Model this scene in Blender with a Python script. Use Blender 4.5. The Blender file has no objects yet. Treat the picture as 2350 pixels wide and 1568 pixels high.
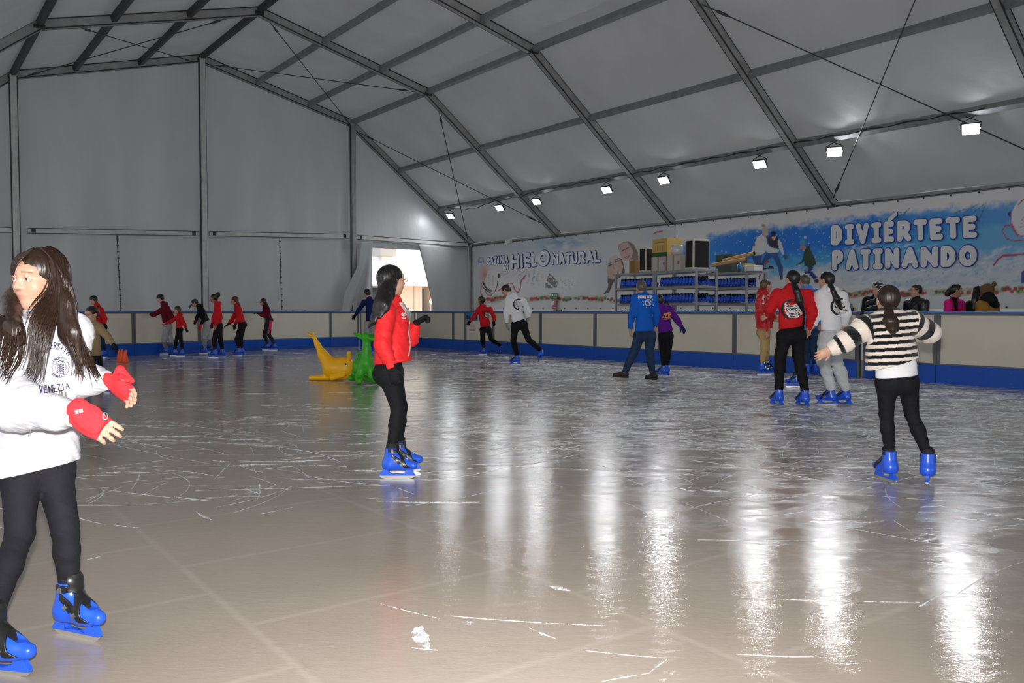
import bpy, bmesh, math, random
import numpy as np
from mathutils import Vector, Matrix

random.seed(7); rng = np.random.default_rng(7)
SC = bpy.context.scene
COL = SC.collection
# ------------------------------------------------------------------ camera
FPX = 1950.0; HZ = 712.5; EYE = 1.24
TH = math.atan((784 - HZ) / FPX)
cam_data = bpy.data.cameras.new('camera'); cam_data.sensor_width = 36; cam_data.lens = FPX / 2350 * 36
cam_data.clip_start = 0.05; cam_data.clip_end = 400
cam = bpy.data.objects.new('camera', cam_data); COL.objects.link(cam)
cam.location = (0, 0, EYE); cam.rotation_euler = (math.pi / 2 - TH, 0, 0)
SC.camera = cam
# ------------------------------------------------------------------ world, lights, exposure
SC.view_settings.view_transform = 'Standard'; SC.view_settings.look = 'None'
SC.view_settings.gamma = 1; SC.view_settings.use_curve_mapping = False
SC.view_settings.exposure = 0.12
W = bpy.data.worlds.new('overcast_sky'); SC.world = W; W.use_nodes = True
W.node_tree.nodes['Background'].inputs[0].default_value = (0.93, 0.96, 1.0, 1)
W.node_tree.nodes['Background'].inputs[1].default_value = 1.95
SC.cycles.use_denoising = True; SC.cycles.use_adaptive_sampling = True; SC.cycles.adaptive_threshold = 0.04
SC.cycles.max_bounces = 7; SC.cycles.diffuse_bounces = 4; SC.cycles.glossy_bounces = 3
SC.cycles.transmission_bounces = 4; SC.cycles.sample_clamp_indirect = 6.0
# the photographer's flash, on top of the camera
fl = bpy.data.lights.new('camera_flash', 'SPOT'); fl.energy = 1430; fl.shadow_soft_size = 0.03
fl.color = (1.0, 0.97, 0.93); fl.spot_size = math.radians(105); fl.spot_blend = 1.0
flo = bpy.data.objects.new('camera_flash', fl); COL.objects.link(flo)
flo.location = (-0.02, 0.02, EYE + 0.13); flo.rotation_euler = (math.pi / 2 - TH, 0, 0)

# ------------------------------------------------------------------ helpers
CAMV = np.array([0, 0, EYE]); FV = np.array([0, math.cos(TH), -math.sin(TH)])
UV_ = np.array([0, math.sin(TH), math.cos(TH)])
def ray(px, py): return FV + np.array([1., 0, 0]) * (px - 1175) / FPX + UV_ * (784 - py) / FPX
def proj(P):
    v = np.asarray(P, float) - CAMV; z = v @ FV
    return 1175 + FPX * v[..., 0] / z, 784 - FPX * (v @ UV_) / z
def atz(px, py, z): r = ray(px, py); return CAMV + r * (z - EYE) / r[2]
def atY(px, py, Y): r = ray(px, py); return CAMV + r * Y / r[1]
def lin(c): return tuple(((x / 12.92) if x <= 0.04045 else ((x + 0.055) / 1.055) ** 2.4) for x in c)
def rgb(r, g, b): return lin((r / 255, g / 255, b / 255))

MATS = {}
def mat(name, color, rough=0.6, spec=0.5, metal=0.0, bump=0.0, bscale=60.0, coat=0.0, emit=0.0, vary=0.0, vscale=4.0, sheen=0.0):
    if name in MATS: return MATS[name]
    m = bpy.data.materials.new(name); m.use_nodes = True; nt = m.node_tree; b = nt.nodes['Principled BSDF']
    b.inputs['Base Color'].default_value = (*color, 1); b.inputs['Roughness'].default_value = rough
    b.inputs['Specular IOR Level'].default_value = spec; b.inputs['Metallic'].default_value = metal
    b.inputs['Coat Weight'].default_value = coat; b.inputs['Sheen Weight'].default_value = sheen
    if emit:
        b.inputs['Emission Color'].default_value = (*color, 1); b.inputs['Emission Strength'].default_value = emit
    if bump or vary:
        tc = nt.nodes.new('ShaderNodeTexCoord'); n = nt.nodes.new('ShaderNodeTexNoise'); n.inputs['Scale'].default_value = bscale
        n.inputs['Detail'].default_value = 3
        nt.links.new(tc.outputs['Object'], n.inputs['Vector'])
        if bump:
            bp = nt.nodes.new('ShaderNodeBump'); bp.inputs['Strength'].default_value = bump; bp.inputs['Distance'].default_value = 0.01
            nt.links.new(n.outputs['Fac'], bp.inputs['Height']); nt.links.new(bp.outputs['Normal'], b.inputs['Normal'])
        if vary:
            n2 = nt.nodes.new('ShaderNodeTexNoise'); n2.inputs['Scale'].default_value = vscale; n2.inputs['Detail'].default_value = 5
            nt.links.new(tc.outputs['Object'], n2.inputs['Vector'])
            mx = nt.nodes.new('ShaderNodeMix'); mx.data_type = 'RGBA'
            mx.inputs['A'].default_value = (*[c * (1 - vary) for c in color], 1); mx.inputs['B'].default_value = (*[min(1, c * (1 + vary)) for c in color], 1)
            nt.links.new(n2.outputs['Fac'], mx.inputs['Factor']); nt.links.new(mx.outputs['Result'], b.inputs['Base Color'])
    MATS[name] = m; return m
def vcmat(name, rough=0.6, spec=0.4, bump=0.0, bscale=60.0, sheen=0.0, sss=0.0):
    if name in MATS: return MATS[name]
    m = mat(name, (1, 1, 1), rough, spec, bump=bump, bscale=bscale, sheen=sheen); nt = m.node_tree
    a = nt.nodes.new('ShaderNodeAttribute'); a.attribute_name = 'Col'
    nt.links.new(a.outputs['Color'], nt.nodes['Principled BSDF'].inputs['Base Color'])
    return m

def mesh_obj(name, V, Fc, m, parent=None, smooth=False, mi=None, colors=None):
    me = bpy.data.meshes.new(name); 
    me.from_pydata([tuple(map(float, v)) for v in V], [], [tuple(map(int, f)) for f in Fc]) if not isinstance(Fc, np.ndarray) else fast_mesh(me, V, Fc)
    for x in (m if isinstance(m, (list, tuple)) else [m]): me.materials.append(x)
    if smooth: me.polygons.foreach_set('use_smooth', [True] * len(me.polygons))
    if mi is not None: me.polygons.foreach_set('material_index', mi)
    if colors is not None:
        at = me.color_attributes.new('Col', 'FLOAT_COLOR', 'POINT')
        c = np.ones((len(V), 4), np.float32); c[:, :3] = colors; at.data.foreach_set('color', c.ravel())
    me.update()
    o = bpy.data.objects.new(name, me); COL.objects.link(o)
    if parent is not None: o.parent = parent
    return o
def fast_mesh(me, V, Fc):
    V = np.asarray(V, np.float32); n = len(Fc); k = Fc.shape[1]
    me.vertices.add(len(V)); me.vertices.foreach_set('co', V.ravel())
    me.loops.add(n * k); me.loops.foreach_set('vertex_index', Fc.astype(np.int32).ravel())
    me.polygons.add(n); me.polygons.foreach_set('loop_start', np.arange(0, n * k, k, dtype=np.int32))
    try: me.polygons.foreach_set('loop_total', np.full(n, k, np.int32))
    except Exception: pass
    me.update(calc_edges=True)

class MB:
    """collects boxes, bars, tubes and prisms into one mesh"""
    def __init__(s): s.v = []; s.f = []; s.m = []
    def add(s, V, F, mi=0):
        o = len(s.v); s.v += [tuple(map(float, v)) for v in V]; s.f += [tuple(o + i for i in f) for f in F]; s.m += [mi] * len(F)
    def box(s, c, half, R=None, mi=0, bev=0.0):
        c = np.asarray(c, float); half = np.asarray(half, float)
        if bev:
            bm = bmesh.new(); bmesh.ops.create_cube(bm, size=2)
            for v in bm.verts: v.co = Vector([v.co[i] * half[i] for i in range(3)])
            bmesh.ops.bevel(bm, geom=list(bm.edges), offset=bev, segments=2, affect='EDGES', profile=0.6)
            V = np.array([v.co[:] for v in bm.verts]); F = [[v.index for v in f.verts] for f in bm.faces]; bm.free()
        else:
            V = np.array([[x, y, z] for x in (-1, 1) for y in (-1, 1) for z in (-1, 1)]) * half
            F = [(0, 1, 3, 2), (4, 6, 7, 5), (0, 4, 5, 1), (2, 3, 7, 6), (0, 2, 6, 4), (1, 5, 7, 3)]
        if R is not None: V = V @ np.asarray(R).T
        s.add(V + c, F, mi); return s
    def bar(s, a, b, w, h, up=(0, 0, 1), mi=0, bev=0.0):
        a = np.asarray(a, float); b = np.asarray(b, float); d = b - a; L = np.linalg.norm(d); d = d / L
        u = np.asarray(up, float); x = np.cross(d, u); x /= np.linalg.norm(x); u = np.cross(x, d)
        R = np.stack([x, d, u], 1); return s.box((a + b) / 2, (w / 2, L / 2, h / 2), R, mi, bev)
    def tube(s, pts, r, n=8, mi=0, caps=True):
        pts = [np.asarray(p, float) for p in pts]; k = len(pts); rr = r if hasattr(r, '__len__') else [r] * k
        V = []; pu = None
        for i, p in enumerate(pts):
            d = pts[min(i + 1, k - 1)] - pts[max(i - 1, 0)]; d = d / (np.linalg.norm(d) + 1e-9)
            if pu is None: pu = np.array([0, 0, 1.]) if abs(d[2]) < 0.9 else np.array([1., 0, 0])
            x = np.cross(d, pu); x /= np.linalg.norm(x) + 1e-9; pu = np.cross(x, d)
            for j in range(n):
                a = 2 * math.pi * j / n; V.append(p + rr[i] * (x * math.cos(a) + pu * math.sin(a)))
        F = [(i * n + j, i * n + (j + 1) % n, (i + 1) * n + (j + 1) % n, (i + 1) * n + j) for i in range(k - 1) for j in range(n)]
        if caps: F += [tuple(range(n))[::-1], tuple((k - 1) * n + j for j in range(n))]
        s.add(V, F, mi); return s
    def prism(s, poly, O, X, Y, Z, d, mi=0):
        """2D polygon in (X,Y) at O, extruded d along Z"""
        O, X, Y, Z = (np.asarray(q, float) for q in (O, X, Y, Z)); n = len(poly)
        V = [O + X * p[0] + Y * p[1] for p in poly] + [O + X * p[0] + Y * p[1] + Z * d for p in poly]
        F = [tuple(range(n))[::-1], tuple(range(n, 2 * n))] + [(i, (i + 1) % n, n + (i + 1) % n, n + i) for i in range(n)]
        s.add(V, F, mi); return s
    def build(s, name, m, parent=None, smooth=False):
        return mesh_obj(name, s.v, s.f, m, parent, smooth, mi=s.m)
def tag(o, label=None, cat=None, group=None, kind=None):
    if label: o['label'] = label
    if cat: o['category'] = cat
    if group: o['group'] = group
    if kind: o['kind'] = kind
    return o
def empty(name, loc=(0, 0, 0)):
    o = bpy.data.objects.new(name, None); COL.objects.link(o); o.location = tuple(map(float, loc)); o.empty_display_size = 0.1
    return o
def adopt(root):
    """keep children written in world coordinates where they are when their root is not at the origin"""
    inv = Matrix.Translation(-root.location)
    for ch in root.children: ch.matrix_parent_inverse = inv
def smooth01(x): x = np.clip(x, 0, 1); return x * x * (3 - 2 * x)
def vnoise(p, seed=0):
    """cheap smooth noise in -1..1"""
    r = np.random.default_rng(seed); o = 0
    for i in range(5):
        k = r.normal(size=p.shape[-1]); k *= (1.0 + 0.6 * i) / np.linalg.norm(k); k2 = r.normal(size=p.shape[-1]); k2 *= (0.7 + .5 * i) / np.linalg.norm(k2)
        o = o + np.sin(p @ k * 2.2 + r.uniform(0, 6) + 1.3 * np.sin(p @ k2 * 2.2 + r.uniform(0, 6))) / (1 + .5 * i)
    return o / 2.6
# ------------------------------------------------------------------ tent geometry
VP2 = 3829.0; BAY = 5.54
C0 = atz(1085, 562, 3.95)
DG = -np.array([VP2 - 1175, FPX, 0.]); DG /= np.linalg.norm(DG)      # along the gable, away from the right wall
DL = np.array([-DG[1], DG[0], 0.])                                    # along the tent, towards the camera
EAVE = 3.95; NB = 10
ZU = np.array([0, 0, 1.])
def gab(px, py):
    r = ray(px, py); n = DL; t = ((C0 - CAMV) @ n) / (r @ n); P = CAMV + r * t; return (P - C0) @ DG, P[2]
S1, K1 = gab(806, 283); S2, RZ = gab(460, 134)
HALF = S2; KS = round(S1, 3); TW = 2 * HALF; KZ = K1; 
def PT(s, z, u=0.0): return np.array([C0[0], C0[1], 0]) + DG * s + DL * u + ZU * z
def roof_z(s):
    s = min(s, TW - s)
    return EAVE + (KZ - EAVE) * s / KS if s < KS else KZ + (RZ - KZ) * (s - KS) / (HALF - KS)
def onwall(px, py, off=0.0):
    """photo pixel -> (u, z) on the right wall (moved off metres into the hall)"""
    r = ray(px, py); n = DG; O = C0 + DG * off; t = ((O - CAMV) @ n) / (r @ n); P = CAMV + r * t; return (P - C0) @ DL, P[2]

def membrane(name, color, trans, bump=0.25):
    m = bpy.data.materials.new(name); m.use_nodes = True; nt = m.node_tree; nt.nodes.clear(); N = nt.nodes.new; L = nt.links.new
    out = N('ShaderNodeOutputMaterial'); d = N('ShaderNodeBsdfDiffuse'); t = N('ShaderNodeBsdfTranslucent'); mx = N('ShaderNodeMixShader')
    g = N('ShaderNodeBsdfGlossy'); g.inputs['Roughness'].default_value = 0.38; mg = N('ShaderNodeMixShader'); mg.inputs[0].default_value = 0.05
    tc = N('ShaderNodeTexCoord'); n1 = N('ShaderNodeTexNoise'); n1.inputs['Scale'].default_value = 0.9; n1.inputs['Detail'].default_value = 6
    mp = N('ShaderNodeMapping'); mp.inputs['Scale'].default_value = (1, 1, 0.35)
    L(tc.outputs['Object'], mp.inputs[0]); L(mp.outputs[0], n1.inputs['Vector'])
    cr = N('ShaderNodeValToRGB'); cr.color_ramp.elements[0].position = 0.25; cr.color_ramp.elements[1].position = 0.7
    cr.color_ramp.elements[0].color = (*[c * 0.86 for c in color], 1); cr.color_ramp.elements[1].color = (*color, 1)
    L(n1.outputs['Fac'], cr.inputs[0]); L(cr.outputs[0], d.inputs['Color']); L(cr.outputs[0], t.inputs['Color'])
    n2 = N('ShaderNodeTexNoise'); n2.inputs['Scale'].default_value = 1.6; n2.inputs['Detail'].default_value = 4
    L(mp.outputs[0], n2.inputs['Vector']); b = N('ShaderNodeBump'); b.inputs['Strength'].default_value = bump; b.inputs['Distance'].default_value = 0.12
    L(n2.outputs['Fac'], b.inputs['Height'])
    for s in (d, g): L(b.outputs['Normal'], s.inputs['Normal'])
    mx.inputs[0].default_value = trans
    L(d.outputs[0], mx.inputs[1]); L(t.outputs[0], mx.inputs[2]); L(mx.outputs[0], mg.inputs[1]); L(g.outputs[0], mg.inputs[2]); L(mg.outputs[0], out.inputs[0])
    return m
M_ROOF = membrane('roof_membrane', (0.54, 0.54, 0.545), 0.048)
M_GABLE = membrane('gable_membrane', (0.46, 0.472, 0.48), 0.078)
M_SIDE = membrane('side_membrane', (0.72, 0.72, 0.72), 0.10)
M_ALU = mat('weathered_aluminium', (0.34, 0.34, 0.335), 0.55, 0.5, 0.15, bump=0.05, bscale=30, vary=0.45, vscale=3)
M_ALUL = mat('pale_aluminium', (0.55, 0.55, 0.53), 0.5, 0.5, 0.3, vary=0.35, vscale=3.5)
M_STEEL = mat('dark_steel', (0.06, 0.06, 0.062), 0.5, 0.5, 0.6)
M_ALUD = mat('dull_dark_aluminium', (0.24, 0.245, 0.25), 0.55, 0.5, 0.15, vary=0.4, vscale=5)

# ceiling: one membrane with slight sag between the arches
def grid_obj(name, fn, us, vs, m):
    V = np.array([fn(a, b) for a in us for b in vs]); nv = len(vs)
    F = [(i * nv + j, i * nv + j + 1, (i + 1) * nv + j + 1, (i + 1) * nv + j) for i in range(len(us) - 1) for j in range(nv - 1)]
    return mesh_obj(name, V, F, m, smooth=True)
BRK = [0, KS, HALF, TW - KS, TW]
svals = sorted(set([-0.16, round(TW + 0.16, 3)] + [round(x, 3) for k in range(4) for x in np.linspace(BRK[k], BRK[k + 1], 17)]))
def roof_pt(u, s):
    if s < 0 or s > TW: return PT(s, EAVE + 0.05, u)
    a = (u / BAY) % 1.0; seg = [(BRK[k], BRK[k + 1]) for k in range(4) if BRK[k] - 1e-6 <= s <= BRK[k + 1] + 1e-6][0]
    tt = (s - seg[0]) / (seg[1] - seg[0]); w = math.sin(math.pi * a) ** 0.8 * math.sin(math.pi * min(max(tt, 0), 1))
    rip = 0.012 * math.sin(19 * a * math.pi + 2.1 * s) * w
    return PT(s, roof_z(s) + 0.13 - 0.05 * w + rip, u)
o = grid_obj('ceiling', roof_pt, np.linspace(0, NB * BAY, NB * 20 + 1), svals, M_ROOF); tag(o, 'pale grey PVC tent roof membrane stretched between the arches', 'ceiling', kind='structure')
# side walls (plain membrane to the ground)
M_LEFT = membrane('left_membrane', (0.85, 0.85, 0.85), 0.6)
M_CLEAR = membrane('pale_translucent_membrane', (0.93, 0.94, 0.95), 0.93)
def side(name, s, sgn, label, m=None):
    o = grid_obj(name, lambda u, z: PT(s + sgn * 0.03 * math.sin(u * 2.3 + z), z, u), np.linspace(0, NB * BAY, NB * 10 + 1), np.linspace(0, EAVE + 0.10, 9), m or M_SIDE)
    tag(o, label, 'wall', kind='structure')
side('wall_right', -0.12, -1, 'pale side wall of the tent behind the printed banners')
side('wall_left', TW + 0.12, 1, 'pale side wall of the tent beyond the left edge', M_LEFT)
def gable_pts(u0, name, label, hole=None, m=None):
    # columns of quads from the ground to the roof line, with the doorway left open
    ss = sorted(set([round(x, 3) for x in np.linspace(-0.12, TW + 0.12, 90)] + ([hole[0], hole[1]] if hole else []) + [KS, HALF, TW - KS]))
    zs = list(np.linspace(0, 1, 25)); V = []; F = []
    for i, s in enumerate(ss):
        top = roof_z(min(max(s, 0), TW)) + 0.13
        for q in zs:
            z = q * top
            if hole and hole[0] - 1e-6 <= s <= hole[1] + 1e-6:   # put a row exactly on the lintel
                k = 9; j = int(round(q * 24))
                z = hole[2] * j / k if j <= k else hole[2] + (top - hole[2]) * (j - k) / (24 - k)
            fold = 0.035 * math.sin(s * 5.1 + 0.5 * z) * math.sin(math.pi * q) + 0.02 * math.sin(11 * s + 2 * math.sin(z))
            V.append(PT(s, z, u0 - 0.10 + (fold if not (hole and hole[0] - .1 < s < hole[1] + .1) else 0)))
    n = 25
    for i in range(len(ss) - 1):
        for j in range(24):
            if hole and ss[i] >= hole[0] - 1e-6 and ss[i + 1] <= hole[1] + 1e-6:
                if j < 9: continue
            F.append((i * n + j, i * n + j + 1, (i + 1) * n + j + 1, (i + 1) * n + j))
    o = mesh_obj(name, V, F, m or M_GABLE, smooth=True); tag(o, label, 'wall', kind='structure')
dl_, _ = gab(846, 640); dr_, dz_ = gab(990, 571)
HOLE = (round(dr_ - 0.05, 3), round(dl_ + 0.02, 3), gab(900, 571)[1])
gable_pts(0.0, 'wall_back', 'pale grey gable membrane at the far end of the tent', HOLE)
gable_pts(NB * BAY + 0.2, 'wall_front', 'gable membrane behind the photographer', m=M_CLEAR)

# arches
BAYN = ['at the far gable', 'one bay in from the far gable', 'two bays in from the far gable', 'three bays in from the far gable', 'four bays in from the far gable', 'five bays in', 'six bays in', 'seven bays in', 'eight bays in', 'nine bays in', 'at the near gable']
NV = [(0, 0.0), (0, EAVE), (KS, KZ), (HALF, RZ), (TW - KS, KZ), (TW, EAVE), (TW, 0.0)]
PN = ['leg', 'rafter', 'rafter', 'rafter', 'rafter', 'leg']
for k in range(NB + 1):
    e = empty('tent_arch', PT(HALF, 0, k * BAY)); 
    tag(e, 'grey aluminium tent arch with bent rafters, ' + BAYN[k], 'tent arch', 'tent arches')
    for i in range(6):
        (sa, za), (sb, zb) = NV[i], NV[i + 1]
        mb = MB(); mb.bar(PT(sa, za, k * BAY), PT(sb, zb, k * BAY), 0.14, 0.25, up=np.cross(DL, PT(sb, zb) - PT(sa, za)) , bev=0.012)
        # keder channels along both edges
        ud = np.cross(DL, PT(sb, zb) - PT(sa, za)); ud /= np.linalg.norm(ud)
        for q in (-0.075, 0.075):
            mb.bar(PT(sa, za, k * BAY) + DL * q - ud * 0.11, PT(sb, zb, k * BAY) + DL * q - ud * 0.11, 0.02, 0.03, up=ud, mi=1)
            mb.bar(PT(sa, za, k * BAY) + DL * q + ud * 0.11, PT(sb, zb, k * BAY) + DL * q + ud * 0.11, 0.02, 0.03, up=ud, mi=1)
        mb.build(PN[i], [M_ALU if k != 1 else M_ALU, M_STEEL], e)
    for (s_, z_) in NV[1:6]:
        mb = MB(); p = PT(s_, z_ - 0.06, k * BAY); mb.bar(p - DL * 0.10, p + DL * 0.10, 0.26, 0.10, bev=0.01)
        mb.build('corner_bracket', M_STEEL, e)
    adopt(e)
# purlins: (s, label)
pur = [(gab(1005, 487)[0], 'lowest'), (gab(915, 383)[0], 'second'), (KS, 'third, at the roof bend'), (gab(708, 235)[0], 'fourth'), (gab(590, 185)[0], 'fifth'), (HALF, 'ridge')]
PURA = pur[0][0]
pall = [(s, 'right slope, ' + n + ' line') for s, n in pur[:5]] + [(HALF, 'ridge line')] + [(TW - s, 'left slope, ' + n + ' line') for s, n in pur[:5]]
BN = ['last bay by the far gable', 'second bay from the far gable', 'third bay from the far gable', 'fourth bay from the far gable']
for s, n in pall:
    for k in range(0, NB):
        if k > 4 and s > TW * 0.3: continue
        if k > 5: continue
        z = roof_z(s) + 0.02
        sl = 1 if s < HALF else -1; gd = (PT(min(s + .3 * sl, TW), roof_z(s + .3 * sl)) - PT(s, roof_z(s))) if s != HALF else DG
        up = np.cross(DL, gd)
        mb = MB(); mb.bar(PT(s, z, k * BAY + 0.07), PT(s, z, (k + 1) * BAY - 0.07), 0.13, 0.17, up=up, bev=0.01)
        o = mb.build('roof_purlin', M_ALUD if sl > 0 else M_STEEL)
        bn = BN[k] if k < 4 else ('fifth bay from the far gable' if k == 4 else 'sixth bay from the far gable')
        tag(o, 'grey roof purlin, ' + n + ', ' + bn.replace(' from the far gable', ' from the gable').replace('last bay by the far gable', 'bay by the gable'), 'purlin', 'roof purlins')
# eave bars on the right with the row of fixing hooks
for k in range(0, 7):
    mb = MB(); mb.bar(PT(0.02, EAVE - 0.02, k * BAY + 0.1), PT(0.02, EAVE - 0.02, (k + 1) * BAY - 0.1), 0.10, 0.10)
    mb.bar(PT(0.09, EAVE - 0.05, k * BAY + 0.1), PT(0.09, EAVE - 0.05, (k + 1) * BAY - 0.1), 0.02, 0.02, mi=1)
    o = mb.build('eave_bar', [M_ALUD, M_STEEL])
    tag(o, 'grey eave bar above the right wall banner, ' + (BN[k] if k < 4 else ['fifth bay from the far gable', 'sixth bay from the far gable', 'seventh bay from the far gable'][k - 4]), 'eave bar', 'eave bars')
# gable posts and crossbars
for s, px, n in ((TW - KS, 48, 'leftmost full height post of the far gable'), (HALF, 460, 'centre post of the far gable under the ridge'), (KS + 0.02, 797, 'right hand gable post left of the open doorway')):
    mb = MB(); p = PT(s, 0, 0.16)
    mb.bar(p, p + ZU * (roof_z(s) - 0.02), 0.17, 0.20, up=DL, bev=0.012)
    for q in (-0.10, 0.10):
        mb.bar(p + DG * q, p + DG * q + ZU * (roof_z(s) - 0.1), 0.035, 0.05, up=DL, mi=1)
    o = mb.build('gable_post', [M_ALUL if px != 797 else M_ALU, M_STEEL]); tag(o, 'grey metal ' + n, 'post', 'gable posts')
ca = [gab(62, 530), gab(452, 537)], [gab(478, 537), gab(795, 543)], [gab(815, 545), gab(1078, 563)], [gab(-200, 524), gab(38, 529)]
nm = ['between the left and centre gable posts', 'between the centre and right gable posts', 'above the open doorway', 'left of the leftmost gable post']
for (a, b), n in zip(ca, nm):
    mb = MB(); A = PT(a[0], a[1], 0.12); B = PT(b[0], b[1], 0.12)
    mb.bar(A, B, 0.12, 0.17, bev=0.01); mb.bar(A + DL * 0.065 + ZU * 0.07, B + DL * 0.065 + ZU * 0.07, 0.015, 0.02, mi=1); mb.bar(A + DL * 0.065 - ZU * 0.08, B + DL * 0.065 - ZU * 0.08, 0.015, 0.02, mi=1)
    for q in (0.03, 0.97):
        p = A + (B - A) * q + DL * 0.07; mb.box(p, (0.05, 0.03, 0.06), mi=1)
    o = mb.build('gable_crossbar', [M_ALUL, M_STEEL]); tag(o, 'grey horizontal crossbar ' + n, 'crossbar', 'gable crossbars')
# laced seams in the lower gable cloths
for (x0, y0, y1, n) in ((268, 540, 716, 'between the left and centre posts'), (641, 546, 712, 'between the centre and right posts')):
    s, z1 = gab(x0, y0); _, z0 = gab(x0 + 8, y1)
    s2, _ = gab(x0 + (9 if x0 < 500 else 5), y1)
    mb = MB(); mb.tube([PT(s + (s2 - s) * t, z1 + (z0 - z1) * t, 0.03) for t in np.linspace(0, 1, 12)], 0.016, 5)
    for t in np.linspace(0.05, 0.95, 12):
        p = PT(s + (s2 - s) * t, z1 + (z0 - z1) * t, 0.05); mb.box(p, (0.03, 0.012, 0.02))
    tag(mb.build('seam_lacing', M_STEEL), 'dark laced vertical seam in the lower gable cloth ' + n, 'lacing', 'gable seam lacings')
# bracing cables
def cable(pts, label, r=0.014):
    mb = MB(); P = [np.asarray(p) for p in pts]; mb.tube(P, r, 6)
    d = P[-1] - P[0]; L = np.linalg.norm(d)
    for t in (0.06, 0.94):
        q = P[0] + d * t; mb.tube([q - d / L * 0.16, q - d / L * .1, q + d / L * .1, q + d / L * 0.16], [r, 0.035, 0.035, r], 6)
    tag(mb.build('bracing_cable', M_STEEL), label, 'cable', 'roof bracing cables')
ez = -0.10
def RP(s, u, dz=ez): return PT(s, roof_z(s) + dz, u)
cable([RP(TW - KS - .3, 0.1), RP(HALF + 0.8, BAY - .1)], 'dark bracing cable crossing the left upper roof, rising to the ridge')
cable([RP(HALF + .3, 0.1), RP(TW - KS - 0.9, BAY - .1)], 'dark bracing cable crossing the left upper roof, falling from the gable ridge')
cable([RP(HALF - .3, 0.1), RP(KS + .35, BAY - .1)], 'thin bracing cable on the right upper roof from the gable apex')
cable([RP(KS + .1, 0.1), RP(HALF - .35, BAY - .1)], 'dark bracing cable on the right upper roof from the second arch ridge')
cable([RP(KS - .3, 0.1), RP(0.6, BAY - .1)], 'dark bracing cable crossing the lamps near the gable corner')
cable([RP(0.35, 0.15), RP(KS - .5, BAY - .1)], 'thin bracing cable dropping to the gable corner')
cable([RP(0.25, 3 * BAY + .15), RP(KS - .35, 4 * BAY - .1)], 'bracing cable above the right banner, rising to the upper right')
cable([RP(KS - .3, 3 * BAY + .1), RP(0.35, 4 * BAY - .1)], 'bracing cable behind the brightest lamps, falling to the right')

# doorway flaps
def cloth(name, quadfn, nu, nv, m, label, cat='cloth'):
    V = np.array([quadfn(a, b) for a in np.linspace(0, 1, nu) for b in np.linspace(0, 1, nv)])
    F = [(i * nv + j, i * nv + j + 1, (i + 1) * nv + j + 1, (i + 1) * nv + j) for i in range(nu - 1) for j in range(nv - 1)]
    o = mesh_obj(name, V, F, m, smooth=True)
    so = o.modifiers.new('s', 'SOLIDIFY'); so.thickness = 0.006
    tag(o, label, cat); return o
def pxs(px, py, u): s, z = gab(px, py); return PT(s, z, u)
def left_flap(a, b):
    L = pxs(np.interp(b, [0, .35, .7, 1], [820, 808, 778, 768]), np.interp(b, [0, 1], [556, 722]), 0.34)
    R = pxs(np.interp(b, [0, .3, 1], [850, 848, 853]), np.interp(b, [0, 1], [553, 722]), 0.16)
    P = L * (1 - a) + R * a
    w = b * (0.25 + b)
    return P + DL * (0.13 * w * math.sin(a * 9.5 + 1.2 * b) + 0.07 * math.sin(a * 17 + 3 * b) * w + 0.05)
cloth('door_curtain', left_flap, 40, 40, M_GABLE, 'pale cloth door curtain tied back to the left of the open doorway', 'curtain')
def right_flap(a, b):
    L = pxs(np.interp(b, [0, .1, 1], [953, 957, 988]), np.interp(b, [0, 1], [562, 722]), 0.22)
    R = pxs(1072, np.interp(b, [0, 1], [567, 722]), 0.06)
    P = L * (1 - a) + R * a
    return P + DL * (0.05 * math.sin(a * 12 + 2 * b) * (1 - a) + 0.035 * math.sin(a * 5 + b * 3))
cloth('door_curtain', right_flap, 40, 30, M_GABLE, 'pale cloth door curtain pulled to the right of the open doorway', 'curtain')

# ------------------------------------------------------------------ outside the doorway
M_FAC = mat('white_render', (0.86, 0.86, 0.84), 0.8, vary=0.06, vscale=0.8)
M_COLG = mat('warm_stone', (0.50, 0.42, 0.36), 0.7, vary=0.15, vscale=2)
M_DARK = mat('dark_glass', (0.03, 0.035, 0.04), 0.15, 0.5)
M_WARM = mat('warm_lamp_glass', (1.0, 0.78, 0.45), 0.3, emit=6.0)
M_PAVE = mat('pale_paving', (0.42, 0.41, 0.39), 0.8, vary=0.15, vscale=1)
OB = -13.0
b = empty('building', PT(2, 0, OB)); tag(b, 'white rendered building with a raised upper floor seen through the open doorway', 'building')
def obp(px, py, u=OB):
    r = ray(px, py); O = PT(0, 0, u); t = ((O - CAMV) @ DL) / (r @ DL); P = CAMV + r * t; return (P - C0) @ DG, P[2]
za = obp(930, 656)[1]
sR = obp(1100, 600)[0]; sM = obp(876, 600)[0]; sL = obp(800, 600)[0]
mb = MB(); mb.box(PT((sR + sM) / 2, (za + za + 9) / 2, OB - 4), (abs(sM - sR) / 2, 4, 4.5), np.stack([DG, DL, ZU], 1))
for zz in (1.1, 2.3, 3.6, 5.0): mb.box(PT((sR + sM) / 2, za + zz, OB + 0.01), (abs(sM - sR) / 2, 0.02, 0.015), np.stack([DG, DL, ZU], 1), mi=1)
mb.build('upper_floor', [M_FAC, mat('joint_grey', (0.5, 0.5, 0.5), 0.8)], b)
mb = MB(); mb.box(PT((sM + sL) / 2, 5, OB - 6), (abs(sM - sL) / 2, 4, 5.5), np.stack([DG, DL, ZU], 1)); mb.build('side_wing', mat('bluish_render', (0.72, 0.79, 0.88), 0.8), b)
mb = MB(); s1 = obp(880, 600)[0]; mb.box(PT(s1, za + 3.2, OB + 0.1), (0.5, 0.5, 1.6), np.stack([DG, DL, ZU], 1)); mb.build('balcony_box', mat('grey_render', (0.42, 0.41, 0.40), 0.8), b)
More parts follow.
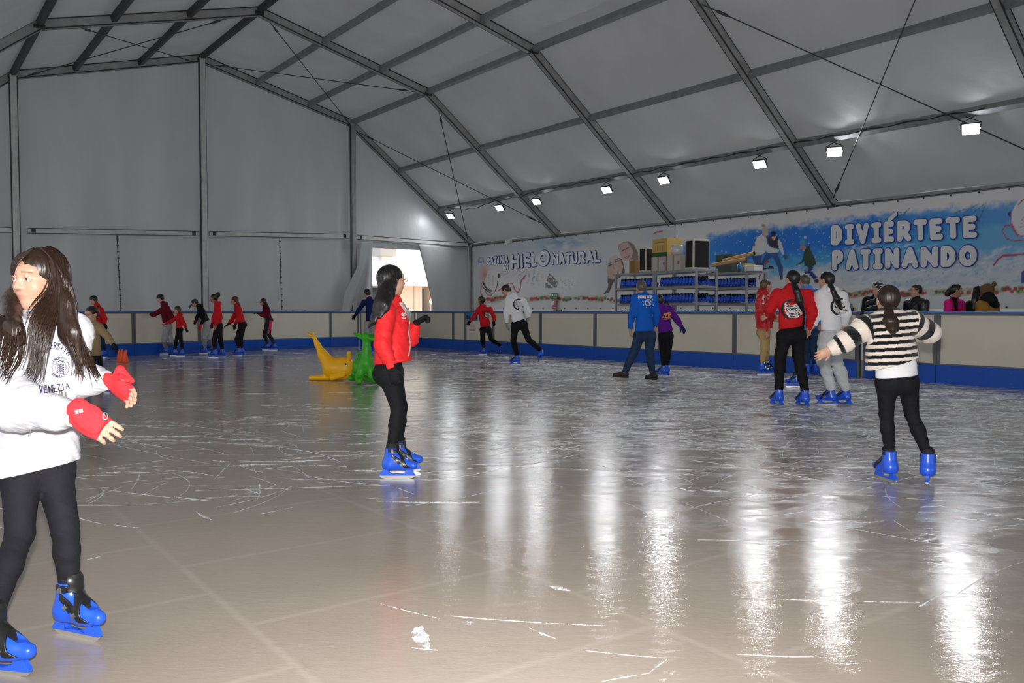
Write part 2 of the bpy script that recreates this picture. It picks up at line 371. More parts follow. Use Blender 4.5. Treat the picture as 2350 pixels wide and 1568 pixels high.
mb = MB(); mb.box(PT((sR + sM) / 2, za / 2, OB - 6), (abs(sM - sR) / 2, 0.2, za / 2), np.stack([DG, DL, ZU], 1)); mb.build('ground_floor_glazing', M_DARK, b)
for x, w in ((942, 0.62), (972, 0.28), (1010, 0.3)):
    s_ = obp(x, 690)[0]; mb = MB(); mb.box(PT(s_, za / 2, OB - 1.0), (w, 0.35, za / 2), np.stack([DG, DL, ZU], 1)); mb.build('column', M_COLG, b)
adopt(b)
s_, z_ = obp(992, 692, OB + 1.6)
e = empty('street_lamp', PT(s_, 0, OB + 1.6)); tag(e, 'warm glowing globe lamp outside the doorway', 'lamp')
bm = bmesh.new(); bmesh.ops.create_icosphere(bm, subdivisions=3, radius=0.16); me = bpy.data.meshes.new('globe'); bm.to_mesh(me); bm.free(); me.materials.append(M_WARM)
g = bpy.data.objects.new('globe', me); COL.objects.link(g); g.location = tuple(PT(s_, z_, OB + 1.6)); g.parent = e
MB().tube([PT(s_, 0, OB + 1.6), PT(s_, z_ - .15, OB + 1.6)], 0.04).build('pole', M_STEEL, e); adopt(e)
wl = bpy.data.lights.new('street_lamp_light', 'POINT'); wl.energy = 350; wl.color = (1, .62, .32); wl.shadow_soft_size = 0.16
wo = bpy.data.objects.new('street_lamp_light', wl); COL.objects.link(wo); wo.location = tuple(PT(s_ + .6, z_ + .2, OB + 2.6))
mb = MB(); mb.box(PT(HALF, -0.06, -16), (40, 15.8, 0.05), np.stack([DG, DL, ZU], 1)); tag(mb.build('ground', M_PAVE), 'pale paving outside the tent', 'ground', kind='structure')

# ------------------------------------------------------------------ ice and floor
def gz(px, py): p = atz(px, py, 0.0); return p
BL = [gz(-420, 862), gz(244, 818.7), gz(700, 798.8), gz(826, 794.8)]; BR = [gz(954, 797.0), gz(1060, 804.5), gz(2350, 893.5)]
dR = BR[2] - BR[0]; dR /= np.linalg.norm(dR); dLft = BL[2] - BL[1]; dLft /= np.linalg.norm(dLft)
BEND = BR[0] + dR * 26; BLF = BL[1] - dLft * 9
nR = np.array([dR[1], -dR[0], 0]); nR = nR if nR[0] > 0 else -nR      # out of the rink on the right
nL = np.array([-dLft[1], dLft[0], 0]); nL = nL if nL[1] > 0 else -nL   # out of the rink at the far end
cornerL = BL[3]; cornerR = BR[0]
m = bpy.data.materials.new('rink_ice'); m.use_nodes = True; nt = m.node_tree; N = nt.nodes.new; L = nt.links.new
bs = nt.nodes['Principled BSDF']; tc = N('ShaderNodeTexCoord')
mp = N('ShaderNodeMapping'); mp.inputs['Rotation'].default_value = (0, 0, -math.atan2(dR[1], dR[0])); L(tc.outputs['Object'], mp.inputs[0])
def noise(scale, detail=4, rough=.55, vec=None, dist=0):
    n = N('ShaderNodeTexNoise'); n.inputs['Scale'].default_value = scale; n.inputs['Detail'].default_value = detail; n.inputs['Roughness'].default_value = rough; n.inputs['Distortion'].default_value = dist
    L(vec or tc.outputs['Object'], n.inputs['Vector']); return n
def ramp(src, a, b, ca=(0, 0, 0, 1), cb=(1, 1, 1, 1)):
    r = N('ShaderNodeValToRGB'); r.color_ramp.elements[0].position = a; r.color_ramp.elements[1].position = b; r.color_ramp.elements[0].color = ca; r.color_ramp.elements[1].color = cb
    L(src, r.inputs[0]); return r
def math_(op, a, b=None, c=None):
    n = N('ShaderNodeMath'); n.operation = op
    for i, x in enumerate((a, b, c)):
        if x is None: continue
        if isinstance(x, (int, float)): n.inputs[i].default_value = x
        else: L(x, n.inputs[i])
    return n.outputs[0]
def mixc(f, a, b):
    n = N('ShaderNodeMix'); n.data_type = 'RGBA'
    for k, x in (('Factor', f), ('A', a), ('B', b)):
        if isinstance(x, tuple): n.inputs[k].default_value = x
        elif isinstance(x, (int, float)): n.inputs[k].default_value = x
        else: L(x, n.inputs[k])
    return n.outputs['Result']
base = mixc(ramp(noise(0.55, 3).outputs['Fac'], .35, .65).outputs[0], (0.38, 0.327, 0.275, 1), (0.45, 0.388, 0.33, 1))
# pale seams of the slab under the ice
br = N('ShaderNodeTexBrick'); br.offset = 0.5; br.inputs['Scale'].default_value = 1.0; br.inputs['Mortar Size'].default_value = 0.03; br.inputs['Mortar Smooth'].default_value = 0.9
br.inputs['Brick Width'].default_value = 0.95; br.inputs['Row Height'].default_value = 1.28
br.inputs['Color1'].default_value = (0, 0, 0, 1); br.inputs['Color2'].default_value = (0, 0, 0, 1); br.inputs['Mortar'].default_value = (1, 1, 1, 1)
mpb = N('ShaderNodeMapping'); mpb.inputs['Rotation'].default_value = (0, 0, -math.atan2(dR[1], dR[0])); mpb.inputs['Location'].default_value = (0.42, 0.15, 0); L(tc.outputs['Object'], mpb.inputs[0]); L(mpb.outputs[0], br.inputs['Vector'])
base = mixc(math_('MULTIPLY', br.outputs['Color'], 0.32), base, (0.56, 0.50, 0.43, 1))
# frost: scraped, whiter where the skaters circle (right hand side), clear in the foreground
sx = N('ShaderNodeSeparateXYZ'); L(tc.outputs['Object'], sx.inputs[0])
far = N('ShaderNodeMapRange'); far.inputs['From Min'].default_value = 4.0; far.inputs['From Max'].default_value = 8.5; L(math_('ADD', sx.outputs['Y'], math_('MULTIPLY', sx.outputs['X'], 0.55)), far.inputs['Value'])
rgt = N('ShaderNodeMapRange'); rgt.inputs['From Min'].default_value = -2.0; rgt.inputs['From Max'].default_value = 3.5; L(sx.outputs['X'], rgt.inputs['Value'])
mpf = N('ShaderNodeMapping'); mpf.inputs['Scale'].default_value = (0.75, 1.6, 1); L(tc.outputs['Object'], mpf.inputs[0])
fr = ramp(noise(3.4, 9, .74, mpf.outputs[0], .9).outputs['Fac'], .48, .62)
area = math_('MULTIPLY', far.outputs[0], math_('ADD', math_('MULTIPLY', rgt.outputs[0], 0.75), 0.25))
frost = math_('MULTIPLY', math_('ADD', math_('MULTIPLY', fr.outputs[0], 0.75), 0.16), area)
def scr(scale, w, seed, dist):
    mq = N('ShaderNodeMapping'); mq.inputs['Location'].default_value = (seed, seed * 1.7, 0); L(tc.outputs['Object'], mq.inputs[0])
    n = noise(scale, 1.5, .5, mq.outputs[0], dist); a = math_('ABSOLUTE', math_('SUBTRACT', n.outputs['Fac'], 0.5))
    return ramp(a, 0.0, w, (1, 1, 1, 1), (0, 0, 0, 1)).outputs[0]
brk = ramp(noise(5, 5, .7).outputs['Fac'], .42, .6).outputs[0]
s1 = math_('MULTIPLY', scr(1.1, .010, 3.0, 1.6), brk); s2 = math_('MULTIPLY', scr(1.7, .010, 9.0, 1.1), brk)
lines = math_('MULTIPLY', math_('MAXIMUM', s1, s2), math_('ADD', math_('MULTIPLY', area, .75), .04))
snow = math_('MINIMUM', math_('ADD', frost, math_('MULTIPLY', lines, .7)), 1.0)
colr = mixc(snow, base, (0.80, 0.82, 0.84, 1)); L(colr, bs.inputs['Base Color'])
bs.inputs['IOR'].default_value = 1.42; bs.inputs['Specular IOR Level'].default_value = 0.5
rn = noise(3.0, 6, .6, mpf.outputs[0], .5)
rr = math_('ADD', math_('MULTIPLY', ramp(rn.outputs['Fac'], .3, .7).outputs[0], 0.05), math_('ADD', math_('MULTIPLY', snow, .26), 0.05)); L(rr, bs.inputs['Roughness'])
bp = N('ShaderNodeBump'); bp.inputs['Strength'].default_value = 0.15; bp.inputs['Distance'].default_value = 0.012
mpw = N('ShaderNodeMapping'); mpw.inputs['Scale'].default_value = (1, 2.4, 1); L(tc.outputs['Object'], mpw.inputs[0])
hgt = math_('ADD', math_('MULTIPLY', noise(9, 6, .65, mpw.outputs[0], .6).outputs['Fac'], .8), math_('ADD', math_('MULTIPLY', snow, .6), math_('MULTIPLY', noise(55, 3, .6, mpw.outputs[0]).outputs['Fac'], .22)))
L(hgt, bp.inputs['Height']); L(bp.outputs['Normal'], bs.inputs['Normal'])
M_ICE = m
# skate cuts: thousands of thin arcs lying on the ice
M_CUT = bpy.data.materials.new('skate_cut_snow'); M_CUT.use_nodes = True; nt = M_CUT.node_tree; N = nt.nodes.new; L = nt.links.new
bs = nt.nodes['Principled BSDF']; bs.inputs['Base Color'].default_value = (0.92, 0.94, 0.96, 1); bs.inputs['Roughness'].default_value = 0.34; bs.inputs['Specular IOR Level'].default_value = 1.0
tc = N('ShaderNodeTexCoord'); n = N('ShaderNodeTexNoise'); n.inputs['Scale'].default_value = 14; n.inputs['Detail'].default_value = 5; L(tc.outputs['Object'], n.inputs['Vector'])
n3 = N('ShaderNodeTexNoise'); n3.inputs['Scale'].default_value = 160; n3.inputs['Detail'].default_value = 2; L(tc.outputs['Object'], n3.inputs['Vector'])
r_ = N('ShaderNodeValToRGB'); r_.color_ramp.elements[0].position = .42; r_.color_ramp.elements[1].position = .55
ad = N('ShaderNodeMath'); ad.operation = 'MULTIPLY_ADD'; ad.inputs[1].default_value = .35; L(n3.outputs['Fac'], ad.inputs[0]); mu = N('ShaderNodeMath'); mu.operation = 'MULTIPLY'; mu.inputs[1].default_value = .7; L(n.outputs['Fac'], mu.inputs[0]); L(mu.outputs[0], ad.inputs[2]); L(ad.outputs[0], r_.inputs[0])
tr = N('ShaderNodeBsdfTransparent'); mx = N('ShaderNodeMixShader'); ml = N('ShaderNodeMath'); ml.operation = 'MULTIPLY'; ml.inputs[1].default_value = 1.0; L(r_.outputs[0], ml.inputs[0])
L(ml.outputs[0], mx.inputs[0]); L(tr.outputs[0], mx.inputs[1]); L(bs.outputs[0], mx.inputs[2]); L(mx.outputs[0], nt.nodes['Material Output'].inputs[0])
def inside(p, mR=0.45, mL=0.45): return (p - cornerR) @ nR < -mR and (p - cornerL) @ nL < -mL
V = []; F = []; Mi = []
ice = [cornerL + nL * .0, cornerR, BEND, BEND - nR * 26, BLF - nL * 14, BLF]
V += [tuple(p[:2]) + (0.0,) for p in ice]; F.append(tuple(range(6))[::-1]); Mi.append(0)
def arc(p, a, Lg, cur, w, n, hf=1.0):
    """a low ridge of scraped snow along an arc"""
    o = len(V)
    for i in range(n + 1):
        t = i / n; k = (0.2 + math.sin(math.pi * t)) * .8 * (.6 + .8 * random.random()); ww = w * k; nx, ny = -math.sin(a), math.cos(a)
        V.append((p[0] + nx * ww, p[1] + ny * ww, 0.0006)); V.append((p[0], p[1], .0012 + min(w * .55, .0042) * k * hf)); V.append((p[0] - nx * ww, p[1] - ny * ww, 0.0006))
        p = (p[0] + math.cos(a) * Lg / n, p[1] + math.sin(a) * Lg / n); a += cur * Lg / n
    for i in range(n):
        q = o + 3 * i; F.append((q, q + 1, q + 4, q + 3)); F.append((q + 1, q + 2, q + 5, q + 4)); Mi.extend((1, 1))
for _ in range(5200):      # the much skated far right of the rink
    y = random.uniform(4.5, 24); x = random.uniform(-3.5, .62 * y)
    if not inside(np.array([x, y, 0])) or random.random() > float(smooth01(np.array((x + 4.5) / 5))) * float(smooth01(np.array((y + .3 * x - 4.5) / 5))): continue
    if float(vnoise(np.array([[x, y]]) * .8, 77)[0]) < random.uniform(-.9, .5): continue
    arc((x, y), random.gauss(.1, .6), random.uniform(.15, 1.0), random.gauss(0, 1.3), random.uniform(.0012, .0046) * (y / 7.5), 7, random.choice([.3, .6, 1.0]))
cnt = 0
while cnt < 2300:
    x = random.uniform(-11, 9.5); y = random.uniform(3.2, 29); p = np.array([x, y, 0])
    if not inside(p): continue
    d = (0.10 + 0.90 * float(smooth01(np.array((x + 1.5) / 4)))) * (0.02 + 0.98 * float(smooth01(np.array((y + .55 * x - 5.4) / 3.5))))
    if x < -0.5 and 5.2 < y < 9.5: d = max(d, .55)
    if random.random() > d: continue
    cnt += 1
    th = random.gauss(0.0, 0.5) if random.random() < .5 else random.uniform(0, 6.28)
    Lg = random.uniform(.15, .8) if random.random() < .8 else random.uniform(.8, 2.2)
    arc((x, y), th, Lg, random.gauss(0, .55), random.uniform(.0026, .0075) * (1.4 if y > 9 else 1), 8 if Lg < 1 else 16, random.choice([0, .15, .4, .8]))
# the long scrapes and scuffs that show singly in the foreground
for (x0, y0, x1, y1, w) in ((1020, 1413, 1390, 1436, .006), (1215, 1442, 1275, 1466, .007), (1060, 1428, 1090, 1432, .02), (1330, 1492, 1520, 1510, .004), (1530, 1515, 1490, 1546, .004), (1490, 1546, 1380, 1566, .004),
                            (955, 1440, 985, 1490, .028), (968, 1436, 962, 1484, .02), (945, 1487, 1005, 1493, .006), (2120, 1385, 2165, 1360, .005), (1690, 1502, 1870, 1508, .006), (2030, 1140, 2250, 1155, .004), (870, 1385, 1010, 1420, .003),
                            (150, 1180, 245, 1205, .005), (260, 1205, 320, 1212, .006), (300, 1125, 320, 1080, .009), (200, 1285, 240, 1275, .004), (1260, 1345, 1310, 1357, .02), (1700, 1372, 2110, 1382, .004), (2105, 1395, 2130, 1380, .006), (2220, 1500, 2300, 1545, .005),
                            (400, 1140, 480, 1150, .012), (450, 1175, 490, 1195, .012), (560, 1120, 600, 1135, .01), (600, 1180, 670, 1165, .006), (590, 1010, 610, 1016, .02), (600, 1020, 640, 1008, .01), (180, 1000, 520, 1070, .005), (330, 960, 700, 1010, .006), (420, 990, 600, 1000, .005), (300, 930, 560, 945, .004)):
    a = gz(x0, y0); b_ = gz(x1, y1); d = b_ - a; arc((a[0], a[1]), math.atan2(d[1], d[0]) - .08, float(np.linalg.norm(d)), .16 / max(.1, float(np.linalg.norm(d))), w, 14, .4)
o = mesh_obj('floor', V, F, [M_ICE, M_CUT], mi=Mi); tag(o, 'wet scratched brownish ice of the rink', 'ice', kind='structure')
M_FLR = mat('dark_hall_floor', (0.10, 0.10, 0.10), 0.6, vary=.3, vscale=2)
mb = MB(); mb.box(PT(HALF, -0.03, NB * BAY / 2), (HALF + .3, NB * BAY / 2 + .4, 0.02), np.stack([DG, DL, ZU], 1))
tag(mb.build('floor', M_FLR), 'dark hall floor around the ice', 'floor', kind='structure')

# ------------------------------------------------------------------ barrier panels
M_CREAM = mat('cream_board', (0.76, 0.72, 0.60), 0.45, 0.4, vary=.08, vscale=1.5)
M_KICK = mat('blue_kick_board', rgb(8, 84, 195), 0.4, 0.5, vary=.1, vscale=2)
M_RAIL = mat('blue_cap_rail', rgb(50, 125, 215), 0.35, 0.5)
M_FRM = mat('grey_barrier_frame', (0.17, 0.175, 0.185), 0.5, 0.5, .3)
def line_x(A, d, px):
    r = ray(px, 800); # plan intersection
    M = np.array([[d[0], -r[0]], [d[1], -r[1]]]); t = np.linalg.solve(M, -A[:2]); return A + d * t[0]
def panel(A, B, nout, label, group='rink barrier panels'):
    e = empty('barrier_panel', A * .5 + B * .5); tag(e, label, 'barrier', group)
    d = (B - A) / np.linalg.norm(B - A); O = nout * 0.05
    MB().bar(A + d * .005 + ZU * .155 + O * .5, B - d * .005 + ZU * .155 + O * .5, .05, .31, bev=.004).build('kick_board', M_KICK, e)
    MB().bar(A + d * .04 + ZU * .745 + O, B - d * .04 + ZU * .745 + O, .02, .84).build('cream_board', M_CREAM, e)
    mb = MB()
    for p, q in ((A, d), (B, -d)):
        mb.bar(p + q * .03 + ZU * .31 + O, p + q * .03 + ZU * 1.18 + O, .055, .05, up=nout)
    mb.bar(A + ZU * .322 + O, B + ZU * .322 + O, .045, .025); mb.bar(A + ZU * 1.17 + O, B + ZU * 1.17 + O, .06, .035)
    mb.build('frame', M_FRM, e)
    MB().bar(A + ZU * 1.203 + O, B + ZU * 1.203 + O, .13, .03, bev=.008).build('cap_rail', M_RAIL, e)
    mb = MB()
    nb = max(2, int(np.linalg.norm(B - A) / .45))
    for i in range(nb):
        for z in (.07, .24):
            p = A + (B - A) * ((i + .5) / nb) + ZU * z - nout * .003; mb.bar(p, p + nout * .004, .014, .014)
    mb.build('screws', M_FRM, e); adopt(e); return e
lx = [-420, 60, 190, 309, 460, 612, 761]; P = [line_x(BL[1], dLft, x) for x in lx]
P[-1:] = [line_x(BL[1], dLft, 761), cornerL]
nmL = ['beyond the left edge', 'behind the long haired girl', 'behind the boy in the tan hoodie', 'behind the burgundy and small red skaters', 'behind the black and red dressed skaters', 'between the last far skater and the yellow whale', 'behind the green kangaroo']
for i in range(len(P) - 1): panel(P[i], P[i + 1], nL, 'far barrier panel, cream over blue, ' + nmL[i])
nc = nL + nR; nc /= np.linalg.norm(nc)
panel(cornerL, cornerR, nc, 'short cream over blue barrier panel across the far corner of the ice')
rx = [957, 1038, 1066, 1130, 1238, 1363, 1511, 1683, 1835, 1967, 1982, 2148, 2440, 2700]
P = [cornerR] + [line_x(cornerR, dR, x) for x in rx[1:]]
nmR = ['first one after the corner', 'narrow one left of the blue sign', 'with the blue sign, behind the red hooded child', 'behind the boy in white', 'under the exit sign', 'left of the man in the blue jacket', 'right of the child in the purple hoodie', 'behind the man in the red puffer jacket', 'behind the two girls with ponytails', None, 'gate behind the striped girl', 'at the right edge of the view', 'beyond the right edge']
for i in range(len(P) - 1):
    if nmR[i] is None: continue
    panel(P[i], P[i + 1], nR, 'right barrier panel, cream over blue, ' + nmR[i])
g1, g2 = P[9], P[10]
e = MB(); e.bar(g1 + ZU * 0.0 + nR * .05, g1 + ZU * 1.21 + nR * .05, .07, .07, up=nR); e.bar(g2 + nR * .05, g2 + ZU * 1.21 + nR * .05, .05, .07, up=nR); e.bar((g1 + g2) / 2 + ZU * .9, (g1 + g2) / 2 + ZU * 1.2, .03, .03, up=nR)
tag(e.build('gate_post', M_FRM), 'double grey gate post with latch left of the striped girl', 'post')
# dark wet strip at the foot of the right barrier
BO = 0.18
# ------------------------------------------------------------------ floodlights on the lowest purlin
M_LED = mat('led_panel', (0.93, 0.97, 1.0), 0.3, emit=190.0)
M_LED2 = mat('bright_led_panel', (0.93, 0.96, 1.0), 0.3, emit=210.0)
M_BLK = mat('black_plastic', (0.012, 0.012, 0.013), 0.45)
FLD = [(1034, 489, 0), (1147, 468, 0), (1232, 453, 0), (1393, 427, 0), (1524, 401, 0), (1744, 363, 0), (1916, 337, 1), (2229, 288, 1)]
fn = ['nearest the far gable', 'second from the far gable', 'just past the second arch', 'midway in the second bay', 'just right of the third arch', 'left of the fourth arch', 'very bright one right of the fourth arch', 'very bright one nearest the right edge']
LAMPU = []
def nrmv(v): return v / np.linalg.norm(v)
def on_slope(px, py, dz):
    """pixel onto the slope plane dropped dz below the lowest purlin height"""
    zz = roof_z(PURA) + dz; P = atz(px, py, zz); return P
for (px, py, br_), n in zip(FLD, fn):
    # the point under the purlin line seen at this column
    best = None
    for u in np.linspace(-.5, 26, 2700):
        P = PT(PURA, roof_z(PURA) - 0.34, u); x, y = proj(P)
        if P[1] > 2 and (best is None or abs(x - px) < best[0]): best = (abs(x - px), u)
    u = best[1]; P = PT(PURA + 0.02, roof_z(PURA) - 0.34, u); LAMPU.append(u)
    e = empty('floodlight', P); tag(e, 'lit LED floodlight hanging from the lowest purlin, ' + n, 'floodlight', 'floodlights along the right slope')
    # panel faces down and into the hall, the two bright ones are turned towards the camera
    nrm = DG * 0.60 - ZU * 0.62 + DL * .12 if not br_ else nrmv(CAMV + np.array([0, 2, 0]) - P) * .85 - ZU * .35
    nrm = nrm / np.linalg.norm(nrm); xx = np.cross(nrm, ZU); xx /= np.linalg.norm(xx); yy = np.cross(xx, nrm)
    R = np.stack([xx, nrm, yy], 1)
    mb = MB(); mb.box(P - nrm * 0.03, (0.17, 0.028, 0.125), R, bev=0.012)
    for k in range(-3, 4): mb.box(P - nrm * 0.07 + xx * 0.045 * k, (0.006, 0.02, 0.09), R)
    mb.build('housing', M_BLK, e)
    mb = MB(); mb.box(P + nrm * 0.003, (0.148, 0.006, 0.105), R, bev=0.003); mb.build('led_panel', M_LED2 if br_ else M_LED, e)
    mb = MB(); T = PT(PURA + 0.02, roof_z(PURA) - 0.04, u)
    for q in (-1, 1): mb.tube([P + xx * q * .18, P + xx * q * .185 + ZU * .13, T + DL * q * .10 - ZU * .03, T + DL * q * .10 + ZU * .08], 0.010, 6)
    mb.tube([P + xx * .18, P + xx * .185 - nrm * .03], 0.012, 6); mb.build('bracket', M_STEEL, e); adopt(e)
# supply cable slung along the purlin
pts = []
us = np.linspace(LAMPU[0] - .1, LAMPU[-1] + .3, 240)
for u in us:
    k = sum(u > x for x in LAMPU); a = LAMPU[max(k - 1, 0)]; b_ = LAMPU[min(k, 7)]; t = 0 if b_ <= a else (u - a) / (b_ - a)
    sag = {1: .22, 2: .10, 3: .02, 4: .03}.get(k, .0) * 4 * t * (1 - t) if 0 < t < 1 else 0
    pts.append(PT(PURA + .09, roof_z(PURA) + 0.02 - sag - .02 * math.sin(u * 7), u))
tag(MB().tube(pts, 0.014, 6).build('supply_cable', M_BLK), 'black supply cable slung along the floodlights', 'cable')
mb = MB(); s_, z_ = onwall(1165, 552, .2); p = PT(.16, EAVE - .06, s_); mb.box(p, (.06, .16, .07), np.stack([DG, DL, ZU], 1), bev=.01); e = mb.build('emergency_light', mat('milky_plastic', (.55, .62, .60), .4)); tag(e, 'small pale emergency light on the eave near the far corner', 'emergency light')

# ------------------------------------------------------------------ printed banners on the right wall
def inpoly(px, py, poly):
    c = np.zeros(px.shape, bool); n = len(poly); j = n - 1
    for i in range(n):
        xi, yi = poly[i]; xj, yj = poly[j]
        t = ((yi > py) != (yj > py)) & (px < (xj - xi) * (py - yi) / ((yj - yi) + 1e-9) + xi); c ^= t; j = i
    return c
ZB0, ZB1 = 1.275, EAVE - 0.10
def wavf(U, Z): t = (Z - ZB0) / (ZB1 - ZB0); return 0.02 * np.sin(U * 2.7 + .6 * Z) * np.sin(t * math.pi) + 0.012 * np.sin(6.3 * U + 2.5 * np.sin(U)) * t ** 2
def banner(name, px0, px1, label, paint, step):
    off = BO
    u0 = onwall(px0, 600, off)[0]; u1 = onwall(px1, 500, off)[0]; z1 = EAVE - 0.10; z0 = 1.275
    us = np.arange(u0, u1, step); zs = np.linspace(z0, z1, int((z1 - z0) / step) + 1)
    U, Z = np.meshgrid(us, zs, indexing='ij')
    wav = wavf(U, Z)
    P = np.array([C0[0], C0[1], 0]) + U[..., None] * DL + (off + wav)[..., None] * DG + Z[..., None] * ZU
    px, py = proj(P); c = np.zeros(px.shape + (3,)); paint(c, px, py, U, Z)
    nu, nz = U.shape; idx = np.arange(nu * nz).reshape(nu, nz)
    F = np.stack([idx[:-1, :-1], idx[:-1, 1:], idx[1:, 1:], idx[1:, :-1]], -1).reshape(-1, 4)
    o = mesh_obj(name, P.reshape(-1, 3), F, vcmat('printed_vinyl', 0.55, 0.35), smooth=True, colors=c.reshape(-1, 3))
    tag(o, label, 'banner')
    mb = MB()
    for u in np.arange(u0 + .25, u1, .62):
        for z in (z1 - .02, z0 + .03): p = PT(off + .02, z, u); mb.box(p, (.014, .014, .018))
    mb.build('eyelets', M_STEEL, o)
    return o
def mixp(c, mk, col, a=1.0):
    a = np.clip(mk * a, 0, 1)[..., None]; c[:] = c * (1 - a) + np.array(col) * a
def blob(px, py, x, y, rx, ry=None, soft=.35):
    ry = ry or rx; d = np.sqrt(((px - x) / rx) ** 2 + ((py - y) / ry) ** 2); return np.clip((1 - d) / soft, 0, 1)
def stroke(c, px, py, pts, w, col, a=1.0):
    for (x0, y0), (x1, y1) in zip(pts[:-1], pts[1:]):
        dx, dy = x1 - x0, y1 - y0; t = np.clip(((px - x0) * dx + (py - y0) * dy) / (dx * dx + dy * dy + 1e-9), 0, 1)
        d = np.hypot(px - x0 - t * dx, py - y0 - t * dy); mixp(c, np.clip((w - d) / .8 + .5, 0, 1), col, a)
def shape(c, px, py, poly, col, a=1.0): mixp(c, inpoly(px, py, poly).astype(float), col, a)
WH = (0.62, 0.61, 0.61)
def nz2(px, py, sx, sy, seed):
    p = np.stack([px / sx, py / sy], -1); return vnoise(p, seed)
rb = random.Random(3)
def garland(c, px, py, yf, x0, x1, sc, dens):
    x = x0
    g = np.clip((nz2(px, py, sc * 2.2, sc * 1.2, 5) + .9 - np.abs(py - np.vectorize(yf)(px)) / (sc * 1.15)) * 1.3, 0, 1) * (px > x0) * (px < x1)
    mixp(c, g, (.17, .26, .10), .75)
    while x < x1:
        s_ = sc * (0.55 + .45 * (x - 1000) / 1350.) if dens else sc
        y = yf(x) + rb.uniform(-.6, .5) * s_; k = rb.random()
        col = (.42, .03, .03) if k < .42 else ((.16, .07, .04) if k < .6 else ((.55, .52, .5) if k < .75 else (.07, .16, .05)))
        mixp(c, blob(px, py, x, y, s_ * rb.uniform(.45, .8), None, .4), col, .95)
        x += s_ * rb.uniform(.45, 1.1)
BLU = (0.012, 0.15, 0.56); TEAL = (0.04, 0.33, 0.60); PALE = (0.36, 0.46, 0.58)
def paint2(c, px, py, U, Z):
    c[:] = WH
    top = 478 - (px - 1700) * 0.112 + 6          # upper edge of the blue
    top = np.interp(px, [1550, 1650, 1760, 1900, 2100, 2350], [560, 527, 513, 500, 476, 452])
    n = nz2(px, py, 26, 14, 11) * 7 + nz2(px, py, 7, 12, 12) * 4
    t = (py + n - top)
    up = smooth01(t / 26)
    low = np.interp(px, [1550, 1650, 1760, 1900, 2000, 2350], [580, 604, 616, 600, 590, 566])
    dn = 1 - smooth01((py + n * 2 - low + 28) / 70)
    deep = np.interp(px, [1550, 1680, 1780, 1930, 2010, 2120, 2350], [.45, .95, 1, 1, .85, .6, .35])
    mixp(c, up * np.clip(dn + .45 * (px > 1930) + .12, 0, 1), PALE, .85)
    mixp(c, up * smooth01(1.35 * dn), TEAL, np.clip(deep + .35, 0, .9))
    core = up * smooth01(1.6 * (1 - np.abs(t - 32) / np.interp(px, [1550, 1800, 1950, 2350], [60, 74, 70, 32])))
    mixp(c, core, BLU, deep)
    # pale blotches at the lower right, whiter drift at the foot
    mixp(c, smooth01(nz2(px, py, 16, 11, 21) * 1.3 + .1) * (py > 585) * (px > 1925), (.27, .40, .56), .55)
    mixp(c, smooth01(nz2(px, py, 22, 9, 22) * 1.5 - .1) * (py > 560) * (px > 1925), (.60, .66, .72), .5)
    mixp(c, smooth01((py - np.interp(px, [1550, 1900, 2100, 2350], [640, 652, 656, 652]) + 3 * np.sin(px / 31)) / 6), (.60, .60, .60), .9)
    for i in range(300):
        x = rb.uniform(1580, 2080); y = rb.uniform(500, 600); mixp(c, blob(px, py, x, y, rb.uniform(.9, 2.0)), (.60, .72, .82), rb.uniform(.2, .6) * (1 if i % 9 else 1.4))
    for i in range(46):   # dark drips
        x = rb.uniform(1930, 2340); y = rb.uniform(600, 655); mixp(c, blob(px, py, x, y, rb.uniform(1.5, 4), rb.uniform(2, 5)), (.10, .20, .36), rb.uniform(.2, .6))
    # bare twigs
    for x0, y0, x1, y1 in ((2030, 506, 2070, 486), (2040, 520, 2088, 478), (2060, 512, 2080, 486), (2200, 497, 2246, 468), (2215, 505, 2262, 466), (2235, 530, 2258, 476), (2244, 512, 2262, 470), (2075, 540, 2060, 560), (2190, 490, 2225, 478)):
        stroke(c, px, py, [(x0, y0), ((x0 + x1) / 2 + 2, (y0 + y1) / 2 - 3), (x1, y1)], .7, (.05, .12, .2), .8)
        for k in range(5):
            t = rb.random(); x = x0 + (x1 - x0) * t; y = y0 + (y1 - y0) * t; stroke(c, px, py, [(x, y), (x + rb.uniform(-14, 14), y + rb.uniform(2, 14))], .4, (.06, .14, .22), .5)
    mixp(c, smooth01(nz2(px, py, 4, 4, 33) * 2 - .6) * blob(px, py, 2215, 510, 60, 26, .8), (.08, .16, .24), .6)
    # the skating couple
    sk = (.55, .38, .30)
    shape(c, px, py, [(1724, 583), (1748, 585), (1747, 612), (1740, 622), (1730, 606)], (.03, .07, .22))
    shape(c, px, py, [(1737, 545), (1748, 537), (1760, 548), (1762, 566), (1752, 584), (1736, 587), (1724, 583), (1727, 566), (1733, 556)], (.58, .58, .58))
    mixp(c, blob(px, py, 1730, 562, 4, 5), (.08, .12, .16)); shape(c, px, py, [(1750, 530), (1764, 530), (1762, 541), (1755, 545), (1751, 538)], sk)
    shape(c, px, py, [(1749, 538), (1750, 524), (1756, 518), (1763, 524), (1764, 532), (1756, 535)], (.42, .38, .35)); mixp(c, blob(px, py, 1752, 518, 4.2), (.30, .22, .15))
    shape(c, px, py, [(1759, 579), (1784, 578), (1790, 597), (1796, 612), (1797, 632), (1789, 634), (1786, 618), (1779, 602), (1773, 588), (1762, 597), (1751, 613), (1744, 620), (1746, 606)], (.03, .08, .25))
    shape(c, px, py, [(1748, 612), (1762, 597), (1766, 600), (1752, 614)], (.35, .04, .04)); shape(c, px, py, [(1789, 633), (1796, 632), (1797, 642), (1790, 642)], (.06, .07, .10)); shape(c, px, py, [(1744, 620), (1750, 618), (1743, 642), (1740, 642)], (.35, .04, .04))
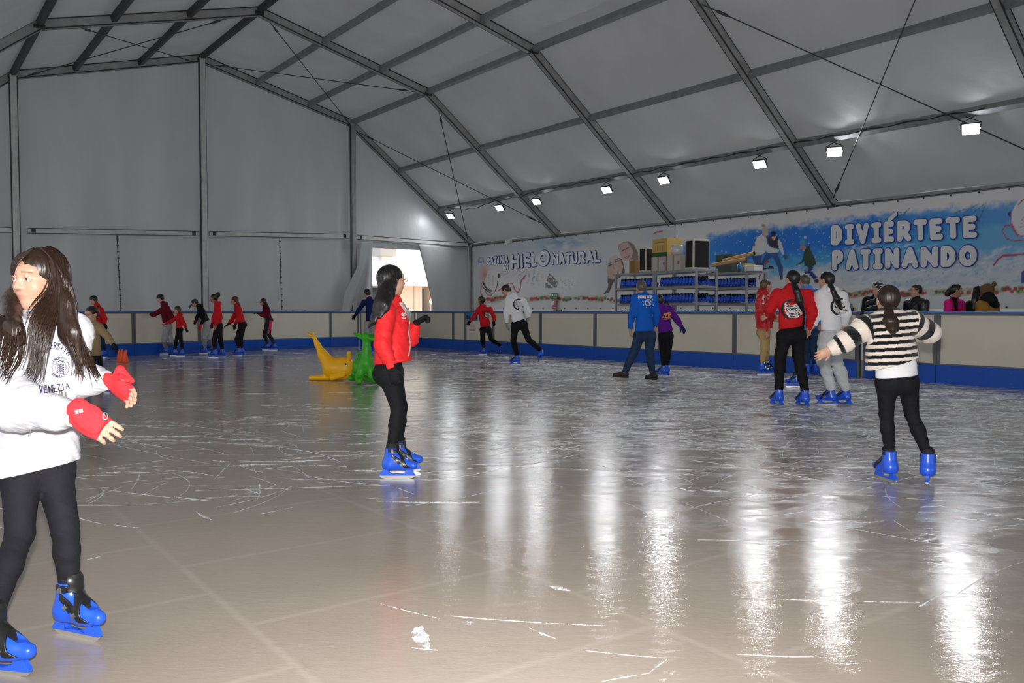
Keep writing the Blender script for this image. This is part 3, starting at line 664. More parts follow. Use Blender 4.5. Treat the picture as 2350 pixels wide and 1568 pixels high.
    shape(c, px, py, [(1760, 546), (1770, 540), (1783, 543), (1789, 550), (1787, 570), (1772, 570), (1764, 560)], (.03, .025, .05))
    shape(c, px, py, [(1788, 547), (1794, 560), (1800, 583), (1796, 586), (1786, 566), (1785, 552)], (.55, .55, .56)); shape(c, px, py, [(1796, 584), (1803, 585), (1809, 588), (1806, 596), (1800, 594)], (.07, .10, .14))
    shape(c, px, py, [(1758, 556), (1766, 566), (1788, 574), (1786, 580), (1762, 580), (1752, 572)], (.58, .58, .59)); shape(c, px, py, [(1770, 543), (1781, 543), (1778, 552), (1773, 550)], sk); mixp(c, blob(px, py, 1775, 536, 7.5, 7), (.015, .01, .03))
    # skater in the green coat
    shape(c, px, py, [(1846, 620), (1856, 612), (1868, 612), (1862, 622), (1872, 632), (1876, 636), (1868, 642), (1858, 632), (1852, 626), (1856, 638), (1848, 638)], (.03, .05, .20))
    shape(c, px, py, [(1850, 566), (1858, 562), (1862, 578), (1869, 590), (1873, 606), (1864, 612), (1848, 612), (1845, 600), (1840, 605), (1828, 610), (1840, 598)], (.035, .055, .035)); shape(c, px, py, [(1826, 611), (1830, 602), (1836, 604), (1830, 611)], (.08, .2, .26))
    mixp(c, blob(px, py, 1851, 618, 4.5, 6.5), (.20, .33, .42)); mixp(c, blob(px, py, 1842, 557, 8, 9), (.06, .27, .40)); mixp(c, blob(px, py, 1848, 545, 4), (.40, .45, .48)); shape(c, px, py, [(1835, 565), (1848, 564), (1848, 573), (1836, 572)], (.45, .16, .12)); mixp(c, blob(px, py, 1874, 645, 7, 6), (.02, .02, .03))
    # white skate with red ribbon
    shape(c, px, py, [(2322, 486), (2335, 462), (2352, 452), (2365, 520), (2352, 545), (2335, 540), (2322, 515)], (.64, .62, .62)); shape(c, px, py, [(2313, 489), (2321, 484), (2322, 500), (2315, 498)], (.03, .04, .12))
    stroke(c, px, py, [(2321, 484), (2321, 512), (2336, 540), (2360, 543)], 1.2, (.25, .10, .3)); stroke(c, px, py, [(2321, 518), (2308, 517), (2299, 530), (2310, 548), (2330, 553), (2360, 553)], 1.3, (.40, .05, .08)); stroke(c, px, py, [(2321, 518), (2336, 541)], 2.0, (.45, .04, .08))
    stroke(c, px, py, [(2280, 610), (2290, 596), (2303, 587), (2325, 586), (2360, 581)], 2.0, (.40, .04, .06)); stroke(c, px, py, [(2338, 470), (2345, 460), (2356, 456)], 1.2, (.35, .06, .08))
    for k in range(7): stroke(c, px, py, [(2342 + k * .4, 525 - 4 * k), (2346 + k * .4, 524 - 4 * k)], .6, (.2, .2, .3))
    shape(c, px, py, [(2345, 625), (2360, 612), (2360, 650), (2343, 650)], (.05, .10, .30))
    for i in range(26):
        x = rb.uniform(1900, 2350); stroke(c, px, py, [(x, 682), (x + rb.uniform(-6, 6), 674)], .5, (.45, .45, .45), .5)
    garland(c, px, py, lambda x: np.interp(x, [1560, 1750, 1930, 2350], [690, 680, 676, 667]) + 2 * math.sin(x / 25), 1560, 2420, 8.5, True)
def paint1(c, px, py, U, Z):
    c[:] = (.60, .595, .59)
    mixp(c, blob(px, py, 1290, 556, 95, 24, .9) * smooth01(nz2(px, py, 14, 9, 41) + .7), (.16, .34, .52), .9); mixp(c, blob(px, py, 1200, 568, 110, 26, 1.0), (.36, .45, .60), .6)
    mixp(c, blob(px, py, 1275, 605, 55, 40, 1.0), (.30, .42, .56), .5); mixp(c, blob(px, py, 1510, 540, 60, 30, 1.0), (.35, .45, .58), .5); mixp(c, blob(px, py, 1390, 620, 60, 80, 1.0), (.45, .52, .60), .5)
    mixp(c, blob(px, py, 1112, 632, 14, 34, .9), (.55, .22, .14), .8); mixp(c, blob(px, py, 1160, 628, 22, 16, .9) * smooth01(nz2(px, py, 4, 5, 43) * 2), (.45, .22, .20), .7)
    mixp(c, blob(px, py, 1225, 638, 26, 26, .8) * smooth01(nz2(px, py, 4, 7, 44) * 2), (.12, .28, .36), .8); mixp(c, blob(px, py, 1195, 628, 20, 18, .8) * smooth01(nz2(px, py, 3, 5, 45) * 2), (.2, .2, .22), .7)
    tri = inpoly(px, py, [(1252, 650), (1262, 622), (1271, 636), (1280, 648), (1278, 660), (1264, 662), (1251, 660)]); mixp(c, tri * smooth01(nz2(px, py, 2.5, 5, 46) * 2 + .9), (.12, .09, .11), .9)
    mixp(c, blob(px, py, 1300, 650, 34, 20, .8) * smooth01(nz2(px, py, 3, 4, 47) * 3 - 1), (.15, .15, .18), .8)
    # printed skate
    shape(c, px, py, [(1112, 648), (1120, 622), (1134, 618), (1143, 632), (1138, 665), (1128, 672), (1114, 655)], (.64, .62, .61)); shape(c, px, py, [(1143, 627), (1147, 629), (1146, 638), (1143, 637)], (.03, .03, .04)); stroke(c, px, py, [(1143, 637), (1141, 656), (1136, 669)], .9, (.05, .05, .06))
    stroke(c, px, py, [(1108, 648), (1112, 655), (1118, 664), (1128, 668)], 1.3, (.03, .03, .04)); stroke(c, px, py, [(1106, 657), (1115, 666), (1127, 673)], 1.0, (.03, .03, .04)); stroke(c, px, py, [(1118, 661), (1114, 666)], .9, (.03, .03, .04)); stroke(c, px, py, [(1127, 666), (1124, 672)], .9, (.03, .03, .04)); shape(c, px, py, [(1108, 646), (1112, 650), (1113, 657), (1109, 655)], (.03, .03, .04))
    for k in range(6): stroke(c, px, py, [(1121, 654 - 4.5 * k), (1124, 653 - 4.5 * k)], .6, (.4, .3, .3)); stroke(c, px, py, [(1130, 655 - 4 * k), (1132, 653 - 4 * k)], .6, (.4, .2, .2))
    R_ = (.38, .07, .07)
    stroke(c, px, py, [(1104, 658), (1103, 672), (1110, 686)], .9, R_); stroke(c, px, py, [(1113, 668), (1118, 676), (1126, 679), (1130, 674)], 1.0, R_); stroke(c, px, py, [(1143, 668), (1158, 657), (1168, 650), (1176, 651), (1181, 664), (1188, 672), (1194, 662), (1196, 644), (1207, 632)], 1.2, R_); shape(c, px, py, [(1196, 644), (1202, 634), (1208, 631), (1203, 641)], R_)
    # emblem: round blue badge with white peaks
    mixp(c, blob(px, py, 1104, 600, 8, 12, .25), (.10, .22, .42), .8); mixp(c, blob(px, py, 1104, 596, 5, 6, .3), (.55, .6, .66), .9); shape(c, px, py, [(1097, 610), (1102, 600), (1105, 605), (1108, 599), (1112, 609)], (.58, .62, .68)); mixp(c, blob(px, py, 1102, 602, 1.8), (.05, .1, .25))
    # two laughing faces
    sk = (.52, .37, .31); dk = (.06, .045, .05)
    shape(c, px, py, [(1398, 600), (1394, 640), (1396, 660), (1384, 676), (1400, 672), (1410, 650), (1430, 650), (1434, 620), (1428, 595), (1412, 588)], (.11, .09, .10)); shape(c, px, py, [(1408, 648), (1432, 630), (1438, 665), (1410, 682), (1396, 676)], (.56, .52, .50))
    shape(c, px, py, [(1394, 612), (1392, 622), (1396, 638), (1406, 642), (1414, 640), (1428, 625), (1430, 612), (1424, 597), (1412, 588), (1400, 592)], sk); shape(c, px, py, [(1393, 610), (1398, 593), (1411, 586), (1421, 591), (1412, 596), (1400, 604)], (.50, .48, .47))
    mixp(c, blob(px, py, 1411, 620, 13, 12, .9), (.62, .46, .38), .5)
    for x, y in ((1400, 609), (1415, 600)): stroke(c, px, py, [(x - 4, y + 1.5), (x, y - .5), (x + 4, y - 2)], 1.1, dk); stroke(c, px, py, [(x - 4.5, y - 3), (x + 4, y - 6.5)], .8, (.15, .09, .08))
    stroke(c, px, py, [(1407, 606), (1408, 616), (1412, 617)], .7, (.35, .2, .16)); shape(c, px, py, [(1405, 630), (1412, 628), (1420, 620), (1419, 628), (1411, 634)], (.30, .07, .07)); shape(c, px, py, [(1407, 629.5), (1413, 628), (1419, 622), (1418, 625.5), (1411, 631)], (.66, .64, .62))
    shape(c, px, py, [(1418, 572), (1421, 562), (1431, 555), (1442, 554), (1455, 562), (1464, 580), (1466, 600), (1452, 606), (1436, 590)], (.22, .17, .14)); shape(c, px, py, [(1419, 572), (1423, 562), (1432, 556), (1441, 557), (1448, 566), (1453, 580), (1449, 592), (1438, 600), (1431, 598), (1425, 588)], sk)
    for x, y in ((1430, 575), (1440, 570)): stroke(c, px, py, [(x - 3, y + 1.5), (x + 3, y - 2)], 1.0, dk)
    stroke(c, px, py, [(1435, 573), (1437, 582)], .8, (.35, .2, .16)); shape(c, px, py, [(1433, 590), (1439, 588), (1446, 581), (1444, 589), (1437, 594)], (.30, .07, .07)); shape(c, px, py, [(1435, 590), (1440, 588), (1445, 583), (1443, 587.5), (1438, 591.5)], (.66, .64, .62))
    shape(c, px, py, [(1436, 600), (1450, 596), (1462, 600), (1460, 640), (1434, 640)], (.56, .54, .54))
    stroke(c, px, py, [(1500, 537), (1508, 533), (1520, 531)], 1.4, (.4, .06, .07))
    garland(c, px, py, lambda x: np.interp(x, [1105, 1300, 1550], [688, 685, 690]) + 1.5 * math.sin(x / 17), 1108, 1555, 6.5, False)
    c *= .93
B2 = banner('printed_banner', 1550, 2520, 'large blue and white skating banner with big two line lettering and skaters', paint2, .024)
B1 = banner('printed_banner', 1087, 1549, 'pale watercolour skating banner with outlined lettering and two laughing faces', paint1, .026)

# lettering: every glyph is a set of thick rounded strokes
GL = {'D': [[(0, 0), (0, 1), (.45, 1), (.85, .78), (.95, .5), (.85, .22), (.45, 0), (0, 0)]], 'I': [[(.5, 0), (.5, 1)]], 'i': [[(.5, 0), (.5, 1)], [(.05, 0), (.95, 0)], [(.05, 1), (.95, 1)]],
      'V': [[(0, 1), (.5, 0), (1, 1)]], 'E': [[(.9, 0), (0, 0), (0, 1), (.9, 1)], [(0, .5), (.75, .5)]], 'R': [[(0, 0), (0, 1), (.55, 1), (.88, .88), (.88, .62), (.5, .45), (0, .45)], [(.45, .45), (1, 0)]],
      'T': [[(0, 1), (1, 1)], [(.5, 1), (.5, 0)]], 'P': [[(0, 0), (0, 1), (.6, 1), (.92, .86), (.92, .6), (.6, .45), (0, .45)]], 'A': [[(0, 0), (.5, 1), (1, 0)], [(.2, .32), (.8, .32)]],
      'N': [[(0, 0), (0, 1), (1, 0), (1, 1)]], 'O': [[(.5 + .5 * math.cos(t), .5 + .5 * math.sin(t)) for t in np.linspace(0, 2 * math.pi, 22)]], 'H': [[(0, 0), (0, 1)], [(1, 0), (1, 1)], [(0, .5), (1, .5)]],
      'L': [[(0, 1), (0, 0), (.9, 0)]], 'U': [[(0, 1), (0, .3), (.2, .04), (.5, 0), (.8, .04), (1, .3), (1, 1)]], 'S': [[(.95, .82), (.7, 1), (.3, 1), (.05, .8), (.15, .58), (.8, .42), (.95, .2), (.7, 0), (.3, 0), (.05, .16)]],
      'M': [[(0, 0), (0, 1), (.5, .35), (1, 1), (1, 0)]], 'Z': [[(0, 1), (1, 1), (0, 0), (1, 0)]], 'G': [[(.95, .8), (.7, 1), (.3, 1), (0, .7), (0, .3), (.3, 0), (.75, 0), (.98, .2), (.98, .48), (.6, .48)]], 'C': [[(.95, .8), (.7, 1), (.3, 1), (0, .7), (0, .3), (.3, 0), (.7, 0), (.95, .2)]],
      'F': [[(0, 0), (0, 1), (.9, 1)], [(0, .5), (.7, .5)]], 'Y': [[(0, 1), (.5, .5), (1, 1)], [(.5, .5), (.5, 0)]], "'": [[(.3, 0), (.7, 1)]],
      'f': [[(.8, .95), (.5, 1), (.35, .8), (.35, 0)], [(.1, .6), (.7, .6)]], 'r': [[(.2, 0), (.2, .6)], [(.2, .45), (.5, .62), (.8, .55)]], 'e': [[(.1, .32), (.85, .32), (.75, .58), (.4, .62), (.1, .35), (.3, .02), (.85, .08)]], 's': [[(.8, .55), (.4, .62), (.2, .45), (.75, .2), (.55, 0), (.15, .06)]], 't': [[(.45, 1), (.45, .1), (.75, 0)], [(.15, .65), (.8, .65)]], 'y': [[(.1, .6), (.45, .1)], [(.85, .6), (.3, -.35)]], 'l': [[(.5, 1), (.5, .05), (.7, 0)]],
      '1': [[(.2, .8), (.55, 1), (.55, 0)]], '2': [[(.05, .8), (.3, 1), (.75, .98), (.9, .72), (0, 0), (.95, 0)]], '5': [[(.9, 1), (.15, 1), (.1, .55), (.6, .6), (.92, .32), (.6, 0), (.05, .08)]], '!': [[(.5, 1), (.5, .35)], [(.5, .05), (.5, .0)]]}
def bil(q, x, y):
    """q = bottom-left, bottom-right, top-right, top-left"""
    q = [np.asarray(p, float) for p in q]; return (q[0] * (1 - x) + q[1] * x) * (1 - y) + (q[3] * (1 - x) + q[2] * x) * y
def flat_strokes(mb, lines, w, to3, nrm, mi=0):
    k = 0; nrm = np.zeros(3) if nrm is None else np.asarray(nrm) * .0001
    """rounded flat strokes; lines are 2D metric polylines, to3 maps (x,y)->3D"""
    for ln in lines:
        for (x0, y0), (x1, y1) in zip(ln[:-1], ln[1:]):
            dx, dy = x1 - x0, y1 - y0; L_ = math.hypot(dx, dy) + 1e-9; a = math.atan2(dy, dx)
            pts = [(x0 + w * math.cos(t), y0 + w * math.sin(t)) for t in np.linspace(a + math.pi / 2, a + 3 * math.pi / 2, 7)] + [(x1 + w * math.cos(t), y1 + w * math.sin(t)) for t in np.linspace(a - math.pi / 2, a + math.pi / 2, 7)]
            mb.add([np.asarray(to3(*p)) + nrm * k for p in pts], [tuple(range(14))], mi); k += 1
M_LETW = mat('white_lettering', (.60, .60, .61), .55); M_LETB = mat('blue_lettering_outline', (.03, .07, .38), .55)
def wall_word(text, widths, quad, w, parent, name='lettering', rim=.026, glyphs=None):
    """quad: four pixels bl, br, tr, tl"""
    Q = [onwall(x, y, BO) for x, y in quad]; tot = sum(widths); x = 0; mw = MB()
    for pas, (ww, h, mi) in enumerate(((w + rim, .006, 0), (w, .026, 1))):
        x = 0; nl = 0
        for ch, wd in zip(text, widths):
            a = x / tot; b_ = (x + wd) / tot; x += wd
            if ch == ' ': continue
            gp = .42 * w
            Lw = (bil(Q, b_, .5) - bil(Q, a, .5))[0]; Hh = (bil(Q, (a + b_) / 2, 1) - bil(Q, (a + b_) / 2, 0))[1]
            ins = (w + rim) / abs(Lw); iny = (w + rim) / abs(Hh)
            lines = []
            for ln in GL[ch]:
                lines.append([tuple(bil(Q, a + (b_ - a) * (ins + gx * (1 - 2 * ins)), iny + gy * (1 - 2 * iny))) for gx, gy in ln])
            flat_strokes(mw, lines, ww, lambda u, z: PT(BO + wavf(u, z) + h + .00012 * nl, z, u), DG, mi); nl += sum(len(q_) for q_ in lines)
    return mw.build(name, [M_LETB, M_LETW], parent)
wall_word('DiViERTETE', [1.05, .92, 1.15, .95, 1, 1.15, 1.1, 1.05, 1.1, 1.1], [(1907, 566), (2249, 548), (2247, 492), (1907, 515)], .067, B2)
qa = [onwall(x, y, BO) for x, y in ((2043, 505), (2057, 492))]
mw = MB(); flat_strokes(mw, [[qa[0], qa[1]]], .067, lambda u, z: PT(BO + wavf(u, z) + .010, z, u), DG, 0); flat_strokes(mw, [[qa[0], qa[1]]], .050, lambda u, z: PT(BO + wavf(u, z) + .028, z, u), DG, 1); mw.build('lettering_accent', [M_LETB, M_LETW], B2)
wall_word('PATiNANDO', [1, 1.1, .9, .9, 1.15, 1.25, 1.25, 1.1, 1.25], [(1909, 624), (2246, 613), (2246, 559), (1909, 572)], .071, B2)
wall_word('PATINA', [1, 1.1, .9, .55, 1.1, 1.1], [(1117, 609), (1168, 605), (1168, 584), (1117, 590)], .039, B1, rim=.024)
wall_word('EN', [1, 1.2], [(1156, 620), (1168.5, 619), (1168.5, 608), (1156, 609)], .024, B1, rim=.018)
wall_word('HIEL', [1.15, .6, 1, .8], [(1173, 620), (1236, 613), (1234, 577), (1173, 583)], .067, B1, rim=.028)
wall_word('O', [1], [(1235, 614), (1263, 611), (1263, 571), (1235, 575)], .075, B1, rim=.028)
wall_word('NATURAL', [1.05, 1.05, .95, 1, 1.05, 1.1, .95], [(1266, 609), (1381, 604), (1379, 573), (1266, 581)], .05, B1, rim=.024)

# ------------------------------------------------------------------ signs
def text_on(mb, text, x0, y0, x1, y1, w, to3, mi=0, gap=.28, nn_=None):
    n = len(text); cw = (x1 - x0) / (n + (n - 1) * gap)
    for i, ch in enumerate(text):
        if ch == ' ': continue
        a = x0 + i * cw * (1 + gap); L = [[(a + cw * gx, y0 + (y1 - y0) * gy) for gx, gy in ln] for ln in GL[ch]]
        flat_strokes(mb, L, w, to3, nn_, mi)
M_GRN = mat('sign_green', rgb(20, 110, 60), .4); M_RED = mat('sign_red', rgb(150, 25, 30), .4); M_WHT = mat('sign_white', (.75, .75, .72), .5)
def wall_plate(name, quad, m, label, cat, off=BO + .07, th=.01):
    (x0, y0), (x1, y1) = quad; a = onwall(x0, y1, off); b_ = onwall(x1, y0, off)
    mb = MB(); u0, z0 = a; u1, z1 = b_; c_ = PT(off, (z0 + z1) / 2, (u0 + u1) / 2); mb.box(c_, (th / 2, abs(u1 - u0) / 2, abs(z1 - z0) / 2), np.stack([DG, DL, ZU], 1))
    o = mb.build(name, m); tag(o, label, cat); return o, u0, u1, z0, z1
o, u0, u1, z0, z1 = wall_plate('exit_sign', ((1265, 673), (1279, 687)), M_GRN, 'green exit sign with an arrow hanging on the pale banner', 'sign')
mb = MB(); text_on(mb, 'SALIDA', u0 + .02, z0 + (z1 - z0) * .52, u1 - .02, z1 - .03, .006, lambda u, z: PT(BO + .078, z, u), nn_=DG)
zz = z0 + (z1 - z0) * .2; flat_strokes(mb, [[(u0 + .04, zz), (u1 - .03, zz)], [(u0 + .08, zz + .025), (u0 + .04, zz), (u0 + .08, zz - .025)]], .006, lambda u, z: PT(BO + .078, z, u), DG); mb.build('sign_lettering', M_WHT, o)
o, u0, u1, z0, z1 = wall_plate('fire_equipment_sign', ((1267, 688.5), (1277, 709)), M_RED, 'red fire equipment sign under the green exit sign', 'sign')
mb = MB(); w_ = u1 - u0; h_ = z1 - z0
mb.box(PT(BO + .078, z0 + h_ * .62, u0 + w_ * .3), (.002, w_ * .12, h_ * .18), np.stack([DG, DL, ZU], 1)); mb.box(PT(BO + .078, z0 + h_ * .85, u0 + w_ * .3), (.002, w_ * .08, h_ * .06), np.stack([DG, DL, ZU], 1))
flat_strokes(mb, [[(u0 + w_ * .75, z0 + h_ * .45), (u0 + w_ * .75, z0 + h_ * .9)], [(u0 + w_ * .62, z0 + h_ * .55), (u0 + w_ * .88, z0 + h_ * .55)], [(u0 + w_ * .62, z0 + h_ * .75), (u0 + w_ * .88, z0 + h_ * .75)], [(u0 + .03, z0 + h_ * .15), (u1 - .03, z0 + h_ * .15)]], .006, lambda u, z: PT(BO + .078, z, u), DG); mb.build('pictogram', M_WHT, o)
# blue notices on the barrier
def board_sign(pxa, pxb, z0, z1, label, text, A=None, d=None, nn=None):
    A = cornerR if A is None else A; d = dR if d is None else d; nn = nR if nn is None else nn
    a = line_x(A, d, pxa); b_ = line_x(A, d, pxb); dd = (b_ - a) / np.linalg.norm(b_ - a); Lg = np.linalg.norm(b_ - a)
    mb = MB(); R = np.stack([dd, nn, ZU], 1); mb.box((a + b_) / 2 + ZU * (z0 + z1) / 2 + nn * .03, (Lg / 2, .004, (z1 - z0) / 2), R); o = mb.build('notice_board', mat('notice_blue', rgb(45, 140, 205), .45, vary=.2, vscale=6)); tag(o, label, 'sign')
    to3 = lambda x, y: a + dd * x + ZU * y + nn * .024
    mb = MB(); text_on(mb, text, .05, z1 - (z1 - z0) * .72 if z1 - z0 < .4 else z1 - .24, min(Lg - .04, .05 + .155 * len(text)), z1 - .08, .016, to3, nn_=-nn); mb.build('notice_lettering', M_BLK, o)
    return o, a, dd, Lg
o, a, dd, Lg = board_sign(1067.5, 1094, .92, 1.15, 'light blue exit notice partly behind the child in the red hoodie', 'SALIDA')
mb = MB()
for k in range(6): mb.box(a + dd * Lg * .5 + ZU * (.80 - .035 * k) + nR * .037, (Lg * .25, .001, .008), np.stack([dd, nR, ZU], 1))
mb.build('small_print', mat('faded_print', (.42, .37, .27), .5), o)
board_sign(1986, 2010, .98, 1.15, 'small blue notice on the gate partly hidden by the striped girl', 'E')
# ------------------------------------------------------------------ smooth bodies: signed distance shapes meshed with surface nets
def nrmz(v): v = np.asarray(v, float); return v / (np.linalg.norm(v) + 1e-12)
def A3(*a): return np.array(a, float)
def cone(a, b, ra, rb=None, ax=None, sq=1.0, k=.02): return ('c', np.asarray(a, float), np.asarray(b, float), ra, ra if rb is None else rb, None if ax is None else nrmz(ax), sq, k)
def ell(c, r, R=None, k=.02, sub=False): return ('e', np.asarray(c, float), np.asarray(r, float), np.eye(3) if R is None else np.asarray(R), k, sub)
def ev(prims, P):
    d = np.full(len(P), 9.0)
    for q in prims:
        if q[0] == 'c':
            _, a, b, ra, rb, ax, sq, k = q; p = P
            if ax is not None: f = 1 / sq - 1; p = P + (P @ ax)[:, None] * ax * f; a = a + (a @ ax) * ax * f; b = b + (b @ ax) * ax * f
            ab = b - a; L = ab @ ab + 1e-12; pa = p - a; t = np.clip(pa @ ab / L, 0, 1); w = pa - t[:, None] * ab
            di = np.sqrt((w * w).sum(1)) - (ra + (rb - ra) * t); sub = False
            if ax is not None: di = di * (sq ** .5)
        else:
            _, c, r, R, k, sub = q; p = (P - c) @ R; k0 = np.sqrt(((p / r) ** 2).sum(1)); k1 = np.sqrt(((p / (r * r)) ** 2).sum(1)) + 1e-9; di = k0 * (k0 - 1) / k1
        if sub:
            di = -di; h = np.clip(.5 - .5 * (d - di) / k, 0, 1); d = d * (1 - h) + di * h + k * h * (1 - h)
        else:
            h = np.clip(.5 + .5 * (d - di) / k, 0, 1); d = d * (1 - h) + di * h - k * h * (1 - h)
    return d
def bounds(prims, pad):
    lo = np.full(3, 1e9); hi = -lo
    for q in prims:
        if q[0] == 'c':
            r = max(q[3], q[4]); lo = np.minimum(lo, np.minimum(q[1], q[2]) - r); hi = np.maximum(hi, np.maximum(q[1], q[2]) + r)
        elif not q[5]:
            r = max(q[2]); lo = np.minimum(lo, q[1] - r); hi = np.maximum(hi, q[1] + r)
    return lo - pad, hi + pad
def surf(f, lo, hi, cell):
    B = 8; nb = np.maximum(1, np.ceil((hi - lo) / cell / B).astype(int)); n = nb * B
    V = np.empty(n, np.float32)
    bi = np.stack(np.meshgrid(*[np.arange(x) for x in nb], indexing='ij'), -1).reshape(-1, 3)
    dc = f(lo + (bi * B + (B - 1) / 2) * cell); act = np.abs(dc) < B * cell * 1.9
    loc = np.stack(np.meshgrid(*[np.arange(B)] * 3, indexing='ij'), -1).reshape(-1, 3)
    Vb = np.repeat(dc[:, None], B ** 3, 1).astype(np.float32); ids = np.nonzero(act)[0]
    for i in range(0, len(ids), 200):
        j = ids[i:i + 200]; P = lo + (bi[j][:, None, :] * B + loc[None]) * cell; Vb[j] = f(P.reshape(-1, 3)).reshape(len(j), -1)
    V = Vb.reshape(*nb, B, B, B).transpose(0, 3, 1, 4, 2, 5).reshape(n)
    S = V < 0
    c = np.zeros(tuple(n - 1), np.int8)
    for dx in (0, 1):
        for dy in (0, 1):
            for dz in (0, 1): c += S[dx:n[0] - 1 + dx, dy:n[1] - 1 + dy, dz:n[2] - 1 + dz]
    mix = (c > 0) & (c < 8); cells = np.argwhere(mix)
    if len(cells) == 0: return np.zeros((0, 3)), np.zeros((0, 4), int)
    idx = -np.ones(tuple(n - 1), np.int32); idx[mix] = np.arange(len(cells))
    acc = np.zeros((len(cells), 3)); cnt = np.zeros(len(cells))
    cor = [(a, b, d) for a in (0, 1) for b in (0, 1) for d in (0, 1)]
    for i, p in enumerate(cor):
        for q in cor[i + 1:]:
            if sum(abs(x - y) for x, y in zip(p, q)) != 1: continue
            v0 = V[cells[:, 0] + p[0], cells[:, 1] + p[1], cells[:, 2] + p[2]]; v1 = V[cells[:, 0] + q[0], cells[:, 1] + q[1], cells[:, 2] + q[2]]
            m = (v0 < 0) != (v1 < 0); t = np.where(m, v0 / np.where(m, v0 - v1, 1), 0)[:, None]
            acc += np.where(m[:, None], np.array(p) * (1 - t) + np.array(q) * t, 0); cnt += m
    W = lo + (cells + acc / cnt[:, None]) * cell
    Fs = []
    for ax in range(3):
        o = [x for x in range(3) if x != ax]; sl0 = [slice(None)] * 3; sl1 = [slice(None)] * 3; sl0[ax] = slice(0, -1); sl1[ax] = slice(1, None)
        a = S[tuple(sl0)]; b = S[tuple(sl1)]; e = np.argwhere(a != b); e = e[(e[:, o[0]] > 0) & (e[:, o[1]] > 0) & (e[:, o[0]] < n[o[0]] - 1) & (e[:, o[1]] < n[o[1]] - 1)]
        if len(e) == 0: continue
        def g(d0, d1): q = e.copy(); q[:, o[0]] += d0; q[:, o[1]] += d1; return idx[q[:, 0], q[:, 1], q[:, 2]]
        qd = np.stack([g(-1, -1), g(0, -1), g(0, 0), g(-1, 0)], 1); ins = a[e[:, 0], e[:, 1], e[:, 2]]
        if ax == 1: ins = ~ins
        qd[~ins] = qd[~ins][:, ::-1]; Fs.append(qd)
    F = np.concatenate(Fs); return W, F[(F >= 0).all(1)]
def sdf_obj(name, prims, cell, m, parent=None, post=None, colf=None, pad=.03):
    f = (lambda P: post(ev(prims, P), P)) if post else (lambda P: ev(prims, P))
    lo, hi = bounds(prims, pad + 2 * cell); W, F = surf(f, lo, hi, cell)
    if len(F) == 0: return None, f
    return mesh_obj(name, W, F, m, parent, True, colors=None if colf is None else colf(W)), f
def folds(P, amp, sc, seed): return amp * vnoise(P * sc, seed)
def basis(fwd, up=(0, 0, 1)):
    """columns: x to the right hand side of someone facing fwd, y forward, z up"""
    y = nrmz(fwd); x = nrmz(np.cross(y, up)); return np.stack([x, y, np.cross(x, y)], 1)
def rotmat(yaw=0, pitch=0, roll=0):
    cz, sz, cx, sx, cy, sy = math.cos(yaw), math.sin(yaw), math.cos(pitch), math.sin(pitch), math.cos(roll), math.sin(roll)
    return np.array([[cz, -sz, 0], [sz, cz, 0], [0, 0, 1]]) @ np.array([[1, 0, 0], [0, cx, -sx], [0, sx, cx]]) @ np.array([[cy, 0, sy], [0, 1, 0], [-sy, 0, cy]])
def dirv(az, el=0):
    """unit vector; az 0 = away from the camera, 90 = picture right, 180 = towards the camera, 270 = picture left (degrees)"""
    a = math.radians(az); e = math.radians(el); return np.array([math.sin(a) * math.cos(e), math.cos(a) * math.cos(e), math.sin(e)])

def hair_mat(name, c, c2=None):
    if name in MATS: return MATS[name]
    m = bpy.data.materials.new(name); m.use_nodes = True; nt = m.node_tree; b = nt.nodes['Principled BSDF']; b.inputs['Roughness'].default_value = .38; b.inputs['Specular IOR Level'].default_value = .55
    tc = nt.nodes.new('ShaderNodeTexCoord'); mp = nt.nodes.new('ShaderNodeMapping'); mp.inputs['Scale'].default_value = (90, 90, 7); n = nt.nodes.new('ShaderNodeTexNoise'); n.inputs['Scale'].default_value = 1.0; n.inputs['Detail'].default_value = 4
    nt.links.new(tc.outputs['Object'], mp.inputs[0]); nt.links.new(mp.outputs[0], n.inputs['Vector'])
    bp = nt.nodes.new('ShaderNodeBump'); bp.inputs['Strength'].default_value = .7; bp.inputs['Distance'].default_value = .006; nt.links.new(n.outputs['Fac'], bp.inputs['Height']); nt.links.new(bp.outputs['Normal'], b.inputs['Normal'])
    mx = nt.nodes.new('ShaderNodeMix'); mx.data_type = 'RGBA'; mx.inputs['A'].default_value = (*c, 1); mx.inputs['B'].default_value = (*(c2 or [x * 2.0 for x in c]), 1); nt.links.new(n.outputs['Fac'], mx.inputs['Factor']); nt.links.new(mx.outputs['Result'], b.inputs['Base Color'])
    MATS[name] = m; return m
H_BLK = hair_mat('black_hair', (.006, .005, .005)); H_DBR = hair_mat('dark_brown_hair', (.012, .006, .004), (.034, .017, .010)); H_BR = hair_mat('brown_hair', (.03, .014, .008), (.09, .045, .024))
H_AUB = hair_mat('auburn_hair', (.05, .014, .008), (.11, .035, .02)); H_GRY = hair_mat('grey_hair', (.07, .06, .052), (.16, .14, .12)); H_LBR = hair_mat('light_brown_hair', (.08, .045, .024), (.16, .1, .055))
def skin_mat():
    m = vcmat('skin', .48, .4); b = m.node_tree.nodes['Principled BSDF']; b.inputs['Subsurface Weight'].default_value = 0.08; b.inputs['Subsurface Radius'].default_value = (.01, .004, .002); b.inputs['Subsurface Scale'].default_value = .5; return m
M_SKIN = skin_mat()
SKIN = (.55, .31, .22); SKIN_D = (.30, .15, .09)

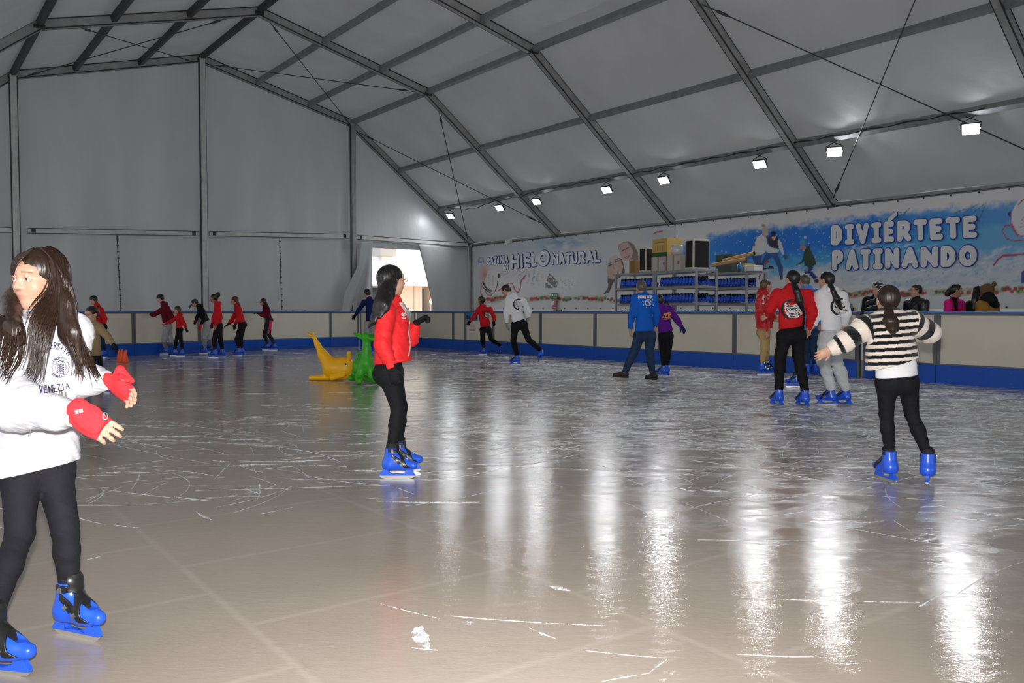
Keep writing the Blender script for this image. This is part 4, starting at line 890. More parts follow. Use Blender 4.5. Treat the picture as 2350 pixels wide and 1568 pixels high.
# ------------------------------------------------------------------ skates
M_SHELL = mat('blue_skate_plastic', (.020, .105, .72), .28, .5); M_LINER = mat('black_liner', (.008, .008, .009), .75); M_STRAP = mat('black_strap', (.012, .012, .013), .35, .5)
M_BLADE = mat('steel_blade', (.62, .60, .55), .3, .5, .8); M_HOLD = mat('blue_blade_holder', (.022, .11, .70), .35, .5)
X_ = A3(1, 0, 0)
shellp = [cone((0, -.062, .108), (0, .055, .100), .044, .040, k=.02), cone((0, .05, .103), (0, .125, .100), .042, .030, ax=(0, 0, 1), sq=1.0, k=.03), cone((0, -.052, .115), (0, -.036, .235), .050, .050, k=.04), cone((0, -.02, .16), (0, .07, .112), .045, .036, k=.03)]
def shell_post(d, P):
    d = np.maximum(d, -(P[:, 2] - .068)); d = np.maximum(d, P[:, 2] - .236 - .25 * (P[:, 1] + .04) * (P[:, 1] > -.04) * 0)
    # tongue opening down the front
    fr = np.maximum(np.abs(P[:, 0]) - .019, -(P[:, 1] - (.012 - (P[:, 2] - .16) * .25))); fr = np.maximum(fr, -(P[:, 2] - .135)); d = np.maximum(d, -fr * .8)
    return d
BUCK = []
def build_skate_meshes(cell):
    R = {}
    o, f = sdf_obj('skate', shellp, cell, M_SHELL, post=shell_post); R['skate'] = o.data; bpy.data.objects.remove(o)
    lin = [cone((0, -.048, .13), (0, -.036, .262), .043, .043, k=.03), cone((0, -.015, .17), (0, .05, .118), .038, .03, k=.03), cone((0, -.01, .165), (0, .008, .272), .026, .016, ax=(0, 1, 0), sq=.5, k=.02)]
    o, _ = sdf_obj('liner', lin, cell, M_LINER, post=lambda d, P: np.maximum(np.maximum(d, P[:, 2] - .272), .1 - P[:, 2])); R['liner'] = o.data; bpy.data.objects.remove(o)
    full = shellp
    mb = MB(); strapf = []
    for (y, z, ny, nz, w, ylim) in ((-.01, .215, .12, 1, .013, -.06), (.012, .150, .62, .78, .012, -.035), (.062, .118, .92, .40, .012, -.2)):
        n = nrmz((0, ny, nz)); c = A3(0, y, z)
        def sp(d, P, n=n, c=c, w=w, yl=ylim): return np.maximum(np.maximum(d - .0045, np.abs((P - c) @ n) - w), np.maximum(yl - P[:, 1], .085 - P[:, 2]))
        strapf.append(sp)
    def allp(d, P): return np.minimum.reduce([s(d, P) for s in strapf])
    o, _ = sdf_obj('straps', shellp, cell * .8, M_STRAP, post=allp); R['straps'] = o.data; bpy.data.objects.remove(o)
    mb = MB()
    for (x, y, z, ang) in ((.047, -.015, .213, .1), (.044, .01, .142, -.8), (.040, .055, .112, -1.0)):
        R_ = rotmat(0, ang, 0); mb.box((x + .006, y, z), (.007, .022, .010), R_, bev=.003); mb.box((x + .011, y - .012, z), (.004, .010, .013), R_, mi=1, bev=.002)
    mb.box((.049, -.052, .125), (.004, .008, .008), bev=.003)
    o = mb.build('buckles', [M_STRAP, mat('chrome', (.6, .6, .6), .2, .5, 1.0)]); R['buckles'] = o.data; bpy.data.objects.remove(o)
    if not BUCK:
        for (x, y, z, ang) in ((.047, -.015, .213, .1), (.044, .01, .142, -.8), (.040, .055, .112, -1.0)):
            R_ = rotmat(0, ang, 0); mq = MB(); mq.box((x + .006, y, z), (.007, .022, .010), R_, bev=.003); mq.box((x + .011, y - .012, z), (.004, .010, .013), R_, mi=1, bev=.002)
            oq = mq.build('buckle', [M_STRAP, mat('chrome', (.6, .6, .6), .2, .5, 1.0)]); BUCK.append(oq.data); bpy.data.objects.remove(oq)
    # blade holder with its window, extruded side profile (y, z)
    mb = MB(); t = .011
    prof = [[(-.105, .074), (-.110, .06), (-.132, .034), (-.134, .022), (-.06, .022), (-.055, .05), (-.06, .074)], [(.10, .074), (.118, .06), (.134, .036), (.136, .022), (.05, .022), (.06, .045), (.075, .074)], [(-.06, .022), (-.06, .037), (.055, .034), (.055, .022)], [(-.10, .066), (.11, .062), (.10, .078), (-.10, .078)], [(-.062, .05), (-.05, .042), (-.02, .034), (-.06, .030)], [(.055, .045), (.04, .039), (.01, .033), (.055, .030)]]
    for p in prof: mb.prism(p, (-t, 0, 0), (0, 1, 0), (0, 0, 1), (1, 0, 0), 2 * t)
    o = mb.build('blade_holder', M_HOLD); R['blade_holder'] = o.data; bpy.data.objects.remove(o)
    mb = MB(); mb.prism([(-.130, .024), (-.132, .016), (-.118, .003), (-.09, .0), (.09, .0), (.12, .004), (.136, .018), (.134, .024)], (-.003, 0, 0), (0, 1, 0), (0, 0, 1), (1, 0, 0), .006)
    o = mb.build('blade', M_BLADE); R['blade'] = o.data; bpy.data.objects.remove(o); return R
SK_HI = build_skate_meshes(.0045); SK_LO = build_skate_meshes(.010)
def put_skate(parent, pos, R, sc, hi=False, flip=1):
    """pos: ground point under the middle of the foot"""
    D = SK_HI if hi else SK_LO; b = bpy.data.objects.new('skate', D['skate']); COL.objects.link(b)
    M = Matrix.Translation(Vector(tuple(pos))) @ Matrix([[*r] for r in R]).to_4x4() @ Matrix.Diagonal((flip * sc, sc, sc, 1))
    b.matrix_world = M; b['label'] = 'blue plastic ice skate'
    if parent is not None:
        b.parent = parent; b.matrix_parent_inverse = Matrix.Translation(-parent.location); b.matrix_basis = M
    for k in ('liner', 'straps', 'buckles', 'blade_holder', 'blade'):
        if k == 'buckles' and hi:
            for m_ in BUCK: c = bpy.data.objects.new('buckle', m_); COL.objects.link(c); c.parent = b
            continue
        c = bpy.data.objects.new(k, D[k]); COL.objects.link(c); c.parent = b
    return b

# ------------------------------------------------------------------ people
def head_prims(C, R, s):
    T = lambda x, y, z: C + R @ (np.array([x, y, z]) * s)
    E = lambda c, r, k=.02, sub=False: ell(T(*c), np.array(r) * s, R, k * s, sub)
    p = [E((0, -.012, .035), (.074, .094, .080)), E((0, .022, -.030), (.060, .068, .078), .03), cone(T(0, .055, -.088), T(0, .035, -.09), .023 * s, .03 * s, k=.025 * s),
         E((-.034, .052, -.022), (.026, .026, .028), .02), E((.034, .052, -.022), (.026, .026, .028), .02), E((0, .068, .040), (.052, .022, .020), .025),
         E((-.031, .094, .010), (.019, .015, .012), .010, True), E((.031, .094, .010), (.019, .015, .012), .010, True),
         cone(T(-.045, .078, .008), T(-.031, .0870, .0215), .0035 * s, .0045 * s, k=.004 * s), cone(T(-.031, .0870, .0215), T(-.016, .083, .010), .0045 * s, .0035 * s, k=.004 * s), cone(T(-.045, .076, .004), T(-.017, .081, -.002), .0035 * s, .0035 * s, k=.004 * s),
         cone(T(.045, .078, .008), T(.031, .0870, .0215), .0035 * s, .0045 * s, k=.004 * s), cone(T(.031, .0870, .0215), T(.016, .083, .010), .0045 * s, .0035 * s, k=.004 * s), cone(T(.045, .076, .004), T(.017, .081, -.002), .0035 * s, .0035 * s, k=.004 * s),
         cone(T(0, .082, .018), T(0, .100, -.020), .0085 * s, .0115 * s, k=.010 * s), cone(T(-.010, .090, -.024), T(.010, .090, -.024), .0075 * s, .0075 * s, k=.006 * s),
         E((0, .082, -.050), (.022, .012, .0065), .006), E((0, .079, -.060), (.018, .012, .0065), .006), E((-.076, -.006, -.004), (.008, .018, .030), .006), E((.076, -.006, -.004), (.008, .018, .030), .006)]
    return p, T
def hand_prims(w, d, n, s, curl=.35, spread=.5, thumb=1, rmin=0.0, flip=1):
    """w wrist, d hand direction, n back-of-hand normal; thumb side = thumb * cross(d, n)"""
    d = nrmz(d); n = nrmz(n - d * (n @ d)); sd = np.cross(d, n) * thumb; r = max(.0085 * s, rmin); p = []; fold = abs(thumb) > 1.5; sd = nrmz(sd)
    p.append(cone(w, w + d * .055 * s, .024 * s, .036 * s, ax=n, sq=.55, k=.015 * s)); p.append(cone(w + d * .035 * s, w + d * .075 * s, .037 * s, .037 * s, ax=n, sq=.45, k=.012 * s))
    for i, L in enumerate((.072, .080, .074, .058)):
        o = (1.5 - i) * .0195 * s; kn = w + d * (.086 - .004 * abs(i - 1.2)) * s + sd * o; ang = curl * (1 + .12 * i); dd = nrmz(d + sd * (1.5 - i) * .09 * spread)
        d1 = nrmz(dd * math.cos(ang * .6) - n * math.sin(ang * .6)); d2 = nrmz(dd * math.cos(ang * 1.6) - n * math.sin(ang * 1.6)); d3 = nrmz(dd * math.cos(ang * 2.4) - n * math.sin(ang * 2.4))
        a = kn + d1 * L * .45 * s; b = a + d2 * L * .32 * s; c = b + d3 * L * .23 * s
        p += [cone(kn - d * .012 * s, a, r * 1.1, r, k=.007 * s), cone(a, b, r, r * .92, k=.003 * s), cone(b, c, r * .92, r * .8, k=.003 * s)]
    t0 = w + d * .022 * s + sd * .026 * s; t1 = t0 + (nrmz(d * .9 - sd * .12 - n * .45) if fold else nrmz(d * .7 + sd * .75 - n * .25)) * .042 * s; t2 = t1 + nrmz(d * .9 + sd * .30 - n * .25) * .034 * s
    p += [cone(t0, t1, r * 1.5, r * 1.2, k=.012 * s), cone(t1, t2, r * 1.15, r * .95, k=.004 * s)]
    return p
def cloth_mat(name, c, rough=.85, bump=.25, bs=160, sheen=.0, spec=.25, vary=.06): return mat(name, c, rough, spec, bump=bump, bscale=bs, vary=vary, vscale=5, sheen=sheen)
class Px:
    """joints of one person: pixel + depth offset from the base depth"""
    def __init__(s, Y): s.Y = Y
    def __call__(s, x, y, dy=0.0): return atY(x, y, s.Y + dy)
def person(label, Y, J, fwd, s, hf, top, legs, hair, hair_pts=(), skates=(), gloves=None, shoes=None, skin=SKIN, cell=None, hem=.0, topname='hoodie', head_up=(0, 0, 1), headtilt=0, foldamp=.006, slack=.022,
           legslack=.012, legname='trousers', hairpost=None, collar=True, topcol=None, hands=None, haircell=None, cuff=None, hi=False, short=False, lean=None, glasses=None, hood=True, hoodcol=None, legcol=None, thick=1.0, brow=True, hairmat=None, topmore=()):
    root = empty('person', A3(J['pelvis'][0], J['pelvis'][1], 0) if 0 else A3(J['pelvis'][0], J['pelvis'][1], 0.0)); tag(root, label, 'person', 'people in the rink')
    cell = cell or max(.0055, min(.012, Y * .0006)); fwd = nrmz(fwd); J0 = J; J = {k: np.asarray(v, float) for k, v in J.items()}
    rm = cell * .62; g = lambda r: max(r * s, rm); th = thick
    C = J['head']; HR = basis(hf, head_up)
    if headtilt: HR = HR @ rotmat(0, 0, headtilt)
    hs = s * J.get('hs', 1.0); hp, T = head_prims(C, HR, hs)
    neckb = J['neck']; body = list(hp) + [cone(T(0, -.022, -.045), neckb - A3(0, 0, .02 * s), .050 * s, .056 * s, k=.03 * s)]
    ch = J.get('chest', neckb * .72 + J['pelvis'] * .28); pel = J['pelvis']
    body += [cone(J['shA'], J['shB'], .046 * s, k=.03 * s), cone(ch, pel, .115 * s * th, .10 * s * th, ax=fwd, sq=.7, k=.04 * s)]
    for q in 'AB':
        body += [cone(J['sh' + q], J['el' + q], .042 * s, .034 * s, k=.03 * s), cone(J['el' + q], J['wr' + q], .034 * s, .024 * s, k=.01 * s)]
        hip = J['hip' + q]; kn = J['kn' + q]; an = J['an' + q]
        body += [cone(hip, kn, .078 * s * th, .048 * s, k=.03 * s), cone(kn, kn * .65 + an * .35, .046 * s, .050 * s, k=.02 * s), cone(kn * .65 + an * .35, an, .048 * s, .030 * s, k=.02 * s)]
    hd = hands or {}
    for q in 'AB':
        if ('h' + q) in hd:
            d_, n_, cu, tb = hd['h' + q]; 
            body += hand_prims(J['wr' + q], d_, n_, s * .96 * J.get('hsc', 1.0), cu, .6, tb, rmin=rm)
    sk = np.array(skin)
    def bcol(W):
        c = np.tile(sk, (len(W), 1)).astype(float); L = ((W - C) @ HR) / hs
        lip = np.clip(1.4 - np.sqrt((L[:, 0] / .024) ** 2 + ((L[:, 2] + .055) / .0105) ** 2) * 1.15, 0, 1) * (L[:, 1] > .06); c = c * (1 - lip[:, None] * .75) + np.array([.50, .16, .15]) * lip[:, None] * .75
        ax_ = np.abs(L[:, 0]); br_ = np.clip(1.5 - np.abs(L[:, 2] - (.036 - .10 * (ax_ - .028) ** 1 * (ax_ > .03))) / .0030, 0, 1) * (ax_ > .014) * (ax_ < .052) * (L[:, 1] > .05); c = c * (1 - br_[:, None] * .7) + np.array([.07, .04, .03]) * br_[:, None] * .7
        ck = np.clip(1 - np.sqrt(((ax_ - .04) / .03) ** 2 + ((L[:, 2] + .025) / .025) ** 2), 0, 1) * (L[:, 1] > .03); c = c * (1 - ck[:, None] * .25) + np.array([.66, .26, .20]) * ck[:, None] * .25
        return c
    bo, _ = sdf_obj('body', body, cell, M_SKIN, root, colf=bcol)
    # eyes
    mb = MB()
    if Y < 24:
        for x in (-.031, .031):
            for r_, dy, mi in ((.0135, 0, 0), (.0076, .0076, 1), (.0038, .0113, 2)):
                bm = bmesh.new(); bmesh.ops.create_icosphere(bm, subdivisions=3 if Y < 5 else 2, radius=r_ * hs); ey = T(x, .0712, .0095); look = J.get('look', HR[:, 1])
                base = len(mb.v); mb.add([np.array(v.co[:]) + ey + look * dy * hs for v in bm.verts], [[v.index for v in f.verts] for f in bm.faces], mi); bm.free()
        e = mb.build('eyes', [mat('eye_white', (.75, .73, .72), .15), mat('brown_iris', (.06, .03, .015), .1), M_BLK], root, True)
    # top
    if top is not None:
        sl = slack * s; tp = []
        sw = np.linalg.norm(J['shA'] - J['shB']) * .5
        hemc = J.get('hem', pel + (neckb - pel) * .05); tdir = nrmz(hemc - neckb); wtop = max(sw * .80, .12 * s); whem = J.get('hemw', .155 * s * th)
        chc = neckb + (hemc - neckb) * .30; tsq = J.get('tsq', .72)
        tp += [cone(J['shA'], J['shB'], .052 * s + sl, k=.04 * s), cone(chc, hemc, wtop * .98 + sl * .6, whem, ax=fwd, sq=tsq, k=.05 * s), cone(neckb + A3(0, 0, -.01 * s), chc, .07 * s + sl, wtop * .8, ax=fwd, sq=.8, k=.05 * s)]
        for q in 'AB':
            w_ = J['wr' + q] + nrmz(J['wr' + q] - J['el' + q]) * J.get('slv', -.005) * s
            tp += [cone(J['sh' + q], J['el' + q], .050 * s + sl, .042 * s + sl, k=.035 * s), cone(J['el' + q], w_, .042 * s + sl, .029 * s + sl * .55, k=.02 * s)]
        if collar: tp += [cone(neckb + A3(0, 0, .0), neckb + (C - neckb) * J.get('col', .30), .066 * s, .060 * s, k=.02 * s)]
        if hood: 
            bk = neckb - fwd * .075 * s; sdv = np.cross(fwd, A3(0, 0, 1)); tp += [cone(bk - sdv * .06 * s + A3(0, 0, .01 * s), bk + sdv * .06 * s + A3(0, 0, .01 * s), .044 * s, k=.03 * s), cone(bk + A3(0, 0, .02 * s), bk - fwd * .02 * s - A3(0, 0, .10 * s), .055 * s, .035 * s, ax=fwd, sq=.7, k=.03 * s)]
        tp += list(topmore)
        ws = {q: (J['wr' + q], nrmz(J['wr' + q] - J['el' + q])) for q in 'AB'}; slv = J.get('slv', -.005) * s
        hemn = J.get('hemn', tdir)
        def tpost(d, P):
            d = d + folds(P, foldamp * s, 9 / s, 31) + folds(P * A3(1, 1, 2.2), foldamp * .5 * s, 22 / s, 32)
            hdst = (P - hemc) @ hemn; d = d + .004 * s * np.clip(1 - np.abs(hdst + .03 * s) / (.006 * s), 0, 1)
            near = np.abs((P - hemc) @ np.cross(hemn, fwd)) < whem * 1.5
            d = np.where(near & (np.linalg.norm(P - hemc, axis=1) < whem * 1.9), np.maximum(d, hdst), d)
            d = np.maximum(d, .047 * s - np.linalg.norm(P - T(0, -.01, -.06), axis=1)) if collar else d
            for q in 'AB':
                w_, dd = ws[q]; t = (P - w_) @ dd; rad = np.linalg.norm(P - w_, axis=1); d = np.where(rad < .085 * s, np.maximum(d, t - slv), d)
            return d
        to, tf = sdf_obj(topname, tp, cell, top, root, post=tpost, colf=(lambda W: topcol(W, J, s)) if topcol else None)
    else: tf = None
    # legs
    lp = []; 
    for q in 'AB':
        hip = J['hip' + q]; kn = J['kn' + q]; an = J['an' + q]; ls = legslack * s; mid = kn * .62 + an * .38
        lp += [cone(hip, kn, .084 * s * th + ls * .6, .052 * s + ls, k=.025 * s), cone(kn, mid, .050 * s + ls, .052 * s + ls * .9, k=.02 * s), cone(mid, an, .052 * s + ls * .9, .036 * s + ls * .8, k=.02 * s)]
    lp += [cone(J['hipA'], J['hipB'], .094 * s * th, .094 * s * th, k=.03 * s), cone(pel, pel + (neckb - pel) * .22, .128 * s * th, .115 * s * th, ax=fwd, sq=.72, k=.03 * s)]
    sdx = np.cross(fwd, A3(0, 0, 1)); pc = (J['hipA'] + J['hipB']) / 2 - fwd * .035 * s - A3(0, 0, .0)
    lp += [ell(pc + sdx * .045 * s, (.085 * s * th, .095 * s * th, .10 * s), basis(fwd), .04 * s), ell(pc - sdx * .045 * s, (.085 * s * th, .095 * s * th, .10 * s), basis(fwd), .04 * s)]
    def lpost(d, P):
        d = d + folds(P, (.002 + legslack * .25) * s, 10 / s, 77) + folds(P * A3(1, 1, 2.5), (.001 + legslack * .18) * s, 20 / s, 78)
        for q in 'AB':
            an = J['an' + q]; dn = nrmz(an - J['kn' + q]); t = (P - an) @ dn; d = np.where(np.linalg.norm(P - an, axis=1) < .12 * s, np.maximum(d, t - .012 * s), d)
        return d
    if legs is not None: sdf_obj(legname, lp, cell, legs, root, post=lpost, colf=(lambda W: legcol(W, J, s)) if legcol else None)
    # hair
    if hair is not None:
        kind, hm = hair; hc = haircell or cell * .9
        hq = [ell(T(0, -.018, .042), np.array([.083, .102, .086]) * hs, HR, .02 * hs), ell(T(0, -.055, .005), np.array([.074, .066, .085]) * hs, HR, .03 * hs)]
        if kind == 'tied': hq = [ell(T(0, -.016, .040), np.array([.080, .100, .084]) * hs, HR, .02 * hs), ell(T(0, -.055, .005), np.array([.070, .060, .078]) * hs, HR, .03 * hs)]
        ch_ = []
        for c_ in hair_pts:
            for (p0, r0), (p1, r1) in zip(c_[:-1], c_[1:]): ch_.append(cone(p0, p1, r0 * hs, r1 * hs, ax=(HR[:, 1] if kind == 'long' else None), sq=(.6 if kind == 'long' else 1), k=.02 * s))
        hq += ch_
        def hpost(d, P):
            L = ((P - C) @ HR) / hs; face = np.minimum(L[:, 1] - .052 - .25 * np.maximum(0, .045 - np.abs(L[:, 0])) * 0, .066 - L[:, 2] - .35 * np.abs(L[:, 0])) 
            if kind == 'short': 
                low = -(L[:, 2] + .055 + .0 * L[:, 1]); sid = np.minimum(-(L[:, 2] - .005), L[:, 1] + .012); cut = np.maximum(np.maximum(face, low), sid) * hs
            elif kind == 'tied':
                sid = np.minimum(-(L[:, 2] + .0), L[:, 1] + .018); low = -(L[:, 2] + .065); cut = np.maximum(np.maximum(face, sid), low) * hs
            else: cut = np.minimum(L[:, 1] - J.get('faceY', .034), .080 - 1.15 * np.abs(L[:, 0]) - L[:, 2]) * hs
            cap = ev(hq[:2], P); cap = np.maximum(cap, cut)
            if ch_: dd = ev(ch_, P); kk = .018 * s; h = np.clip(.5 + .5 * (cap - dd) / kk, 0, 1); cap = cap * (1 - h) + dd * h - kk * h * (1 - h)
            cap = cap + folds(P * A3(1, 1, .08), .0016 * s, 70 / s, 5)
            return hairpost(cap, P, L) if hairpost else cap
        sdf_obj('hair', hq, hc, hm, root, post=hpost)
    # gloves
    if gloves:
        for q in 'AB':
            if q in gloves:
                d_, n_, cu, tb, gm = gloves[q][:5]; ext = gloves[q][5] if len(gloves[q]) > 5 else {}; gs = s * 1.04 * J.get('hsc', 1.0); gp = hand_prims(J['wr' + q], d_, n_, gs, cu, .7, tb, rmin=max(.0105 * s, rm)); dd = nrmz(J['wr' + q] - J['el' + q])
                gp += [cone(J['wr' + q] - dd * ext.get('cuff', .045) * s, J['wr' + q], ext.get('cr', .034) * s, .031 * s, k=.012)] + ext.get('more', [])
                dn = nrmz(d_); cutd = ext.get('cut'); wq = J['wr' + q]
                gpost = None if not cutd else (lambda d, P, dn=dn, wq=wq, c=cutd: np.maximum(d + folds(P, .002, 40, 3), (P - wq) @ dn - c * s * float(J.get('hsc', 1.0))))
                go, gf = sdf_obj('glove', gp, cell * .8, gm, root, post=gpost); J0['glovef' + q] = (go, gf)
    for (pos, R, sc) in skates:
        put_skate(root, pos, R, sc, hi=hi)
    if glasses:
        mb = MB()
        for x in (-1, 1):
            ring = [T(x * .033 + .024 * math.cos(a), .104, .008 + .018 * math.sin(a)) for a in np.linspace(0, 2 * math.pi, 13)]; mb.tube(ring, max(.0022 * s, cell * .2), 5); mb.tube([T(x * .056, .103, .012), T(x * .078, .02, .014), T(x * .079, -.02, .006)], max(.0022 * s, cell * .2), 5)
        mb.tube([T(-.01, .106, .012), T(.01, .106, .012)], .0025 * s, 5); mb.build('glasses', M_BLK, root)
    adopt(root)
    for c in root.children:
        if c.name.startswith('skate'): c.matrix_parent_inverse = Matrix.Translation(-root.location)
    return root, T, tf, HR
def skt(px, py, az, pitch=0, roll=0, sc=1.0, Y=None, lift=0.0):
    """skate standing on the ice where the pixel meets it (or lifted), pointing to azimuth az"""
    p = atz(px, py, lift) if Y is None else atY(px, py, Y)
    R = basis(dirv(az)) @ rotmat(0, math.radians(pitch), math.radians(roll)); return (p, R, sc)
def ank(sk, up=.215): p, R, sc = sk; return p + R @ (np.array([0, -.042, up]) * sc)
def decal(lines, w, O, X, Y, D, f, m, parent, name, off=.002, mb=None, build=True, step=.012, th=None):
    """strokes laid on a surface: each vertex travels along D until it meets the distance field f"""
    tmp = MB() if mb is None else mb; base = len(tmp.v)
    sub = []
    for ln in lines:
        q = []
        for (x0, y0), (x1, y1) in zip(ln[:-1], ln[1:]):
            k = max(1, int(math.hypot(x1 - x0, y1 - y0) / step)); q += [(x0 + (x1 - x0) * i / k, y0 + (y1 - y0) * i / k) for i in range(k)]
        q.append(ln[-1]); sub.append(q)
    flat_strokes(tmp, sub, w, lambda x, y: O + X * x + Y * y, None)
    P = np.array(tmp.v[base:]); D = nrmz(D)
    ofs = off + .00012 * (np.arange(len(P)) // 14)
    for _ in range(40): P = P + D * (np.clip(f(P) - ofs, -.02, .05) * .8)[:, None]
    tmp.v[base:] = [tuple(p) for p in P]
    if build: return tmp.build(name, m, parent)
def letters(text, x0, y0, x1, y1, gap=.3):
    n = len(text); cw = (x1 - x0) / (n + (n - 1) * gap); out = []
    for i, ch in enumerate(text):
        if ch == ' ': continue
        a = x0 + i * cw * (1 + gap); out += [[(a + cw * gx, y0 + (y1 - y0) * gy) for gx, gy in ln] for ln in GL[ch]]
    return out
# ------------------------------------------------------------------ the people
RED = cloth_mat('red_cotton', rgb(205, 30, 38)); RED2 = cloth_mat('bright_red_sportswear', rgb(232, 42, 46), .6, .12, 90); BURG = cloth_mat('burgundy_cotton', rgb(105, 14, 30)); BLKC = cloth_mat('black_cloth', (.007, .007, .009), .8, .2); BLKL = cloth_mat('black_leather', (.010, .010, .012), .35, .15, 30, 0, .5)
WHC = cloth_mat('white_cotton', (.86, .86, .88)); GRC = cloth_mat('grey_marl', (.42, .43, .45)); LGRC = cloth_mat('light_grey_marl', (.60, .62, .64)); DGR = cloth_mat('dark_grey_leggings', (.035, .037, .04)); NAVY = cloth_mat('navy_fleece', rgb(22, 38, 95)); BLUF = cloth_mat('blue_fleece', rgb(20, 100, 205)); LBLU = cloth_mat('light_blue_puffer', rgb(60, 150, 240), .45, .2, 20, 0, .5)
REDP = cloth_mat('red_puffer', rgb(205, 28, 34), .45, .3, 18, 0, .5); TANC = cloth_mat('tan_cotton', rgb(150, 128, 95)); CHINO = cloth_mat('beige_chinos', rgb(200, 170, 120)); JEAN = cloth_mat('dark_denim', (.018, .045, .10), .85, .25, 200, vary=.45); PURP = cloth_mat('purple_cotton', rgb(95, 30, 140)); PINK = cloth_mat('magenta_blazer', rgb(215, 30, 130)); MUST = cloth_mat('mustard_parka', rgb(150, 110, 45))
GREYG = cloth_mat('grey_knit_glove', (.28, .28, .29)); REDG = cloth_mat('red_fleece_glove', rgb(235, 50, 58), .9, .4, 220); BROWN = mat('brown_shoe', (.03, .018, .012), .6); SOLE = mat('shoe_sole', (.02, .02, .02), .7)
UPZ = A3(0, 0, 1)
def shoe(root, pos, az, sc=1.0, m=BROWN, pitch=0):
    R = basis(dirv(az)) @ rotmat(0, math.radians(pitch)); T = lambda x, y, z: pos + R @ (A3(x, y, z) * sc)
    pr = [cone(T(0, -.07, .045), T(0, .04, .045), .04 * sc, .043 * sc, k=.02), cone(T(0, .04, .04), T(0, .13, .035), .043 * sc, .034 * sc, k=.02), cone(T(0, -.065, .06), T(0, -.05, .10), .042 * sc, .042 * sc, k=.02)]
    nz = R[:, 2]; o, _ = sdf_obj('shoe', pr, .011, m, root, post=lambda d, P: np.maximum(d, -((P - pos) @ nz) + .012)); adopt(root)
    s2, _ = sdf_obj('sole', [cone(T(0, -.07, .02), T(0, .125, .02), .046 * sc, .044 * sc)], .011, SOLE, None, post=lambda d, P: np.maximum(d, np.abs((P - pos) @ nz - .014) - .014)); 
    if s2 is not None and o is not None: s2.parent = o
    return o
DN = A3(0, 0, -1)
def hd(px, py, pz, n=(0, -1, .2), cu=.35, tb=1): return (A3(px, py, pz), A3(*n), cu, tb)
def gl(m, px, py, pz, n=(0, -1, .2), cu=.4, tb=1, **k): return (A3(px, py, pz), A3(*n), cu, tb, m, k)

# --- far left group, all facing picture left -----------------------------------------------------------------
def skater(label, Y, head, neck, shN, shF, armN, armF, hem, knees, feet, az, s, top, legs, hair, hair_pts=(), faz=None, hs=1.0, glN=None, glF=None, haN=None, haF=None, down=0.0, **kw):
    """skater seen from the side: N = limb nearer to the camera (A), F = farther (B)"""
    p = Px(Y); J = dict(head=p(*head), neck=p(*neck), shA=p(*shN), shB=p(*shF), elA=p(*armN[0]), wrA=p(*armN[1]), elB=p(*armF[0]), wrB=p(*armF[1]), hem=p(*hem), hs=hs)
    sd = np.cross(dirv(az), UPZ); sgn = -1 if (sd @ A3(0, 1, 0)) > 0 else 1
    pel = p(*hem) + A3(0, 0, .03 * s); J['pelvis'] = pel; off = sd * .075 * s * sgn
    J['hipA'] = pel + off - A3(0, 0, .04 * s); J['hipB'] = pel - off - A3(0, 0, .04 * s)
    J['knA'] = p(*knees[0]) + off * .9; J['knB'] = p(*knees[1]) - off * .9; J['anA'] = ank(feet[0]); J['anB'] = ank(feet[1])
    J['hemw'] = kw.pop('hemw', .150) * s; J.update(kw.pop('extra', {}))
    g = {}; h = {}
    if glN: g['A'] = glN
    if glF: g['B'] = glF
    if haN: h['hA'] = haN
    if haF: h['hB'] = haF
    fz = faz if faz is not None else az
    return person(label, Y, J, dirv(az), s, dirv(fz, -down), top, legs, hair, hair_pts, feet, gloves=g, hands=h, head_up=nrmz(UPZ * math.cos(math.radians(down)) + dirv(fz) * math.sin(math.radians(down))), **kw)
P1 = Px(22.0)
skater('black haired woman in a red jacket at the far barrier behind the tan boy', 22.0, (214, 689), (223, 702), (231, 711, -.12), (226, 711, .14), ((241, 732, -.15), (240, 745, -.25)), ((214, 728, .2), (206, 722, .2)), (234, 750), ((229, 785), (233, 785)), [skt(231, 822, 262, sc=.95), skt(237, 821, 262, sc=.95)], 262, .93, RED, JEAN, ('long', H_BLK),
       [[(P1(219, 688), .06), (P1(223, 700), .05), (P1(226, 706, -.1), .03)]], down=25, glN=gl(BLKC, -.2, -.2, -1), topname='jacket', hood=False)
Pb = Px(23.55)
skater('person in a burgundy hoodie and grey joggers reaching one arm along the far barrier rail', 23.55, (367.5, 685.5), (375, 698), (383, 708, -.12), (379, 707, .16), ((395, 729, -.16), (388, 742, -.3)), ((353, 722.5, .25), (339, 720, .3)), (384, 750), ((378, 782), (390, 782)), [skt(377, 813.5, 266, sc=.95), skt(391, 811, 266, sc=.95)], 262, .95, BURG, GRC, ('short', H_BLK), down=22, glF=gl(NAVY, -1, .1, .05, (0, 0, 1), .2), haN=hd(-.5, -.2, -.8), legslack=.022, slack=.03)
Pc = Px(22.95)
skater('small brown haired girl in a red hoodie in front of the person in burgundy', 22.95, (406.5, 711.5), (411, 723), (416, 730, -.09), (406, 729, .10), ((423, 744, -.1), (427, 754, -.1)), ((393, 738, .02), (380, 742.5, .0)), (411.5, 756), ((405, 783), (415, 783)), [skt(399, 817, 262, sc=.85), skt(415, 818, 262, sc=.85)], 255, .76, RED, BLKC, ('long', H_BR), [[(Pc(409, 709), .07), (Pc(412, 717), .06), (Pc(413, 722), .04)]], hs=1.12, down=5, glN=gl(BLKC, .4, -.2, -.9), haF=hd(-1, 0, -.15, (0, 0, 1), .2))
Pd = Px(24.1)
